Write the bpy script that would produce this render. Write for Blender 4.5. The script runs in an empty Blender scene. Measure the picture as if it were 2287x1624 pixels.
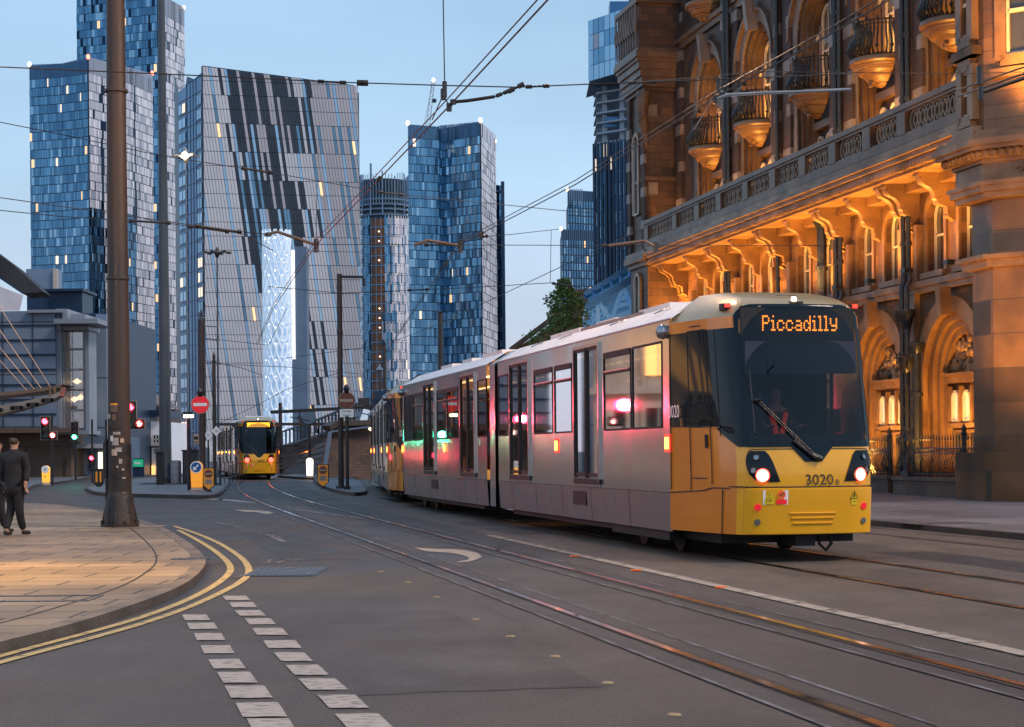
import bpy, math, random
from mathutils import Vector, Matrix
random.seed(7)
PI=math.pi; R=math.radians
C=bpy.context.scene.collection
TH=math.atan(.2136); CT,ST=math.cos(TH),math.sin(TH)
CAMH=1.42; FV=4020.0; CX,HY=1143.5,1009.5; ROLL=R(.5)
# ---------- survey helpers: from the photo's measurements to places on the ground -----------
def uv(px,py):
    u=px-CX; v=HY-py
    return (u*math.cos(ROLL)+v*math.sin(ROLL))/FV, (-u*math.sin(ROLL)+v*math.cos(ROLL))/FV
def P(px,py,Y):
    u,v=uv(px,py); return Vector((u*Y,Y,CAMH+v*Y))
def H(px,py,z):
    u,v=uv(px,py); Y=(z-CAMH)/v; return Vector((u*Y,Y,z))
def G(px,py,h=0.0): return H(px,py,h)
def S(s,t,z=0.0): return Vector((s*CT-t*ST, s*ST+t*CT, z))
def toS(p): return (p.x*CT+p.y*ST, -p.x*ST+p.y*CT)
# ---------- mesh builder ---------------------------------------------------------------------
class MB:
    def __init__(s): s.v=[]; s.f=[]; s.mi=[]; s.m=0
    def add(s,vs,fs):
        b=len(s.v); s.v+=[tuple(v) for v in vs]
        for f in fs: s.f.append([b+i for i in f]); s.mi.append(s.m)
        return s
    def quad(s,a,b,c,d): return s.add([a,b,c,d],[(0,1,2,3)])
    def box(s,x0,y0,z0,x1,y1,z1):
        return s.add([(x0,y0,z0),(x1,y0,z0),(x1,y1,z0),(x0,y1,z0),(x0,y0,z1),(x1,y0,z1),(x1,y1,z1),(x0,y1,z1)],
          [(3,2,1,0),(4,5,6,7),(0,1,5,4),(1,2,6,5),(2,3,7,6),(3,0,4,7)])
    def cbox(s,c,w,d,h,rz=0):
        ca,sa=math.cos(rz),math.sin(rz); o=[]
        for z in (0,h):
            for a,b in ((-1,-1),(1,-1),(1,1),(-1,1)):
                x,y=a*w/2,b*d/2; o.append((c[0]+x*ca-y*sa,c[1]+x*sa+y*ca,c[2]+z))
        return s.add(o,[(3,2,1,0),(4,5,6,7),(0,1,5,4),(1,2,6,5),(2,3,7,6),(3,0,4,7)])
    def bar(s,p,q,w,h=None,up=(0,0,1)):
        h=h or w; p=Vector(p); q=Vector(q); d=(q-p).normalized(); up=Vector(up)
        if abs(d.dot(up))>.98: up=Vector((1,0,0))
        a=d.cross(up).normalized()*w/2; b=a.cross(d).normalized()*h/2
        o=[p-a-b,p+a-b,p+a+b,p-a+b,q-a-b,q+a-b,q+a+b,q-a+b]
        return s.add(o,[(3,2,1,0),(4,5,6,7),(0,1,5,4),(1,2,6,5),(2,3,7,6),(3,0,4,7)])
    def tube(s,pts,r,n=8,cap=True):
        pts=[Vector(p) for p in pts]; k=len(pts); b0=len(s.v); a=None
        for i,p in enumerate(pts):
            d=(pts[min(i+1,k-1)]-pts[max(i-1,0)]).normalized()
            if a is None:
                a=d.orthogonal().normalized()
            else:
                a=(a-d*a.dot(d)).normalized()
            b=d.cross(a); rr=r[i] if isinstance(r,(list,tuple)) else r
            for j in range(n):
                th=2*PI*j/n; s.v.append(tuple(p+a*math.cos(th)*rr+b*math.sin(th)*rr))
        for i in range(k-1):
            for j in range(n):
                j2=(j+1)%n; s.f.append([b0+i*n+j,b0+i*n+j2,b0+(i+1)*n+j2,b0+(i+1)*n+j]); s.mi.append(s.m)
        if cap:
            s.f.append([b0+j for j in range(n)][::-1]); s.mi.append(s.m)
            s.f.append([b0+(k-1)*n+j for j in range(n)]); s.mi.append(s.m)
        return s
    def prism(s,poly,z0,z1,bottom=True):
        n=len(poly); o=[(p[0],p[1],z0) for p in poly]+[(p[0],p[1],z1) for p in poly]
        f=[(i,(i+1)%n,n+(i+1)%n,n+i) for i in range(n)]+[tuple(range(n,2*n))]
        if bottom: f.append(tuple(range(n))[::-1])
        return s.add(o,f)
    def lathe(s,prof,c=(0,0,0),n=16,a0=0,a1=2*PI):
        b=len(s.v); full=abs(a1-a0-2*PI)<1e-6; m=n if full else n+1
        for r,z in prof:
            for j in range(m):
                t=a0+(a1-a0)*j/n; s.v.append((c[0]+r*math.cos(t),c[1]+r*math.sin(t),c[2]+z))
        for i in range(len(prof)-1):
            for j in range(n):
                j2=(j+1)%m; s.f.append([b+i*m+j,b+i*m+j2,b+(i+1)*m+j2,b+(i+1)*m+j]); s.mi.append(s.m)
        return s
    def disc(s,c,nrm,r,th=.01,n=18,rim=1):
        nrm=Vector(nrm).normalized(); return s.tube([Vector(c),Vector(c)+nrm*th],r,n)
    def sheet(s,poly,z=None):
        return s.add([(p[0],p[1],z if z is not None else p[2]) for p in poly],[tuple(range(len(poly)))])
    def band(s,A,B,z=None):
        o=[]
        for a,b in zip(A,B):
            o.append((a[0],a[1],a[2] if z is None else z)); o.append((b[0],b[1],b[2] if z is None else z))
        return s.add(o,[(2*i,2*i+1,2*i+3,2*i+2) for i in range(len(A)-1)])
ORG={}
def build(name,mb,mats,parent=None,world=False,smooth=None,bevel=0):
    me=bpy.data.meshes.new(name)
    vs=mb.v
    if world and parent is not None:
        inv=ORG[parent.name].inverted(); vs=[tuple(inv@Vector(v)) for v in vs]
    me.from_pydata(vs,[],mb.f)
    mats=mats if isinstance(mats,(list,tuple)) else [mats]
    for m in mats: me.materials.append(m)
    me.polygons.foreach_set('material_index',mb.mi)
    if smooth:
        me.polygons.foreach_set('use_smooth',[True]*len(me.polygons))
        me.update(); me.set_sharp_from_angle(angle=R(smooth))
    me.validate(); me.update()
    o=bpy.data.objects.new(name,me); C.objects.link(o)
    if parent is not None: o.parent=parent
    if bevel:
        b=o.modifiers.new('edge','BEVEL'); b.width=bevel; b.segments=2; b.limit_method='ANGLE'
    return o
def tag(o,label=None,cat=None,group=None,kind=None):
    if label: o['label']=label
    if cat: o['category']=cat
    if group: o['group']=group
    if kind: o['kind']=kind
    return o
def thing(name,label,cat,loc=(0,0,0),rz=0,group=None):
    o=bpy.data.objects.new(name,None); C.objects.link(o); o.location=loc; o.rotation_euler=(0,0,rz)
    ORG[o.name]=Matrix.Translation(Vector(loc))@Matrix.Rotation(rz,4,'Z')
    return tag(o,label,cat,group)
def dup(root,loc,rz=0,label=None,group=None,skip=()):
    def cp(o,par):
        c=o.copy(); C.objects.link(c)
        if par is not None: c.parent=par
        for ch in o.children:
            if ch.name.split('.')[0] in skip: continue
            cp(ch,c)
        return c
    r=cp(root,None); r.location=loc; r.rotation_euler=(0,0,rz)
    ORG[r.name]=Matrix.Translation(Vector(loc))@Matrix.Rotation(rz,4,'Z')
    if label: r['label']=label
    if group: r['group']=group
    return r
def txt(body,size,align='CENTER'):
    cu=bpy.data.curves.new('t','FONT'); cu.body=body; cu.size=size; cu.align_x=align; cu.align_y='CENTER'; cu.resolution_u=3
    ob=bpy.data.objects.new('t',cu); C.objects.link(ob); bpy.context.view_layer.update()
    me=bpy.data.meshes.new_from_object(ob.evaluated_get(bpy.context.evaluated_depsgraph_get()))
    vs=[v.co.copy() for v in me.vertices]; fs=[tuple(p.vertices) for p in me.polygons]
    bpy.data.objects.remove(ob); bpy.data.curves.remove(cu); bpy.data.meshes.remove(me)
    return vs,fs
def put_text(mb,body,size,o,xa,ya,sx=1,align='CENTER'):
    vs,fs=txt(body,size,align); o=Vector(o); xa=Vector(xa).normalized()*sx; ya=Vector(ya).normalized()
    mb.add([o+xa*v.x+ya*v.y for v in vs],fs)
# ---------- materials ------------------------------------------------------------------------
def _n(nt,t,**k):
    n=nt.nodes.new(t)
    for a,b in k.items(): setattr(n,a,b)
    return n
def mat(name,c1,c2=None,rough=.6,metal=0,ns=2.0,ramp=(.35,.65),bump=0,bs=60,emit=None,es=0,rv=0,coat=0,scale=(1,1,1),det=6):
    m=bpy.data.materials.new(name); m.use_nodes=True; nt=m.node_tree; b=nt.nodes['Principled BSDF']
    b.inputs['Roughness'].default_value=rough; b.inputs['Metallic'].default_value=metal
    b.inputs['Base Color'].default_value=(*c1,1)
    if coat: b.inputs['Coat Weight'].default_value=coat; b.inputs['Coat Roughness'].default_value=.08
    tc=_n(nt,'ShaderNodeTexCoord'); mp=_n(nt,'ShaderNodeMapping'); mp.inputs['Scale'].default_value=scale
    nt.links.new(tc.outputs['Object'],mp.inputs[0])
    if c2:
        n=_n(nt,'ShaderNodeTexNoise'); n.inputs['Scale'].default_value=ns; n.inputs['Detail'].default_value=det
        r=_n(nt,'ShaderNodeValToRGB'); r.color_ramp.elements[0].position=ramp[0]; r.color_ramp.elements[1].position=ramp[1]
        r.color_ramp.elements[0].color=(*c1,1); r.color_ramp.elements[1].color=(*c2,1)
        nt.links.new(mp.outputs[0],n.inputs['Vector']); nt.links.new(n.outputs['Fac'],r.inputs[0]); nt.links.new(r.outputs[0],b.inputs['Base Color'])
        if rv:
            mr=_n(nt,'ShaderNodeMapRange'); mr.inputs[3].default_value=rough-rv; mr.inputs[4].default_value=rough+rv
            mr.inputs[1].default_value=.3; mr.inputs[2].default_value=.7
            nt.links.new(n.outputs['Fac'],mr.inputs[0]); nt.links.new(mr.outputs[0],b.inputs['Roughness'])
    if bump:
        n2=_n(nt,'ShaderNodeTexNoise'); n2.inputs['Scale'].default_value=bs; n2.inputs['Detail'].default_value=4
        bp=_n(nt,'ShaderNodeBump'); bp.inputs['Strength'].default_value=bump; bp.inputs['Distance'].default_value=.02
        nt.links.new(mp.outputs[0],n2.inputs['Vector']); nt.links.new(n2.outputs['Fac'],bp.inputs['Height']); nt.links.new(bp.outputs[0],b.inputs['Normal'])
    if emit:
        b.inputs['Emission Color'].default_value=(*emit,1); b.inputs['Emission Strength'].default_value=es
    return m
def brick(name,c1,c2,mortar,bw,bh,axes='yz',ms=.012,rough=.7,stain=(.4,.6),sc=.35,bump=.5,offs=.5,rot=0):
    """blocks laid in courses; colour of each block varies, large stains on top"""
    m=bpy.data.materials.new(name); m.use_nodes=True; nt=m.node_tree; b=nt.nodes['Principled BSDF']; b.inputs['Roughness'].default_value=rough
    tc=_n(nt,'ShaderNodeTexCoord'); sp=_n(nt,'ShaderNodeSeparateXYZ'); cb=_n(nt,'ShaderNodeCombineXYZ')
    src=tc.outputs['Object']
    if rot:
        mp=_n(nt,'ShaderNodeMapping'); mp.inputs['Rotation'].default_value=(0,0,rot); nt.links.new(src,mp.inputs[0]); src=mp.outputs[0]
    nt.links.new(src,sp.inputs[0])
    if axes=='yz':
        ad=_n(nt,'ShaderNodeMath',operation='ADD'); nt.links.new(sp.outputs[0],ad.inputs[0]); nt.links.new(sp.outputs[1],ad.inputs[1])
        nt.links.new(ad.outputs[0],cb.inputs[0]); nt.links.new(sp.outputs[2],cb.inputs[1])
    else:
        nt.links.new(sp.outputs[0],cb.inputs[0]); nt.links.new(sp.outputs[1],cb.inputs[1])
    t=_n(nt,'ShaderNodeTexBrick'); t.inputs['Scale'].default_value=1; t.inputs['Brick Width'].default_value=bw; t.inputs['Row Height'].default_value=bh
    t.inputs['Mortar Size'].default_value=ms; t.inputs['Color1'].default_value=(*c1,1); t.inputs['Color2'].default_value=(*c2,1); t.inputs['Mortar'].default_value=(*mortar,1)
    t.offset=offs; nt.links.new(cb.outputs[0],t.inputs['Vector'])
    n=_n(nt,'ShaderNodeTexNoise'); n.inputs['Scale'].default_value=sc; n.inputs['Detail'].default_value=8; nt.links.new(tc.outputs['Object'],n.inputs['Vector'])
    mr=_n(nt,'ShaderNodeMapRange'); mr.inputs[1].default_value=stain[0]; mr.inputs[2].default_value=stain[1]; mr.inputs[3].default_value=.5; mr.inputs[4].default_value=1.25
    nt.links.new(n.outputs['Fac'],mr.inputs[0])
    mx=_n(nt,'ShaderNodeMix',data_type='RGBA',blend_type='MULTIPLY'); mx.inputs[0].default_value=1
    nt.links.new(t.outputs['Color'],mx.inputs[6]); nt.links.new(mr.outputs[0],mx.inputs[7]); nt.links.new(mx.outputs[2],b.inputs['Base Color'])
    n3=_n(nt,'ShaderNodeTexNoise'); n3.inputs['Scale'].default_value=30; nt.links.new(tc.outputs['Object'],n3.inputs['Vector'])
    m2=_n(nt,'ShaderNodeMath',operation='MULTIPLY_ADD'); nt.links.new(t.outputs['Fac'],m2.inputs[0]); m2.inputs[1].default_value=-1; nt.links.new(n3.outputs['Fac'],m2.inputs[2])
    bp=_n(nt,'ShaderNodeBump'); bp.inputs['Strength'].default_value=bump; bp.inputs['Distance'].default_value=.02
    nt.links.new(m2.outputs[0],bp.inputs['Height']); nt.links.new(bp.outputs[0],b.inputs['Normal'])
    return m
def tarmac(name,c1,c2,rough=.6,ns=.35,sp=(.62,1.45),bs=70):
    m=mat(name,c1,c2,rough=rough,ns=ns,bump=.9,bs=bs,rv=.13,ramp=(.28,.72),det=12); nt=m.node_tree; b=nt.nodes['Principled BSDF']
    src=b.inputs['Base Color'].links[0].from_socket; tc=_n(nt,'ShaderNodeTexCoord')
    n=_n(nt,'ShaderNodeTexNoise'); n.inputs['Scale'].default_value=38; n.inputs['Detail'].default_value=3; nt.links.new(tc.outputs['Object'],n.inputs['Vector'])
    r=_n(nt,'ShaderNodeMapRange'); r.inputs[1].default_value=.34; r.inputs[2].default_value=.68; r.inputs[3].default_value=sp[0]; r.inputs[4].default_value=sp[1]; nt.links.new(n.outputs['Fac'],r.inputs[0])
    n2=_n(nt,'ShaderNodeTexNoise'); n2.inputs['Scale'].default_value=1.6; n2.inputs['Detail'].default_value=9; n2.inputs['Roughness'].default_value=.7
    mp=_n(nt,'ShaderNodeMapping'); mp.inputs['Scale'].default_value=(1,.3,1); mp.inputs['Rotation'].default_value=(0,0,-TH); nt.links.new(tc.outputs['Object'],mp.inputs[0]); nt.links.new(mp.outputs[0],n2.inputs['Vector'])
    r2=_n(nt,'ShaderNodeMapRange'); r2.inputs[1].default_value=.36; r2.inputs[2].default_value=.62; r2.inputs[3].default_value=.66; r2.inputs[4].default_value=1.12; nt.links.new(n2.outputs['Fac'],r2.inputs[0])
    mm=_n(nt,'ShaderNodeMath',operation='MULTIPLY'); nt.links.new(r.outputs[0],mm.inputs[0]); nt.links.new(r2.outputs[0],mm.inputs[1])
    mx=_n(nt,'ShaderNodeMix',data_type='RGBA',blend_type='MULTIPLY'); mx.inputs[0].default_value=1; nt.links.new(src,mx.inputs[6]); nt.links.new(mm.outputs[0],mx.inputs[7]); nt.links.new(mx.outputs[2],b.inputs['Base Color'])
    return m
def emis(name,c,s):
    return mat(name,tuple(min(1,x) for x in c),emit=c,es=s,rough=.5)
def glassy(name,tint,rough=.03,fres=.5,mixc=.35):
    """window glass seen from outside: mirror-like coat over a tinted see-through pane"""
    m=bpy.data.materials.new(name); m.use_nodes=True; nt=m.node_tree; nt.nodes.remove(nt.nodes['Principled BSDF'])
    out=nt.nodes['Material Output']; tr=_n(nt,'ShaderNodeBsdfTransparent'); tr.inputs[0].default_value=(*tint,1)
    gl=_n(nt,'ShaderNodeBsdfGlossy'); gl.inputs['Roughness'].default_value=rough; gl.inputs['Color'].default_value=(.9,.9,.9,1)
    lw=_n(nt,'ShaderNodeLayerWeight'); lw.inputs[0].default_value=fres
    mr=_n(nt,'ShaderNodeMapRange'); mr.inputs[3].default_value=mixc; mr.inputs[4].default_value=.95
    nt.links.new(lw.outputs['Fresnel'],mr.inputs[0])
    mx=_n(nt,'ShaderNodeMixShader'); nt.links.new(mr.outputs[0],mx.inputs[0]); nt.links.new(tr.outputs[0],mx.inputs[1]); nt.links.new(gl.outputs[0],mx.inputs[2]); nt.links.new(mx.outputs[0],out.inputs[0])
    return m
def worn(name,c,base,lo=.42,hi=.5,ns=9,scale=(1,1,1),rough=.7):
    return mat(name,base,c,rough=rough,ns=ns,ramp=(lo,hi),bump=.3,bs=80,scale=scale,det=10)

ASPH=(.055,.043,.036)
M={}
M['asphalt']=tarmac('asphalt',(.040,.031,.026),(.080,.062,.050))
M['asphalt_dark']=tarmac('asphalt_dark',(.034,.027,.024),(.062,.049,.043),ns=.7)
M['concrete_bed']=tarmac('concrete_bed',(.080,.062,.048),(.145,.113,.086),ns=.4,sp=(.75,1.25))
M['flag']=brick('flag',(.33,.225,.125),(.24,.16,.092),(.05,.034,.022),1.05,.62,'xy',.018,.62,(.3,.7),.4,.5,rot=.0)
M['flag_grey']=brick('flag_grey',(.17,.165,.17),(.12,.12,.13),(.05,.05,.05),.9,.6,'xy',.012,.55,(.3,.7),.4,.5)
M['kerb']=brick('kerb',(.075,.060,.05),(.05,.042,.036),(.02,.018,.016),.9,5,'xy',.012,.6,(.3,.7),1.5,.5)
M['rail']=mat('rail',(.70,.70,.72),(.55,.53,.52),rough=.16,metal=1,ns=3,rv=.08)
M['groove']=mat('groove',(.02,.012,.008),(.05,.025,.012),rough=.7,ns=5)
M['white_line']=worn('white_line',(.34,.28,.225),ASPH,.28,.44,7)
M['faint_line']=worn('faint_line',(.30,.27,.26),ASPH,.45,.62,6)
M['dash']=worn('dash',(.40,.34,.285),ASPH,.28,.50,12,(.8,2,1))
M['yellow_line']=worn('yellow_line',(.50,.35,.13),ASPH,.33,.45,9)
M['seam']=worn('seam',(.17,.16,.165),ASPH,.40,.62,2.5)
M['iron']=mat('iron',(.12,.12,.13),(.2,.2,.22),rough=.4,metal=.8,ns=30,bump=.5,bs=120)
M['black_iron']=mat('black_iron',(.012,.013,.015),(.03,.03,.034),rough=.32,ns=8,bump=.15,bs=40)
M['black_matte']=mat('black_matte',(.012,.011,.011),(.02,.02,.02),rough=.7,ns=8)
M['rust_pole']=mat('rust_pole',(.030,.021,.019),(.085,.044,.026),rough=.5,ns=.9,rv=.15,bump=.3,bs=20,ramp=(.35,.75),det=10,scale=(1.6,1.6,.35))
M['pole_grime']=mat('pole_grime',(.012,.010,.010),(.045,.028,.02),rough=.5,ns=3,ramp=(.4,.62),bump=.4,bs=15,det=10)
M['grey_pole']=mat('grey_pole',(.05,.06,.075),(.09,.10,.115),rough=.45,ns=1.5,rv=.1,scale=(1,1,.3))
M['dark_pole']=mat('dark_pole',(.025,.02,.02),(.06,.04,.035),rough=.4,ns=1.5,rv=.1,scale=(1,1,.3),bump=.2,bs=20)
M['galv']=mat('galv',(.28,.30,.32),(.2,.21,.23),rough=.42,metal=.7,ns=3)
M['wire']=mat('wire',(.03,.028,.028),(.06,.05,.045),rough=.5,metal=.5)
M['bronze']=mat('bronze',(.22,.14,.09),(.14,.09,.06),rough=.4,metal=.5)
M['white']=mat('white',(.78,.77,.75),(.68,.67,.65),rough=.4,ns=4)
M['sign_white']=mat('sign_white',(.85,.85,.83),(.75,.75,.74),rough=.35,ns=20,emit=(1,1,1),es=.08)
M['sign_red']=mat('sign_red',(.65,.015,.03),(.5,.01,.02),rough=.35,ns=10,emit=(1,.02,.03),es=.35)
M['sign_brown']=mat('sign_brown',(.22,.045,.02),(.15,.03,.015),rough=.35,ns=10)
M['sign_cream']=mat('sign_cream',(.5,.38,.28),(.4,.3,.22),rough=.4,ns=10)
M['sign_blue']=mat('sign_blue',(.02,.14,.36),(.02,.10,.28),rough=.35,ns=10)
M['sign_orange']=mat('sign_orange',(.80,.30,.02),(.62,.22,.02),rough=.4,ns=6,emit=(1,.35,.02),es=.12)
M['sign_green']=mat('sign_green',(.02,.4,.2),(.02,.3,.15),rough=.4,emit=(.02,.8,.4),es=.3)

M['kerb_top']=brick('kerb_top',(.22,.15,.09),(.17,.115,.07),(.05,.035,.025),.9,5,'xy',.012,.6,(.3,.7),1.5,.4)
M['sticker_dim']=mat('sticker_dim',(.42,.38,.34),(.25,.22,.2),rough=.5,ns=25)
# ================= camera, sky, sun ==========================================================
cam=bpy.data.cameras.new('camera'); co=bpy.data.objects.new('camera',cam); C.objects.link(co)
co.matrix_world=Matrix.Translation((0,0,CAMH))@Matrix.Rotation(PI/2,4,'X')@Matrix.Rotation(-ROLL,4,'Z')
cam.sensor_width=36; cam.lens=FV*1.1194/2560*36; cam.shift_x=0; cam.shift_y=(1130-909)/2560; cam.clip_end=6000; cam.clip_start=.1
sc=bpy.context.scene; sc.camera=co
sc.view_settings.view_transform='Standard'; sc.view_settings.look='None'; sc.view_settings.exposure=0; sc.view_settings.gamma=1
sc.cycles.max_bounces=8; sc.cycles.transparent_max_bounces=12; sc.cycles.glossy_bounces=4; sc.cycles.use_denoising=True
sc.cycles.sample_clamp_indirect=4; sc.cycles.caustics_reflective=False; sc.cycles.caustics_refractive=False
try: sc.cycles.denoiser='OPENIMAGEDENOISE'
except Exception: pass
SUN_EL=R(46); SUN_AZ=R(118)      # low, behind the camera on its right
w=bpy.data.worlds.new('World'); sc.world=w; w.use_nodes=True; nt=w.node_tree
bg=nt.nodes['Background']; sky=_n(nt,'ShaderNodeTexSky'); sky.sky_type='NISHITA'; sky.sun_disc=False
sky.sun_elevation=SUN_EL; sky.sun_rotation=SUN_AZ; sky.air_density=1.2; sky.dust_density=1.5; sky.ozone_density=2.0; sky.altitude=40
hs=_n(nt,'ShaderNodeHueSaturation'); hs.inputs['Saturation'].default_value=.75
nt.links.new(sky.outputs[0],hs.inputs['Color'])
# dusk haze: an even pale blue veil, faintly pink toward the horizon
tc=_n(nt,'ShaderNodeTexCoord'); sx=_n(nt,'ShaderNodeSeparateXYZ'); nt.links.new(tc.outputs['Generated'],sx.inputs[0])
rp=_n(nt,'ShaderNodeValToRGB'); e=rp.color_ramp.elements
e[0].position=0; e[0].color=(5.7,5.5,6.7,1); e[1].position=.30; e[1].color=(3.1,5.1,7.5,1)
k=e.new(.07); k.color=(5.0,6.0,7.5,1); k=e.new(.16); k.color=(4.1,6.0,7.9,1); k=e.new(1.0); k.color=(2.4,4.0,6.6,1)
nt.links.new(sx.outputs[2],rp.inputs[0])
nz=_n(nt,'ShaderNodeTexNoise'); nz.inputs['Scale'].default_value=3; nz.inputs['Detail'].default_value=5
mp=_n(nt,'ShaderNodeMapping'); mp.inputs['Scale'].default_value=(1,1,3.5); nt.links.new(tc.outputs['Generated'],mp.inputs[0]); nt.links.new(mp.outputs[0],nz.inputs['Vector'])
mr=_n(nt,'ShaderNodeMapRange'); mr.inputs[1].default_value=.35; mr.inputs[2].default_value=.7; mr.inputs[3].default_value=.90; mr.inputs[4].default_value=1.10; nt.links.new(nz.outputs['Fac'],mr.inputs[0])
vm=_n(nt,'ShaderNodeVectorMath',operation='SCALE'); nt.links.new(rp.outputs[0],vm.inputs[0]); nt.links.new(mr.outputs[0],vm.inputs[3])
mx=_n(nt,'ShaderNodeMix',data_type='RGBA'); mx.inputs[0].default_value=.9
nt.links.new(hs.outputs[0],mx.inputs[6]); nt.links.new(vm.outputs[0],mx.inputs[7]); nt.links.new(mx.outputs[2],bg.inputs[0])
bg.inputs[1].default_value=.122
sl=bpy.data.lights.new('sun','SUN'); sl.energy=2.1; sl.angle=R(14); sl.color=(1,.82,.70)
so=bpy.data.objects.new('sun',sl); C.objects.link(so)
sd=Vector((math.sin(SUN_AZ)*math.cos(SUN_EL),math.cos(SUN_AZ)*math.cos(SUN_EL),math.sin(SUN_EL)))
so.rotation_euler=sd.to_track_quat('Z','Y').to_euler()
def lamp(name,typ,loc,e,col,size=.2,aim=None,spot=None,blend=.8,sy=None):
    l=bpy.data.lights.new(name,typ); l.energy=e; l.color=col
    if typ=='AREA':
        l.size=size
        if sy: l.shape='RECTANGLE'; l.size_y=sy
    else: l.shadow_soft_size=size
    if spot: l.spot_size=R(spot); l.spot_blend=blend
    o=bpy.data.objects.new(name,l); C.objects.link(o); o.location=loc
    if aim is not None: o.rotation_euler=(Vector(aim)-Vector(loc)).to_track_quat('-Z','Y').to_euler()
    return o
WARM=(1,.47,.085)
# ================= the ground ================================================================
def struct(name,mb,m,**k):
    o=build(name,mb,m,**k); o['kind']='structure'; return o
mb=MB(); mb.sheet([(-2500,-60),(2500,-60),(2500,4500),(-2500,4500)],0); struct('road',mb,M['asphalt'])
NT=4.47      # near track centre (s), straight until t=46, then swings right
def ntc(t):
    if t<46: return NT
    return NT+(t-46)**2*.00085
def ftc(t):
    if t<48: return 8.40
    return 8.40+(t-48)**2*.0016
ts=[-8+i*2 for i in range(0,66)]
def rib(mb,fc,o0,o1,z,tt=ts):
    mb.band([S(fc(t)+o0,t,z) for t in tt],[S(fc(t)+o1,t,z) for t in tt])
def edge(t): return 6.08 if t<40 else 6.08+(t-40)**2*.001
mb=MB(); mb.band([S(edge(t),t,.004) for t in ts],[S(13.36,t,.004) for t in ts]); struct('track_bed',mb,M['concrete_bed'])
mb=MB()
for o in (-.72,.72): rib(mb,ntc,o-.27,o+.27,.004)
struct('rail_surround',mb,M['asphalt_dark'])
mb=MB()
for o in (-.72,.72):
    for e_ in (-.275,.275): rib(mb,ntc,o+e_-.018,o+e_+.018,.0085)
struct('seam_markings',mb,M['seam'])
mb=MB()
for fc in (ntc,ftc):
    for o,gs in ((-.7175,1),(.7175,-1)):
        mb.m=0; rib(mb,fc,o-.035,o+.035,.015)
        mb.m=1; rib(mb,fc,o+gs*.037,o+gs*.085,.010); rib(mb,fc,o-gs*.05,o-gs*.036,.010)
struct('tram_rails',mb,[M['rail'],M['groove']])
mb=MB(); tt=[t for t in ts if t<40]; rib(mb,lambda t:12.1,-.035,.035,.010,tt); rib(mb,lambda t:13.0,-.02,.02,.010,tt); struct('drain_channel',mb,M['groove'])
mb=MB(); r=ts
rib(mb,edge,-.16,.0,.009,[t for t in ts if t<32])
struct('lane_line',mb,M['white_line'])
mb=MB()
for i in range(34):
    t=7+i*.72+random.uniform(-.1,.1); a=S(5.90,t,.013); b=S(6.09,t+.05,.013); mb.bar(a,b,.035,.004)
struct('lane_line_ribs',mb,M['white_line'])
for i,(a,b) in enumerate(((1283,1244),(1420,1276),(1610,1314))):
    pass
# left pavement with kerb
kv=[(-260,1500),(-120,1466),(0,1433),(100,1409),(200,1382),(300,1349),(375,1322),(425,1297),(452,1272),(461,1255),(453,1237),(430,1217),(395,1194),(365,1177),(325,1164),(300,1157)]
PH=.085
kp=[G(x,y,PH) for x,y in kv]
def smooth(ps,k=2):
    for _ in range(k):
        o=[ps[0]]
        for a,b in zip(ps,ps[1:]): o+= [a*.75+b*.25,a*.25+b*.75]
        ps=o+[ps[-1]]
    return ps
kp=smooth(kp); far=[G(240,1142,PH),G(150,1128,PH),G(60,1122,PH),G(-150,1119,PH),G(-500,1119,PH)]
def offs(ps,d):
    o=[]
    for i,p in enumerate(ps):
        t=(ps[min(i+1,len(ps)-1)]-ps[max(i-1,0)]).normalized(); o.append(p+Vector((t.y,-t.x,0))*d)
    return o
edge_all=kp+smooth([kp[-1]]+far,1)[1:]
inner=offs(edge_all,-.16)
mb=MB(); mb.sheet([tuple(p) for p in inner]+[(-60,edge_all[-1].y+4,PH),(-60,edge_all[0].y-4,PH)],PH-.004); struct('pavement',mb,M['flag'])
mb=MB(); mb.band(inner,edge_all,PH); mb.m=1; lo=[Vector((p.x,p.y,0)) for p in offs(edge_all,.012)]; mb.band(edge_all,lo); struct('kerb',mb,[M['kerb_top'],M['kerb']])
mb=MB(); mb.band(offs(kp,-.62),offs(kp,-.60),PH+.0005); struct('pavement_joint',mb,M['groove'])
# yellow lines follow the kerb
def vline(mb,pts,w,z=.008):
    ps=smooth([G(x,y,z) for x,y in pts]); mb.band(offs(ps,-w/2),offs(ps,w/2),z)
mb=MB()
vline(mb,[(-100,1492),(0,1465),(100,1438),(200,1412),(300,1384),(380,1356),(440,1330),(480,1307),(503,1290),(516,1275),(514,1262),(500,1246),(470,1223),(430,1200),(398,1184)],.085)
vline(mb,[(-100,1508),(0,1479),(100,1452),(200,1426),(300,1398),(380,1372),(450,1344),(505,1318),(537,1300),(556,1283),(556,1268),(545,1250),(515,1228),(480,1208),(430,1188),(388,1175)],.085)
struct('yellow_lines',mb,M['yellow_line'])
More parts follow.
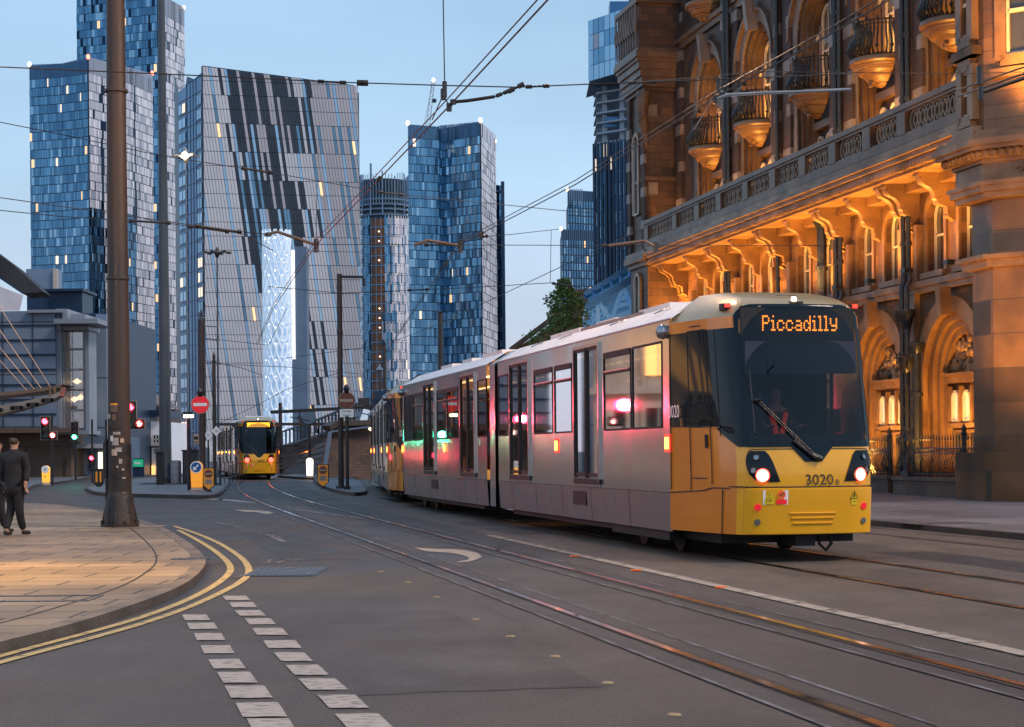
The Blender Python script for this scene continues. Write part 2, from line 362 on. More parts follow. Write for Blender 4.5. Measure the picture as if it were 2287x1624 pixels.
# white blocks
L=[(875,617),(903,655),(935,703),(970,760),(1012,825),(1058,885),(1108,950),(1165,1030),(1215,1105),(1270,1190)]
Rr=[(1055,530),(1085,560),(1117,597),(1162,635),(1205,680),(1260,737),(1308,793),(1370,852),(1440,915),(1530,993),(1625,1082)]
mb=MB()
for col in (L,Rr):
    for i,(x,y) in enumerate(col):
        c=G(x/2,1072+y/2); n=G(col[min(i+1,len(col)-1)][0]/2,1072+col[min(i+1,len(col)-1)][1]/2) if i<len(col)-1 else c+(c-G(col[i-1][0]/2,1072+col[i-1][1]/2))
        d=(c-n).normalized(); d=Vector((d.x*.95,d.y,0)).normalized(); w_=.115+random.uniform(-.008,.008); l_=.28
        rot=random.uniform(-.03,.03)
        # ragged ends
        pl=[]
        k=7
        for q in range(k+1): pl.append(Vector((-w_+2*w_*q/k, -l_+random.uniform(-.012,.012))))
        for q in range(k+1): pl.append(Vector((w_-2*w_*q/k, l_+random.uniform(-.012,.012))))
        mb.sheet([(c.x+p.x+d.x*p.y,c.y+p.y*abs(d.y)+rot*p.x,0) for p in pl],.007)
struct('crossing_markings',mb,M['dash'])
# arrow, cycle sign, other painted marks
def poly(mb,pts,z=.007): mb.sheet([tuple(G(x,y,z)) for x,y in pts],z)
mb=MB()
poly(mb,[(924,1223),(950,1231),(975,1233),(1010,1235),(1035,1240),(1048,1246),(1046,1250),(1030,1253),(1020,1256),(1046,1255),(1066,1249),(1076,1243),(1066,1235),(1040,1229),(1010,1226),(975,1226)])
poly(mb,[(520,1138),(575,1140),(600,1142),(612,1145),(600,1148),(585,1147),(575,1144),(545,1143)])
poly(mb,[(435,1111),(520,1116),(575,1123),(565,1124),(500,1118),(440,1114)])
poly(mb,[(478,1110),(500,1116),(492,1117),(470,1112)])
struct('painted_arrow',mb,M['white_line'])
mb=MB()
for a,b,w_ in (((475,1165),(540,1179),.07),((575,1190),(625,1200),.07),((610,1198),(635,1210),.12),((640,1132),(720,1144),.12),((650,1137),(812,1158),.18),((655,1123),(735,1129),.08),((700,1132),(790,1140),.08),((530,1097),(600,1100),.08),((360,1127),(430,1131),.06),((545,1129),(590,1131),.1),
   ((566,1259),(600,1256),.05),((572,1252),(596,1250),.05),((598,1258),(604,1249),.05),((620,1257),(650,1247),.05),((625,1250),(665,1252),.05),((650,1247),(680,1252),.05),((616,1258),(640,1258),.05),((600,1275),(650,1266),.07),((515,1292),(560,1282),.05),
   ((185,1100),(215,1094),.12),((185,1100),(240,1104),.1),((90,1098),(180,1092),.08)):
    p=G(*a,.007); q=G(*b,.007); n=(q-p).normalized(); n=Vector((n.y,-n.x,0))*w_/2
    mb.quad(p-n,p+n,q+n,q-n)
struct('painted_lines',mb,M['faint_line'])
mb=MB()
for (s0,t0,w_,l_) in ((1.2,10.5,1.6,5.5),(-.6,17,1.3,4),(2.0,24,1.0,9),(-3.5,32,3,2.2),(9.9,16,.9,7),(6.4,30,.9,6)):
    k=10; pl=[S(s0+w_*i/k,t0+random.uniform(-.03,.03)) for i in range(k+1)]+[S(s0+w_+random.uniform(-.03,.03),t0+l_*i/k) for i in range(1,k+1)]+[S(s0+w_-w_*i/k,t0+l_+random.uniform(-.03,.03)) for i in range(1,k+1)]+[S(s0+random.uniform(-.02,.02),t0+l_-l_*i/k) for i in range(1,k)]
    mb.sheet(pl,.0055 if s0>6 else .003)
struct('road_patches',mb,M['asphalt_dark'])
mb=MB()
for (s0,t0,ds,dt,n) in ((6.6,14,5,.3,24),(6.3,21,5.5,-.2,24),(6.3,29,6,.3,24),(-1,13,.6,4,18),(1.5,15,-2.2,.8,14),(10.6,12,.3,9,24),(5.45,9,.05,14,30),(0,20,4,.4,18),(3.0,12.5,.3,5,20)):
    p=S(s0,t0,.010); 
    for i in range(n):
        q=S(s0+ds*(i+1)/n+random.uniform(-.03,.03),t0+dt*(i+1)/n+random.uniform(-.03,.03),.010); e_=(q-p).normalized(); nn=Vector((e_.y,-e_.x,0))*.0035; mb.quad(p-nn,p+nn,q+nn,q-nn); p=q
struct('road_cracks',mb,M['groove'])
# gully cover, covers in the paving
g=thing('drain_grate','iron drain grate set in the road beside the yellow lines','drain cover',G(640,1278,.0))
mb=MB(); c=G(640,1278,0)
for i in range(12): mb.cbox((c.x-.37+i*.067,c.y,.004),.04,1.4,.012,.0)
build('bars',mb,M['iron'],g,world=True)
mb=MB(); mb.cbox((c.x,c.y,.001),.86,1.55,.008); build('frame',mb,M['black_iron'],g,world=True)
for (x,y,w_,d_,lb) in ((87,1337,1.05,.62,'square access cover outlined in the near pavement'),(433,1248,.55,.16,'slotted drain cover at the bend of the kerb')):
    c=G(x,y,PH); mb=MB()
    for s1,s2 in (((-1,-1),(1,-1)),((1,-1),(1,1)),((1,1),(-1,1)),((-1,1),(-1,-1))):
        mb.bar((c.x+s1[0]*w_/2,c.y+s1[1]*d_/2,PH+.001),(c.x+s2[0]*w_/2,c.y+s2[1]*d_/2,PH+.001),.025,.008)
    if d_<.3:
        for i in range(6): mb.cbox((c.x-.22+i*.09,c.y,PH),.05,.13,.006)
    tag(build('access_cover',mb,M['iron'],None),lb,'drain cover')
c=G(2105,1169,.10); mb=MB(); mb.cbox((c.x,c.y,.101),1.3,.9,.004,TH); tag(build('access_cover',mb,M['iron']),'dark rectangular access cover in the pavement beside the tram front','drain cover')
# road studs and fallen leaves
for i,(x,y) in enumerate(((1283,1244),(1420,1276),(1610,1314))):
    c=G(x,y,.0); mb=MB(); mb.cbox((c.x,c.y,.004),.12,.055,.018,TH); mb.m=1; mb.cbox((c.x-.002,c.y-.03,.008),.09,.006,.009,TH)
    tag(build('road_stud',mb,[M['sign_orange'],M['sign_red']]),['orange road stud farthest along the white lane line','orange road stud in the middle of the three by the lane line','orange road stud nearest along the white lane line'][i],'road stud')
M['leaf_litter']=mat('leaf_litter',(.42,.30,.16),(.3,.2,.1),rough=.7,ns=9)
for i,(x,y) in enumerate(((1357,1527),(1506,1599),(1240,1468),(1140,1423),(1062,1385),(975,1335),(912,1302),(850,1278))):
    c=G(x,y,0); mb=MB(); r_=.04 if i<4 else .035
    mb.lathe([(r_,0.003),(r_*.85,.012),(.001,.014)],(c.x,c.y,0),10)
    tag(build('road_stud',mb,M['leaf_litter']),'small round tan stud let into the road left of the rails','road stud',group='round tan studs across the road')
# right pavement
mb=MB(); mb.band([S(13.4+.16,t,.1) for t in ts],[S(60,t,.1) for t in ts]); struct('pavement',mb,M['flag_grey'])
mb=MB(); mb.band([S(13.4,t,.10) for t in ts],[S(13.56,t,.10) for t in ts]); mb.band([S(13.39,t,0) for t in ts],[S(13.4,t,.10) for t in ts]); struct('kerb',mb,M['kerb'])
# traffic islands
def island(pts,h=.12,name='traffic_island',lab='',m='flag_grey'):
    ps=[G(x,y,h) for x,y in pts]; ps=smooth(ps+[ps[0]],2)[:-1]
    t=thing(name,lab,'traffic island',(0,0,0))
    mb=MB(); mb.prism([(p.x,p.y) for p in ps],0,h,False); build('kerb_stones',mb,M['kerb'],t)
    cx=sum(p.x for p in ps)/len(ps); cy=sum(p.y for p in ps)/len(ps)
    mb=MB(); mb.sheet([(cx+(p.x-cx)*.97,cy+(p.y-cy)*.985,0) for p in ps],h+.004); build('paving',mb,M[m],t)
island([(190,1090),(260,1073),(330,1066),(440,1064),(520,1068),(500,1096),(480,1107),(420,1106),(300,1103),(215,1101)],lab='paved island carrying the grey mast and orange bollards')
island([(700,1070),(745,1066),(800,1070),(818,1088),(822,1099),(775,1101),(715,1084)],lab='paved island under the except trams sign pole')
island([(60,1098),(70,1083),(150,1074),(232,1060),(290,1055),(180,1052),(20,1060),(-60,1098)],lab='raised paved corner behind the traffic lights')
island([(620,1062),(700,1056),(835,1054),(838,1060),(790,1067),(700,1068)],lab='paved strip in front of the brick abutment')
# ================= towers ====================================================================
def pane(name,c,rough=.12,metal=.85,c2=None): return mat(name,c,c2 or tuple(x*.85 for x in c),rough=rough,metal=metal,ns=.05)
TW={'d':pane('pane_deep',(.085,.20,.33)),'m':pane('pane_blue',(.12,.27,.42)),'n':pane('pane_mid',(.16,.33,.49)),'l':pane('pane_light',(.32,.50,.66),.08),
 'k':pane('pane_black',(.012,.03,.06)),'w':mat('panel_sky_sheen',(.66,.62,.66),(.56,.53,.58),rough=.32,metal=.35,ns=.05),'v':mat('panel_sky_bright',(.90,.82,.83),(.82,.75,.78),rough=.3,metal=.3,ns=.05),  # w and v panels carry the bright sky's reflection in their colour
 's':mat('panel_grey',(.40,.42,.48),(.34,.36,.42),rough=.35,metal=.4,ns=.05),'o':emis('lit_window',(1,.62,.32),.95),'y':emis('lit_window_pale',(1,.80,.6),.9),'b':mat('tower_core',(.02,.055,.11),rough=.5),
 't':mat('crown_louvre',(.06,.16,.28),(.05,.13,.24),rough=.4,metal=.4)}
TK=list(TW); TI={k:i for i,k in enumerate(TK)}; TM=[TW[k] for k in TK]
def pick(ws):
    x=random.random()*sum(w for _,w in ws)
    for k,w_ in ws:
        x-=w_
        if x<0: return k
    return ws[-1][0]
def facade(mb,a,b,z0,z1,cw,fh,choose,proud=.22,gap=.08,tilt=.045,crown=0,hgap=.12,stag=True,z1b=None):
    """glazed wall from a to b: staggered storey-high panels, each with its own slight twist"""
    a=Vector((a[0],a[1],0)); b=Vector((b[0],b[1],0)); d=(b-a); Ln=d.length; d.normalize(); n=Vector((d.y,-d.x,0))
    if n.dot(-a)<0: n=-n
    za_,zb_=z1,(z1b if z1b is not None else z1); zt_=lambda x: za_+(zb_-za_)*x/Ln
    z1=min(za_,zb_)
    rows=max(1,round((z1-z0-crown)/fh)); fh=(z1-z0-crown)/rows
    mb.m=TI['b']; mb.quad(a+Vector((0,0,z0)),b+Vector((0,0,z0)),b+Vector((0,0,z1)),a+Vector((0,0,z1)))
    if crown:
        k=int(Ln/cw*1.3); mb.m=TI[choose(-1,0,0)]
        for i in range(k):
            x0,x1=Ln*i/k,Ln*(i+1)/k-gap*1.3; tw=random.uniform(-tilt,tilt)*1.5
            p=a+d*x0+n*(proud+tw); q=a+d*x1+n*(proud-tw)
            mb.quad(p+Vector((0,0,z1-crown)),q+Vector((0,0,z1-crown)),q+Vector((0,0,zt_(x1))),p+Vector((0,0,zt_(x0))))
    for j in range(rows):
        x=0; i=0
        if stag: x=-random.choice((0,.5))*cw
        while x<Ln-.05:
            w_=cw*random.choice((.6,1,1,1.25)) if stag==True else cw
            x0=max(0,x); x1=min(Ln,x+w_)-gap
            if x1-x0>.15:
                c_=choose(j,(x0+x1)/2/Ln,(j+.5)/rows); mb.m=TI[c_]
                tw=random.uniform(-tilt,tilt)
                p=a+d*x0+n*(proud+tw); q=a+d*x1+n*(proud-tw); za=z0+j*fh+hgap; zb=z0+(j+1)*fh-hgap; ln=random.uniform(-.05,.05)*tilt*10
                mb.quad(p+Vector((0,0,za)),q+Vector((0,0,za)),q+Vector((0,0,zb))+n*ln,p+Vector((0,0,zb))+n*ln)
            x+=w_; i+=1
def Y2(px,py,Y): p=P(px,py,Y); return p
def beacon(t,pos,col,e=8,r=.55):
    mb=MB(); mb.lathe([(r*.5,-.6),(r,-.2),(r,.5),(r*.5,.9),(0,1)],pos,10); build('warning_light',mb,emis('beacon_'+col,(1,.12,.06) if col=='red' else (1,.7,.45),e),t)
def blue(lit=.02,l=.2,d=.25):
    def f(j,x,y):
        if j<0: return 't'
        return pick([('d',d),('m',.40),('n',.2),('l',l),('o',lit*.4),('y',lit*.3)])
    return f
def prism_body(t,pts,z1,name='structure_core'):
    mb=MB(); cx=sum(p[0] for p in pts)/len(pts); cy=sum(p[1] for p in pts)/len(pts)
    q=[(cx+(p[0]-cx)*.985,cy+(p[1]-cy)*.985) for p in pts]; mb.prism(q,0,z1-.8,False); build(name,mb,TW['b'],t)
# tower A: the angled pair of glass faces on the far left
t=thing('skyscraper','blue glass tower, one face coloured bright as if lit, rising behind the rust-brown mast','skyscraper')
YA=600; a=P(66,150,YA); b=P(140,150,YA-4); c=P(197,150,YA-9); d=P(270,150,YA+8); e_=P(340,165,YA+32)
zA=P(197,128,YA-9).z
def chA(j,x,y):
    if j<0: return 's'
    return pick([('d',.36),('m',.42),('n',.17),('l',.09),('o',.006),('y',.006)])
def chAt(j,x,y): return 't' if j<0 else chA(j,x,y)
dk={}
def chAr(j,x,y):
    if j<0: return 's'
    if x<.42 and y<.64: return pick([('d',.45),('m',.25),('k',.2),('l',.06),('o',.03)])  # reflection of the dark neighbouring tower, coloured into these panels
    if y<.16: return pick([('d',.4),('m',.3),('k',.2),('l',.1),('o',.04)])
    if .36<x<.44: return 'k' if random.random()<.75 else 'w'
    return pick([('v',.35),('w',.5),('s',.14),('k',.03)])
mb=MB(); z_a=P(66,145,YA).z; z_b=P(140,142,YA-4).z; z_d=P(270,146,YA+8).z; z_e=P(340,165,YA+32).z
facade(mb,a,b,0,z_a,.95,2.95,chAt,crown=4.5,z1b=z_b); facade(mb,b,c,0,z_b,.95,2.95,chAt,crown=4.5,z1b=zA); build('glass_facade',mb,TM,t)
mb=MB(); facade(mb,c,d,0,zA,1.0,2.95,chAr,crown=5,z1b=z_d); facade(mb,d,e_,0,z_d,1.0,2.95,chAr,crown=5,z1b=z_e); build('sky_sheen_facade',mb,TM,t)  # right-hand face: sunset sky sheen painted as pale panels
prism_body(t,[(a.x+2,a.y+4),(b.x,b.y+3),(c.x,c.y+3),(e_.x-2,e_.y+1),(e_.x-45,e_.y+30)],zA-5)
for p,cn in ((a,'warm'),(c,'red'),(e_,'red')): beacon(t,(p.x,p.y,(z_a if p is a else zA if p is c else z_e)),cn)
# tower B behind
t=thing('skyscraper','tallest glass tower on the left, its top cut off by the frame','skyscraper')
YB=760; a=P(172,100,YB); c=P(352,10,YB-14); e_=P(411,20,YB+12)
def chB(j,x,y): return 's' if j<0 else pick([('d',.36),('m',.30),('n',.12),('l',.16),('k',.1),('o',.02)])
zB=P(372,2,YB).z
mb=MB(); facade(mb,a,c,0,zB+25,1.4,3.4,chB); build('glass_facade',mb,TM,t)
mb=MB(); facade(mb,c,e_,0,zB,1.3,3.4,lambda j,x,y:'s' if j<0 else pick([('v',.4),('w',.42),('s',.1),('k',.12)]),crown=8); build('sky_sheen_facade',mb,TM,t)  # this face is paler because the sky's glow is in its panel colours
prism_body(t,[(a.x,a.y),(c.x,c.y),(e_.x,e_.y),(e_.x-40,e_.y+40)],zB-2)
beacon(t,(e_.x,e_.y,zB),'warm')
# slanted-panel tower D with its blue flank C
t=thing('office_tower','leaning-striped grey and charcoal panel building with a slanting roof','office building')
YD=350; tl=P(452,149,YD); tr=P(791,193,YD+6); br=P(803,985,YD+6); bl=P(460,985,YD)
M['strip_grey']=mat('strip_grey',(.50,.47,.49),(.44,.41,.43),rough=.45,metal=.15,ns=.12); M['strip_pale']=mat('strip_pale',(.66,.63,.65),(.58,.56,.58),rough=.45,metal=.15,ns=.12)
M['strip_dark']=mat('strip_dark',(.028,.038,.055),(.045,.055,.075),rough=.35,metal=.3,ns=.12); M['strip_glass']=pane('strip_glass',(.38,.52,.66),.1,.7)
M['strip_blue']=pane('strip_blue',(.16,.28,.38),.12,.7); M['joint_dark']=mat('joint_dark',(.05,.05,.06),rough=.7)
def FD(x,y):  # bilinear point on the striped face; x in 0..1, y in 0..1 from top
    return (tl*(1-x)+tr*x)*(1-y)+(bl*(1-x)+br*x)*y
def FDxy(vx,vy): # pixel-survey fractions
    top=149+(vx-452)/339*44; return vx,vy
NR=14; rowpx=[ ]
H0=tl.z; W=(tr-tl).length; NF=28
mats=[M['strip_grey'],M['strip_pale'],M['strip_dark'],M['strip_glass'],M['strip_blue'],TW['o'],M['joint_dark'],TW['y']]
mb=MB(); mb.m=6; nrm=Vector((0,-1,0))
mb.quad(tl,tr,br,bl); mb2=MB(); mb3=MB()
shear=.130; sw=.58; fh=H0/NF
ns=int((W+H0*shear)/sw)+2
ROOFD=(tl.z-tr.z)/W
bands={0:(.155,.565),1:(.14,.55),2:(.15,.56),3:(.17,.40),4:(.17,.47),5:(.16,.50),6:(.15,.42),7:(.17,.36),8:(.17,.38),9:(.18,.42),10:(.17,.40),11:(.17,.36),12:(.16,.34),13:(.16,.33)}
state={}
for k in range(-2,ns):
    run=0; ty='d'; 
    for pr in range(14):
        s_=(k+.5)*sw/W   # position in sheared frame (as fraction of width at the top)
        lo,hi=bands[pr]
        s2=s_
        if run<=0:
            run=random.choice((1,2,2,3)); ty='d' if random.random()<.62 else random.choice('glbg')
        run-=1
        if lo<s2<hi: c_=ty
        else:
            h=random.Random(k*31+7).random()
            edgeb=abs(s2-lo)<.05 or (hi<s2<hi+.12)
            if edgeb and random.random()<.3: c_='d'
            elif k%5==2 and h<.8: c_=random.choice('lllb') if s2<.9 else 'l'
            elif s2>.62 and k%5==0: c_=random.choice('lbgg')
            else: c_='p' if s2<.62 else 'g'
        state[(k,pr)]=c_
cm={'d':2,'g':0,'p':1,'l':3,'b':4}
def clipx(x,y): # width bounds of the face at drop y (m)
    return 0.0+ (bl.x-tl.x)*y/H0, W+(br.x-tr.x)*y/H0
for k in range(-30,ns):
    for f in range(NF+1):
        y0=f*fh+.05; y1=(f+1)*fh-.05
        c_=state.get((k,min(13,f//2)),'p'); 
        if k<-2: c_='p' if (k%6) else 'l'
        x0a=k*sw+shear*y0; x1a=x0a+sw-.07; x0b=k*sw+shear*y1; x1b=x0b+sw-.07
        if random.random()<.008 and c_ in 'lbgp' and f>3: c_='o'
        l0,r0=clipx(0,y0); 
        if x1b<l0 or x0a>r0: continue
        x0a,x1a,x0b,x1b=[min(max(v,l0),r0) for v in (x0a,x1a,x0b,x1b)]
        # roof slope: drop panels above the roofline
        za=H0-y0; zb=H0-y1; rz=lambda x: H0-ROOFD*x
        z0=min(za,rz(x0a)); z1_=min(za,rz(x1a))
        if z0<zb+.1: continue
        if x1a-x0a<.1 and x1b-x0b<.1: continue
        mb.m={'o':5}.get(c_,cm.get(c_,1)); o=tl.x; yy=lambda x: tl.y+(tr.y-tl.y)*x/W-.25-(.10 if c_ in 'gp' else 0)
        mb.quad((o+x0a,yy(x0a),z0),(o+x1a,yy(x1a),z1_),(o+x1b,yy(x1b),zb),(o+x0b,yy(x0b),zb))
build('striped_facade',mb,mats,t)
mb=MB(); bk=Vector((-2.6,22,0))
mb.m=0; mb.quad(tl,tr,tr+bk,tl+bk); mb.quad(tr,br,br+bk,tr+bk); mb.bar(tl,tr,.5,.35); mb.bar(tl+Vector((0,-.2,0)),bl+Vector((0,-.2,0)),.3)
e1=P(793,220,YD+14); mb.prism([(tr.x-.3,tr.y+2),(tr.x+.75,tr.y+2),(tr.x-.4,tr.y+14),(tr.x-1.5,tr.y+14)],0,e1.z); build('roof_edge',mb,M['strip_dark'],t)
# flank
fa=P(398,190,YD+14); fb=P(452,180,YD+.4); zt=P(420,186,YD+8).z
M['cobalt']=mat('cobalt',(.045,.15,.30),(.06,.18,.34),rough=.3,metal=.5,ns=.1); M['navy']=mat('navy',(.02,.05,.10),(.015,.04,.08),rough=.4,metal=.3)
mb=MB(); v0=Vector((fa.x,fa.y,0)); v1=Vector((fb.x,fb.y,0)); D_=(v1-v0); nn=Vector((D_.y,-D_.x,0)).normalized()
if nn.dot(-v0)<0: nn=-nn
zf=lambda z:Vector((0,0,z))
mb.quad(v0,v1,v1+zf(zt+.6),v0+zf(zt-.6)); 
p8=P(389,165,YD+24); p9=P(452,176,YD+4)
mb.m=1; nf=26; fh2=zt/nf
mb.quad((p8.x,p8.y,0),(fa.x,fa.y,0),(fa.x,fa.y,zt),(p8.x,p8.y,P(389,165,YD+24).z))
mb.quad(v0+zf(zt-.6)+Vector((0,6,0)),v1+zf(zt+.6)+Vector((-.2,6,0)),(p9.x-.2,p9.y+6,P(452,176,YD).z+1),(fa.x,fa.y+10,P(395,166,YD+20).z+.4))
for j in range(nf+1): mb.bar(v0+nn*.04+zf(j*fh2),v1+nn*.04+zf(j*fh2),.1,.09)
for q in (.36,.5,.62,.74): mb.bar(v0+D_*q+nn*.04,v0+D_*q+nn*.04+zf(zt),.09,.08)
build('cobalt_wall',mb,[M['cobalt'],M['navy']],t)
for col in ((.03,.32),(.78,.97)):
    for j in range(nf-1):
        mb=MB(); z0=j*fh2+.25; z1=z0+fh2*.74; a=v0+D_*col[0]+nn*.14; b=v0+D_*col[1]+nn*.14
        mb.m=1; mb.quad(a+zf(z0)-nn*.08,b+zf(z0)-nn*.08,b+zf(z1)-nn*.08,a+zf(z1)-nn*.08)
        lit=random.random()<(.28 if col[0]>.5 else .12)
        m_=(a+b)/2
        for A_,B_ in ((a,m_),(m_,b)):
            e0=A_+(B_-A_)*.08; e1_=A_+(B_-A_)*.92; mb.m=2 if (lit and random.random()<.75) else 0
            mb.quad(e0+zf(z0+.15),e1_+zf(z0+.15),e1_+zf(z1-.15),e0+zf(z1-.15))
        build('window',mb,[TW['l'] if random.random()<.6 else TW['n'],M['navy'],TW['y']],t)
# lit lattice flue tower
t=thing('flue_tower','slim white lattice tower lit from inside, in front of the striped building','tower')
YE=300; cL=P(587,530,YE); cR=P(648,530,YE); cxx=(cL.x+cR.x)/2; ra=(cR.x-cL.x)/2; zt=P(617,522,YE).z
M['lattice']=mat('lattice',(.80,.84,.90),(.70,.76,.84),rough=.3,ns=.3,emit=(.6,.8,1),es=.25); M['flue_core']=mat('flue_core',(.35,.5,.68),(.5,.62,.75),rough=.35,metal=.3,ns=.25,emit=(.55,.75,1),es=.22)
M['lamp_white']=emis('lamp_white',(1,.97,.95),1.6)
mb=MB()
def ring(a,z,r=1): return Vector((cxx+ra*r*math.cos(a),YE+ra*r*.8*math.sin(a),z))
nw=7
for k in range(nw*2):
    a0=2*PI*k/(nw*2)
    for ph in (1,-1):
        pts=[]; 
        z=0; i=0
        while z<=zt+.6:
            am=.17 if z>zt*.62 else .20
            pts.append(ring(a0+ph*am*math.sin(z*1.1),z)); z+=.45
        mb.tube(pts,.17 if zt*.62<pts[-1].z else .15,5)
for z in [zt-.3,zt-5,zt-10,zt-15]:
    mb.tube([ring(2*PI*i/32,z,.99) for i in range(33)],.12,5)
build('lattice',mb,M['lattice'],t)
mb=MB(); mb.lathe([(ra*.80,0),(ra*.80,zt*.60),(ra*.55,zt*.60),(ra*.55,zt-1),(0,zt-1)],(cxx,YE+.2,0),20); build('inner_skin',mb,M['flue_core'],t,smooth=40)
mb=MB()
for k in range(26):
    for q in range(5):
        a=PI+.35+q*.6; z=zt-.9-k*1.35+(q%2)*.6
        if z<2: continue
        mb.lathe([(.09,-.12),(.16,0),(.09,.12)],tuple(ring(a,z,.86)),6)
build('lamp_points',mb,M['lamp_white'],t)['kind']='stuff'
t2=thing('flue_screen','bright white slab beside the lattice tower','screen wall')
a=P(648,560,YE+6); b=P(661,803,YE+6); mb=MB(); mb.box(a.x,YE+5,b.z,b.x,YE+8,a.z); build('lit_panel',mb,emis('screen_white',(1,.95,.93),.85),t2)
c=P(660,875,YE+6); mb=MB(); mb.box(a.x,YE+5,0,b.x+.2,YE+8,b.z); mb.box(b.x+.05,YE+5.2,P(650,875,YE).z-4,b.x+2,YE+9,a.z+.6); build('base_wall',mb,mat('slate_panel',(.13,.19,.27),(.10,.15,.22),rough=.5,ns=.3),t2)
# round tower under construction
t=thing('construction_tower','round tower under construction with netting and orange scaffold bay','tower under construction')
YF=550; cl=P(804,500,YF); cr=P(913,500,YF); cx_=(cl.x+cr.x)/2; rf=(cr.x-cl.x)/2; zt=P(860,388,YF).z
z1=P(860,450,YF).z; z2=P(860,487,YF).z
M['net']=mat('net',(.02,.035,.05),(.05,.07,.09),rough=.8,ns=.6); M['orange_brick']=mat('orange_brick',(.30,.12,.05),(.18,.08,.045),rough=.7,ns=.5)
M['steel_blue']=mat('steel_blue',(.20,.30,.42),(.15,.24,.34),rough=.4,metal=.4)
mb=MB(); n=44
def rc(a,r,z): return Vector((cx_+r*math.cos(a),YF+r*math.sin(a),z))
mbn=MB(); mbs=MB(); mbo=MB()
mbn.lathe([(rf*.96,z1),(rf*.96,zt-2.5)],(cx_,YF,0),40); mbn.lathe([(rf*.93,z2),(rf*.93,z1)],(cx_,YF,0),40)
for i in range(48):
    a=2*PI*i/48; h=random.uniform(-.5,1.2)
    mbs.bar(rc(a,rf*.985,z1-2 if i%4 else z2),rc(a,rf*.985,zt-1.5+h),.22 if i%4 else .4)
for z in (z2,z2+ (z1-z2)*.33,z2+(z1-z2)*.62,z1-.4): mbs.lathe([(rf,z),(rf*1.01,z+.5),(rf*.9,z+.5)],(cx_,YF,0),48)
mbs.m=0; fhF=2.9; rows=int(z2/fhF)
for i in range(n):
    a0=PI+PI*i/n; a1=PI+PI*(i+1)/n-.006
    fx=(math.cos((a0+a1)/2)+1)/2
    for j in range(rows):
        za=j*fhF+.1+(i%2)*.7; zb=za+fhF-.2
        orange=.215<fx<.535 and (fx<.47 or j>rows*.58)
        if orange:
            if j%1==0 and i%1==0:
                mbo.m=0; mbo.quad(rc(a0,rf*.95,j*fhF+.3),rc(a1,rf*.95,j*fhF+.3),rc(a1,rf*.95,j*fhF+2.6),rc(a0,rf*.95,j*fhF+2.6)); 
                if i%3==0: mbs.bar(rc(a0,rf*1.0,j*fhF),rc(a0,rf*1.0,j*fhF+fhF),.16)
            mbs.quad(rc(a0,rf*1.0,j*fhF-.15),rc(a1+.006,rf*1.0,j*fhF-.15),rc(a1+.006,rf*1.0,j*fhF+.15),rc(a0,rf*1.0,j*fhF+.15))
        else:
            k=pick([('d',.5),('m',.4),('k',.1)]) if fx<.25 else pick([('v',.35),('w',.25),('s',.2),('d',.2)]) if fx>.72 else pick([('n',.3),('s',.3),('d',.3),('w',.12)])  # light from the right painted in: pale panels there, deep ones left
            if random.random()<.02 and j<12: k='y'
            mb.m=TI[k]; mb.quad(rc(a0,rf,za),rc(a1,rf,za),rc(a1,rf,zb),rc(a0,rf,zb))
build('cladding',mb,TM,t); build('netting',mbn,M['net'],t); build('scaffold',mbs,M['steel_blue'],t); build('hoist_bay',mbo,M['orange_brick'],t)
mb=MB(); mb.lathe([(rf*.9,0),(rf*.9,z2)],(cx_,YF,0),40); build('core',mb,TW['b'],t)
wl=emis('work_lamp',(1,.8,.55),3)
for j in range(int(rows*.42),rows+1,1):
    if random.random()<.6:
        mb=MB(); mb.lathe([(.0,-.28),(.3,0),(0,.28)],tuple(rc(PI+1.42,rf*1.03,j*fhF+1.5)),6); build('work_lamp',mb,wl,t)
mb=MB(); p=P(828,365,YF); mb.bar((p.x,YF,zt-6),(p.x,YF,p.z),.6); build('mast',mb,M['steel_blue'],t)
# centre tower G
t=thing('skyscraper','blue glass tower with a folded front and flank coloured as lit, centre of the skyline','skyscraper')
YG=610; a=P(911,278,YG); b=P(980,281,YG+5); c=P(1073,272,YG-8); d=P(1106,302,YG+26); zc=P(1073,272,YG-8).z
def chG(j,x,y): return 't' if j<0 else pick([('d',.28),('m',.44),('n',.26),('l',.12),('o',.005),('y',.004)])
mb=MB(); facade(mb,a,b,0,P(911,278,YG).z,.95,2.9,chG,crown=4.6); facade(mb,b,c,0,P(980,281,YG+5).z,.95,2.9,chG,crown=4.6,z1b=zc); build('glass_facade',mb,TM,t)
mb=MB(); facade(mb,c,d,0,zc,1.1,2.9,lambda j,x,y:'w' if j<0 else pick([('v',.55),('w',.4),('s',.06),('k',.03)]),crown=4.6,z1b=P(1106,302,YG+26).z); build('sky_sheen_facade',mb,TM,t)  # sky brightness on the flank comes from the pale panel colours
prism_body(t,[(a.x+1,a.y+3),(b.x,b.y+3),(c.x-1,c.y+4),(d.x-2,d.y+1),(a.x+8,d.y+30)],zc-3)
beacon(t,(a.x,a.y,P(911,276,YG).z),'warm'); beacon(t,(c.x,c.y,zc+.3),'warm',10); beacon(t,(d.x,d.y,zc-.8),'warm',5,.4)
# slim tower behind it
t=thing('skyscraper','slim dark glass tower half hidden behind the flank coloured as lit','skyscraper')
a=P(1100,410,720); d=P(1125,410,724)
mb=MB(); facade(mb,a,d,0,P(1110,412,720).z,2.2,3.1,lambda j,x,y:pick([('d',.4),('m',.45),('n',.25),('s',.06)])); build('glass_facade',mb,TM,t)
mb=MB(); q=P(1123,406,720); mb.box(q.x-.8,719,0,q.x+.6,722,q.z); q=P(1115,430,720); mb.box(a.x,719.2,q.z,q.x+2,722,q.z+.8); build('edge_column',mb,M['navy'],t)
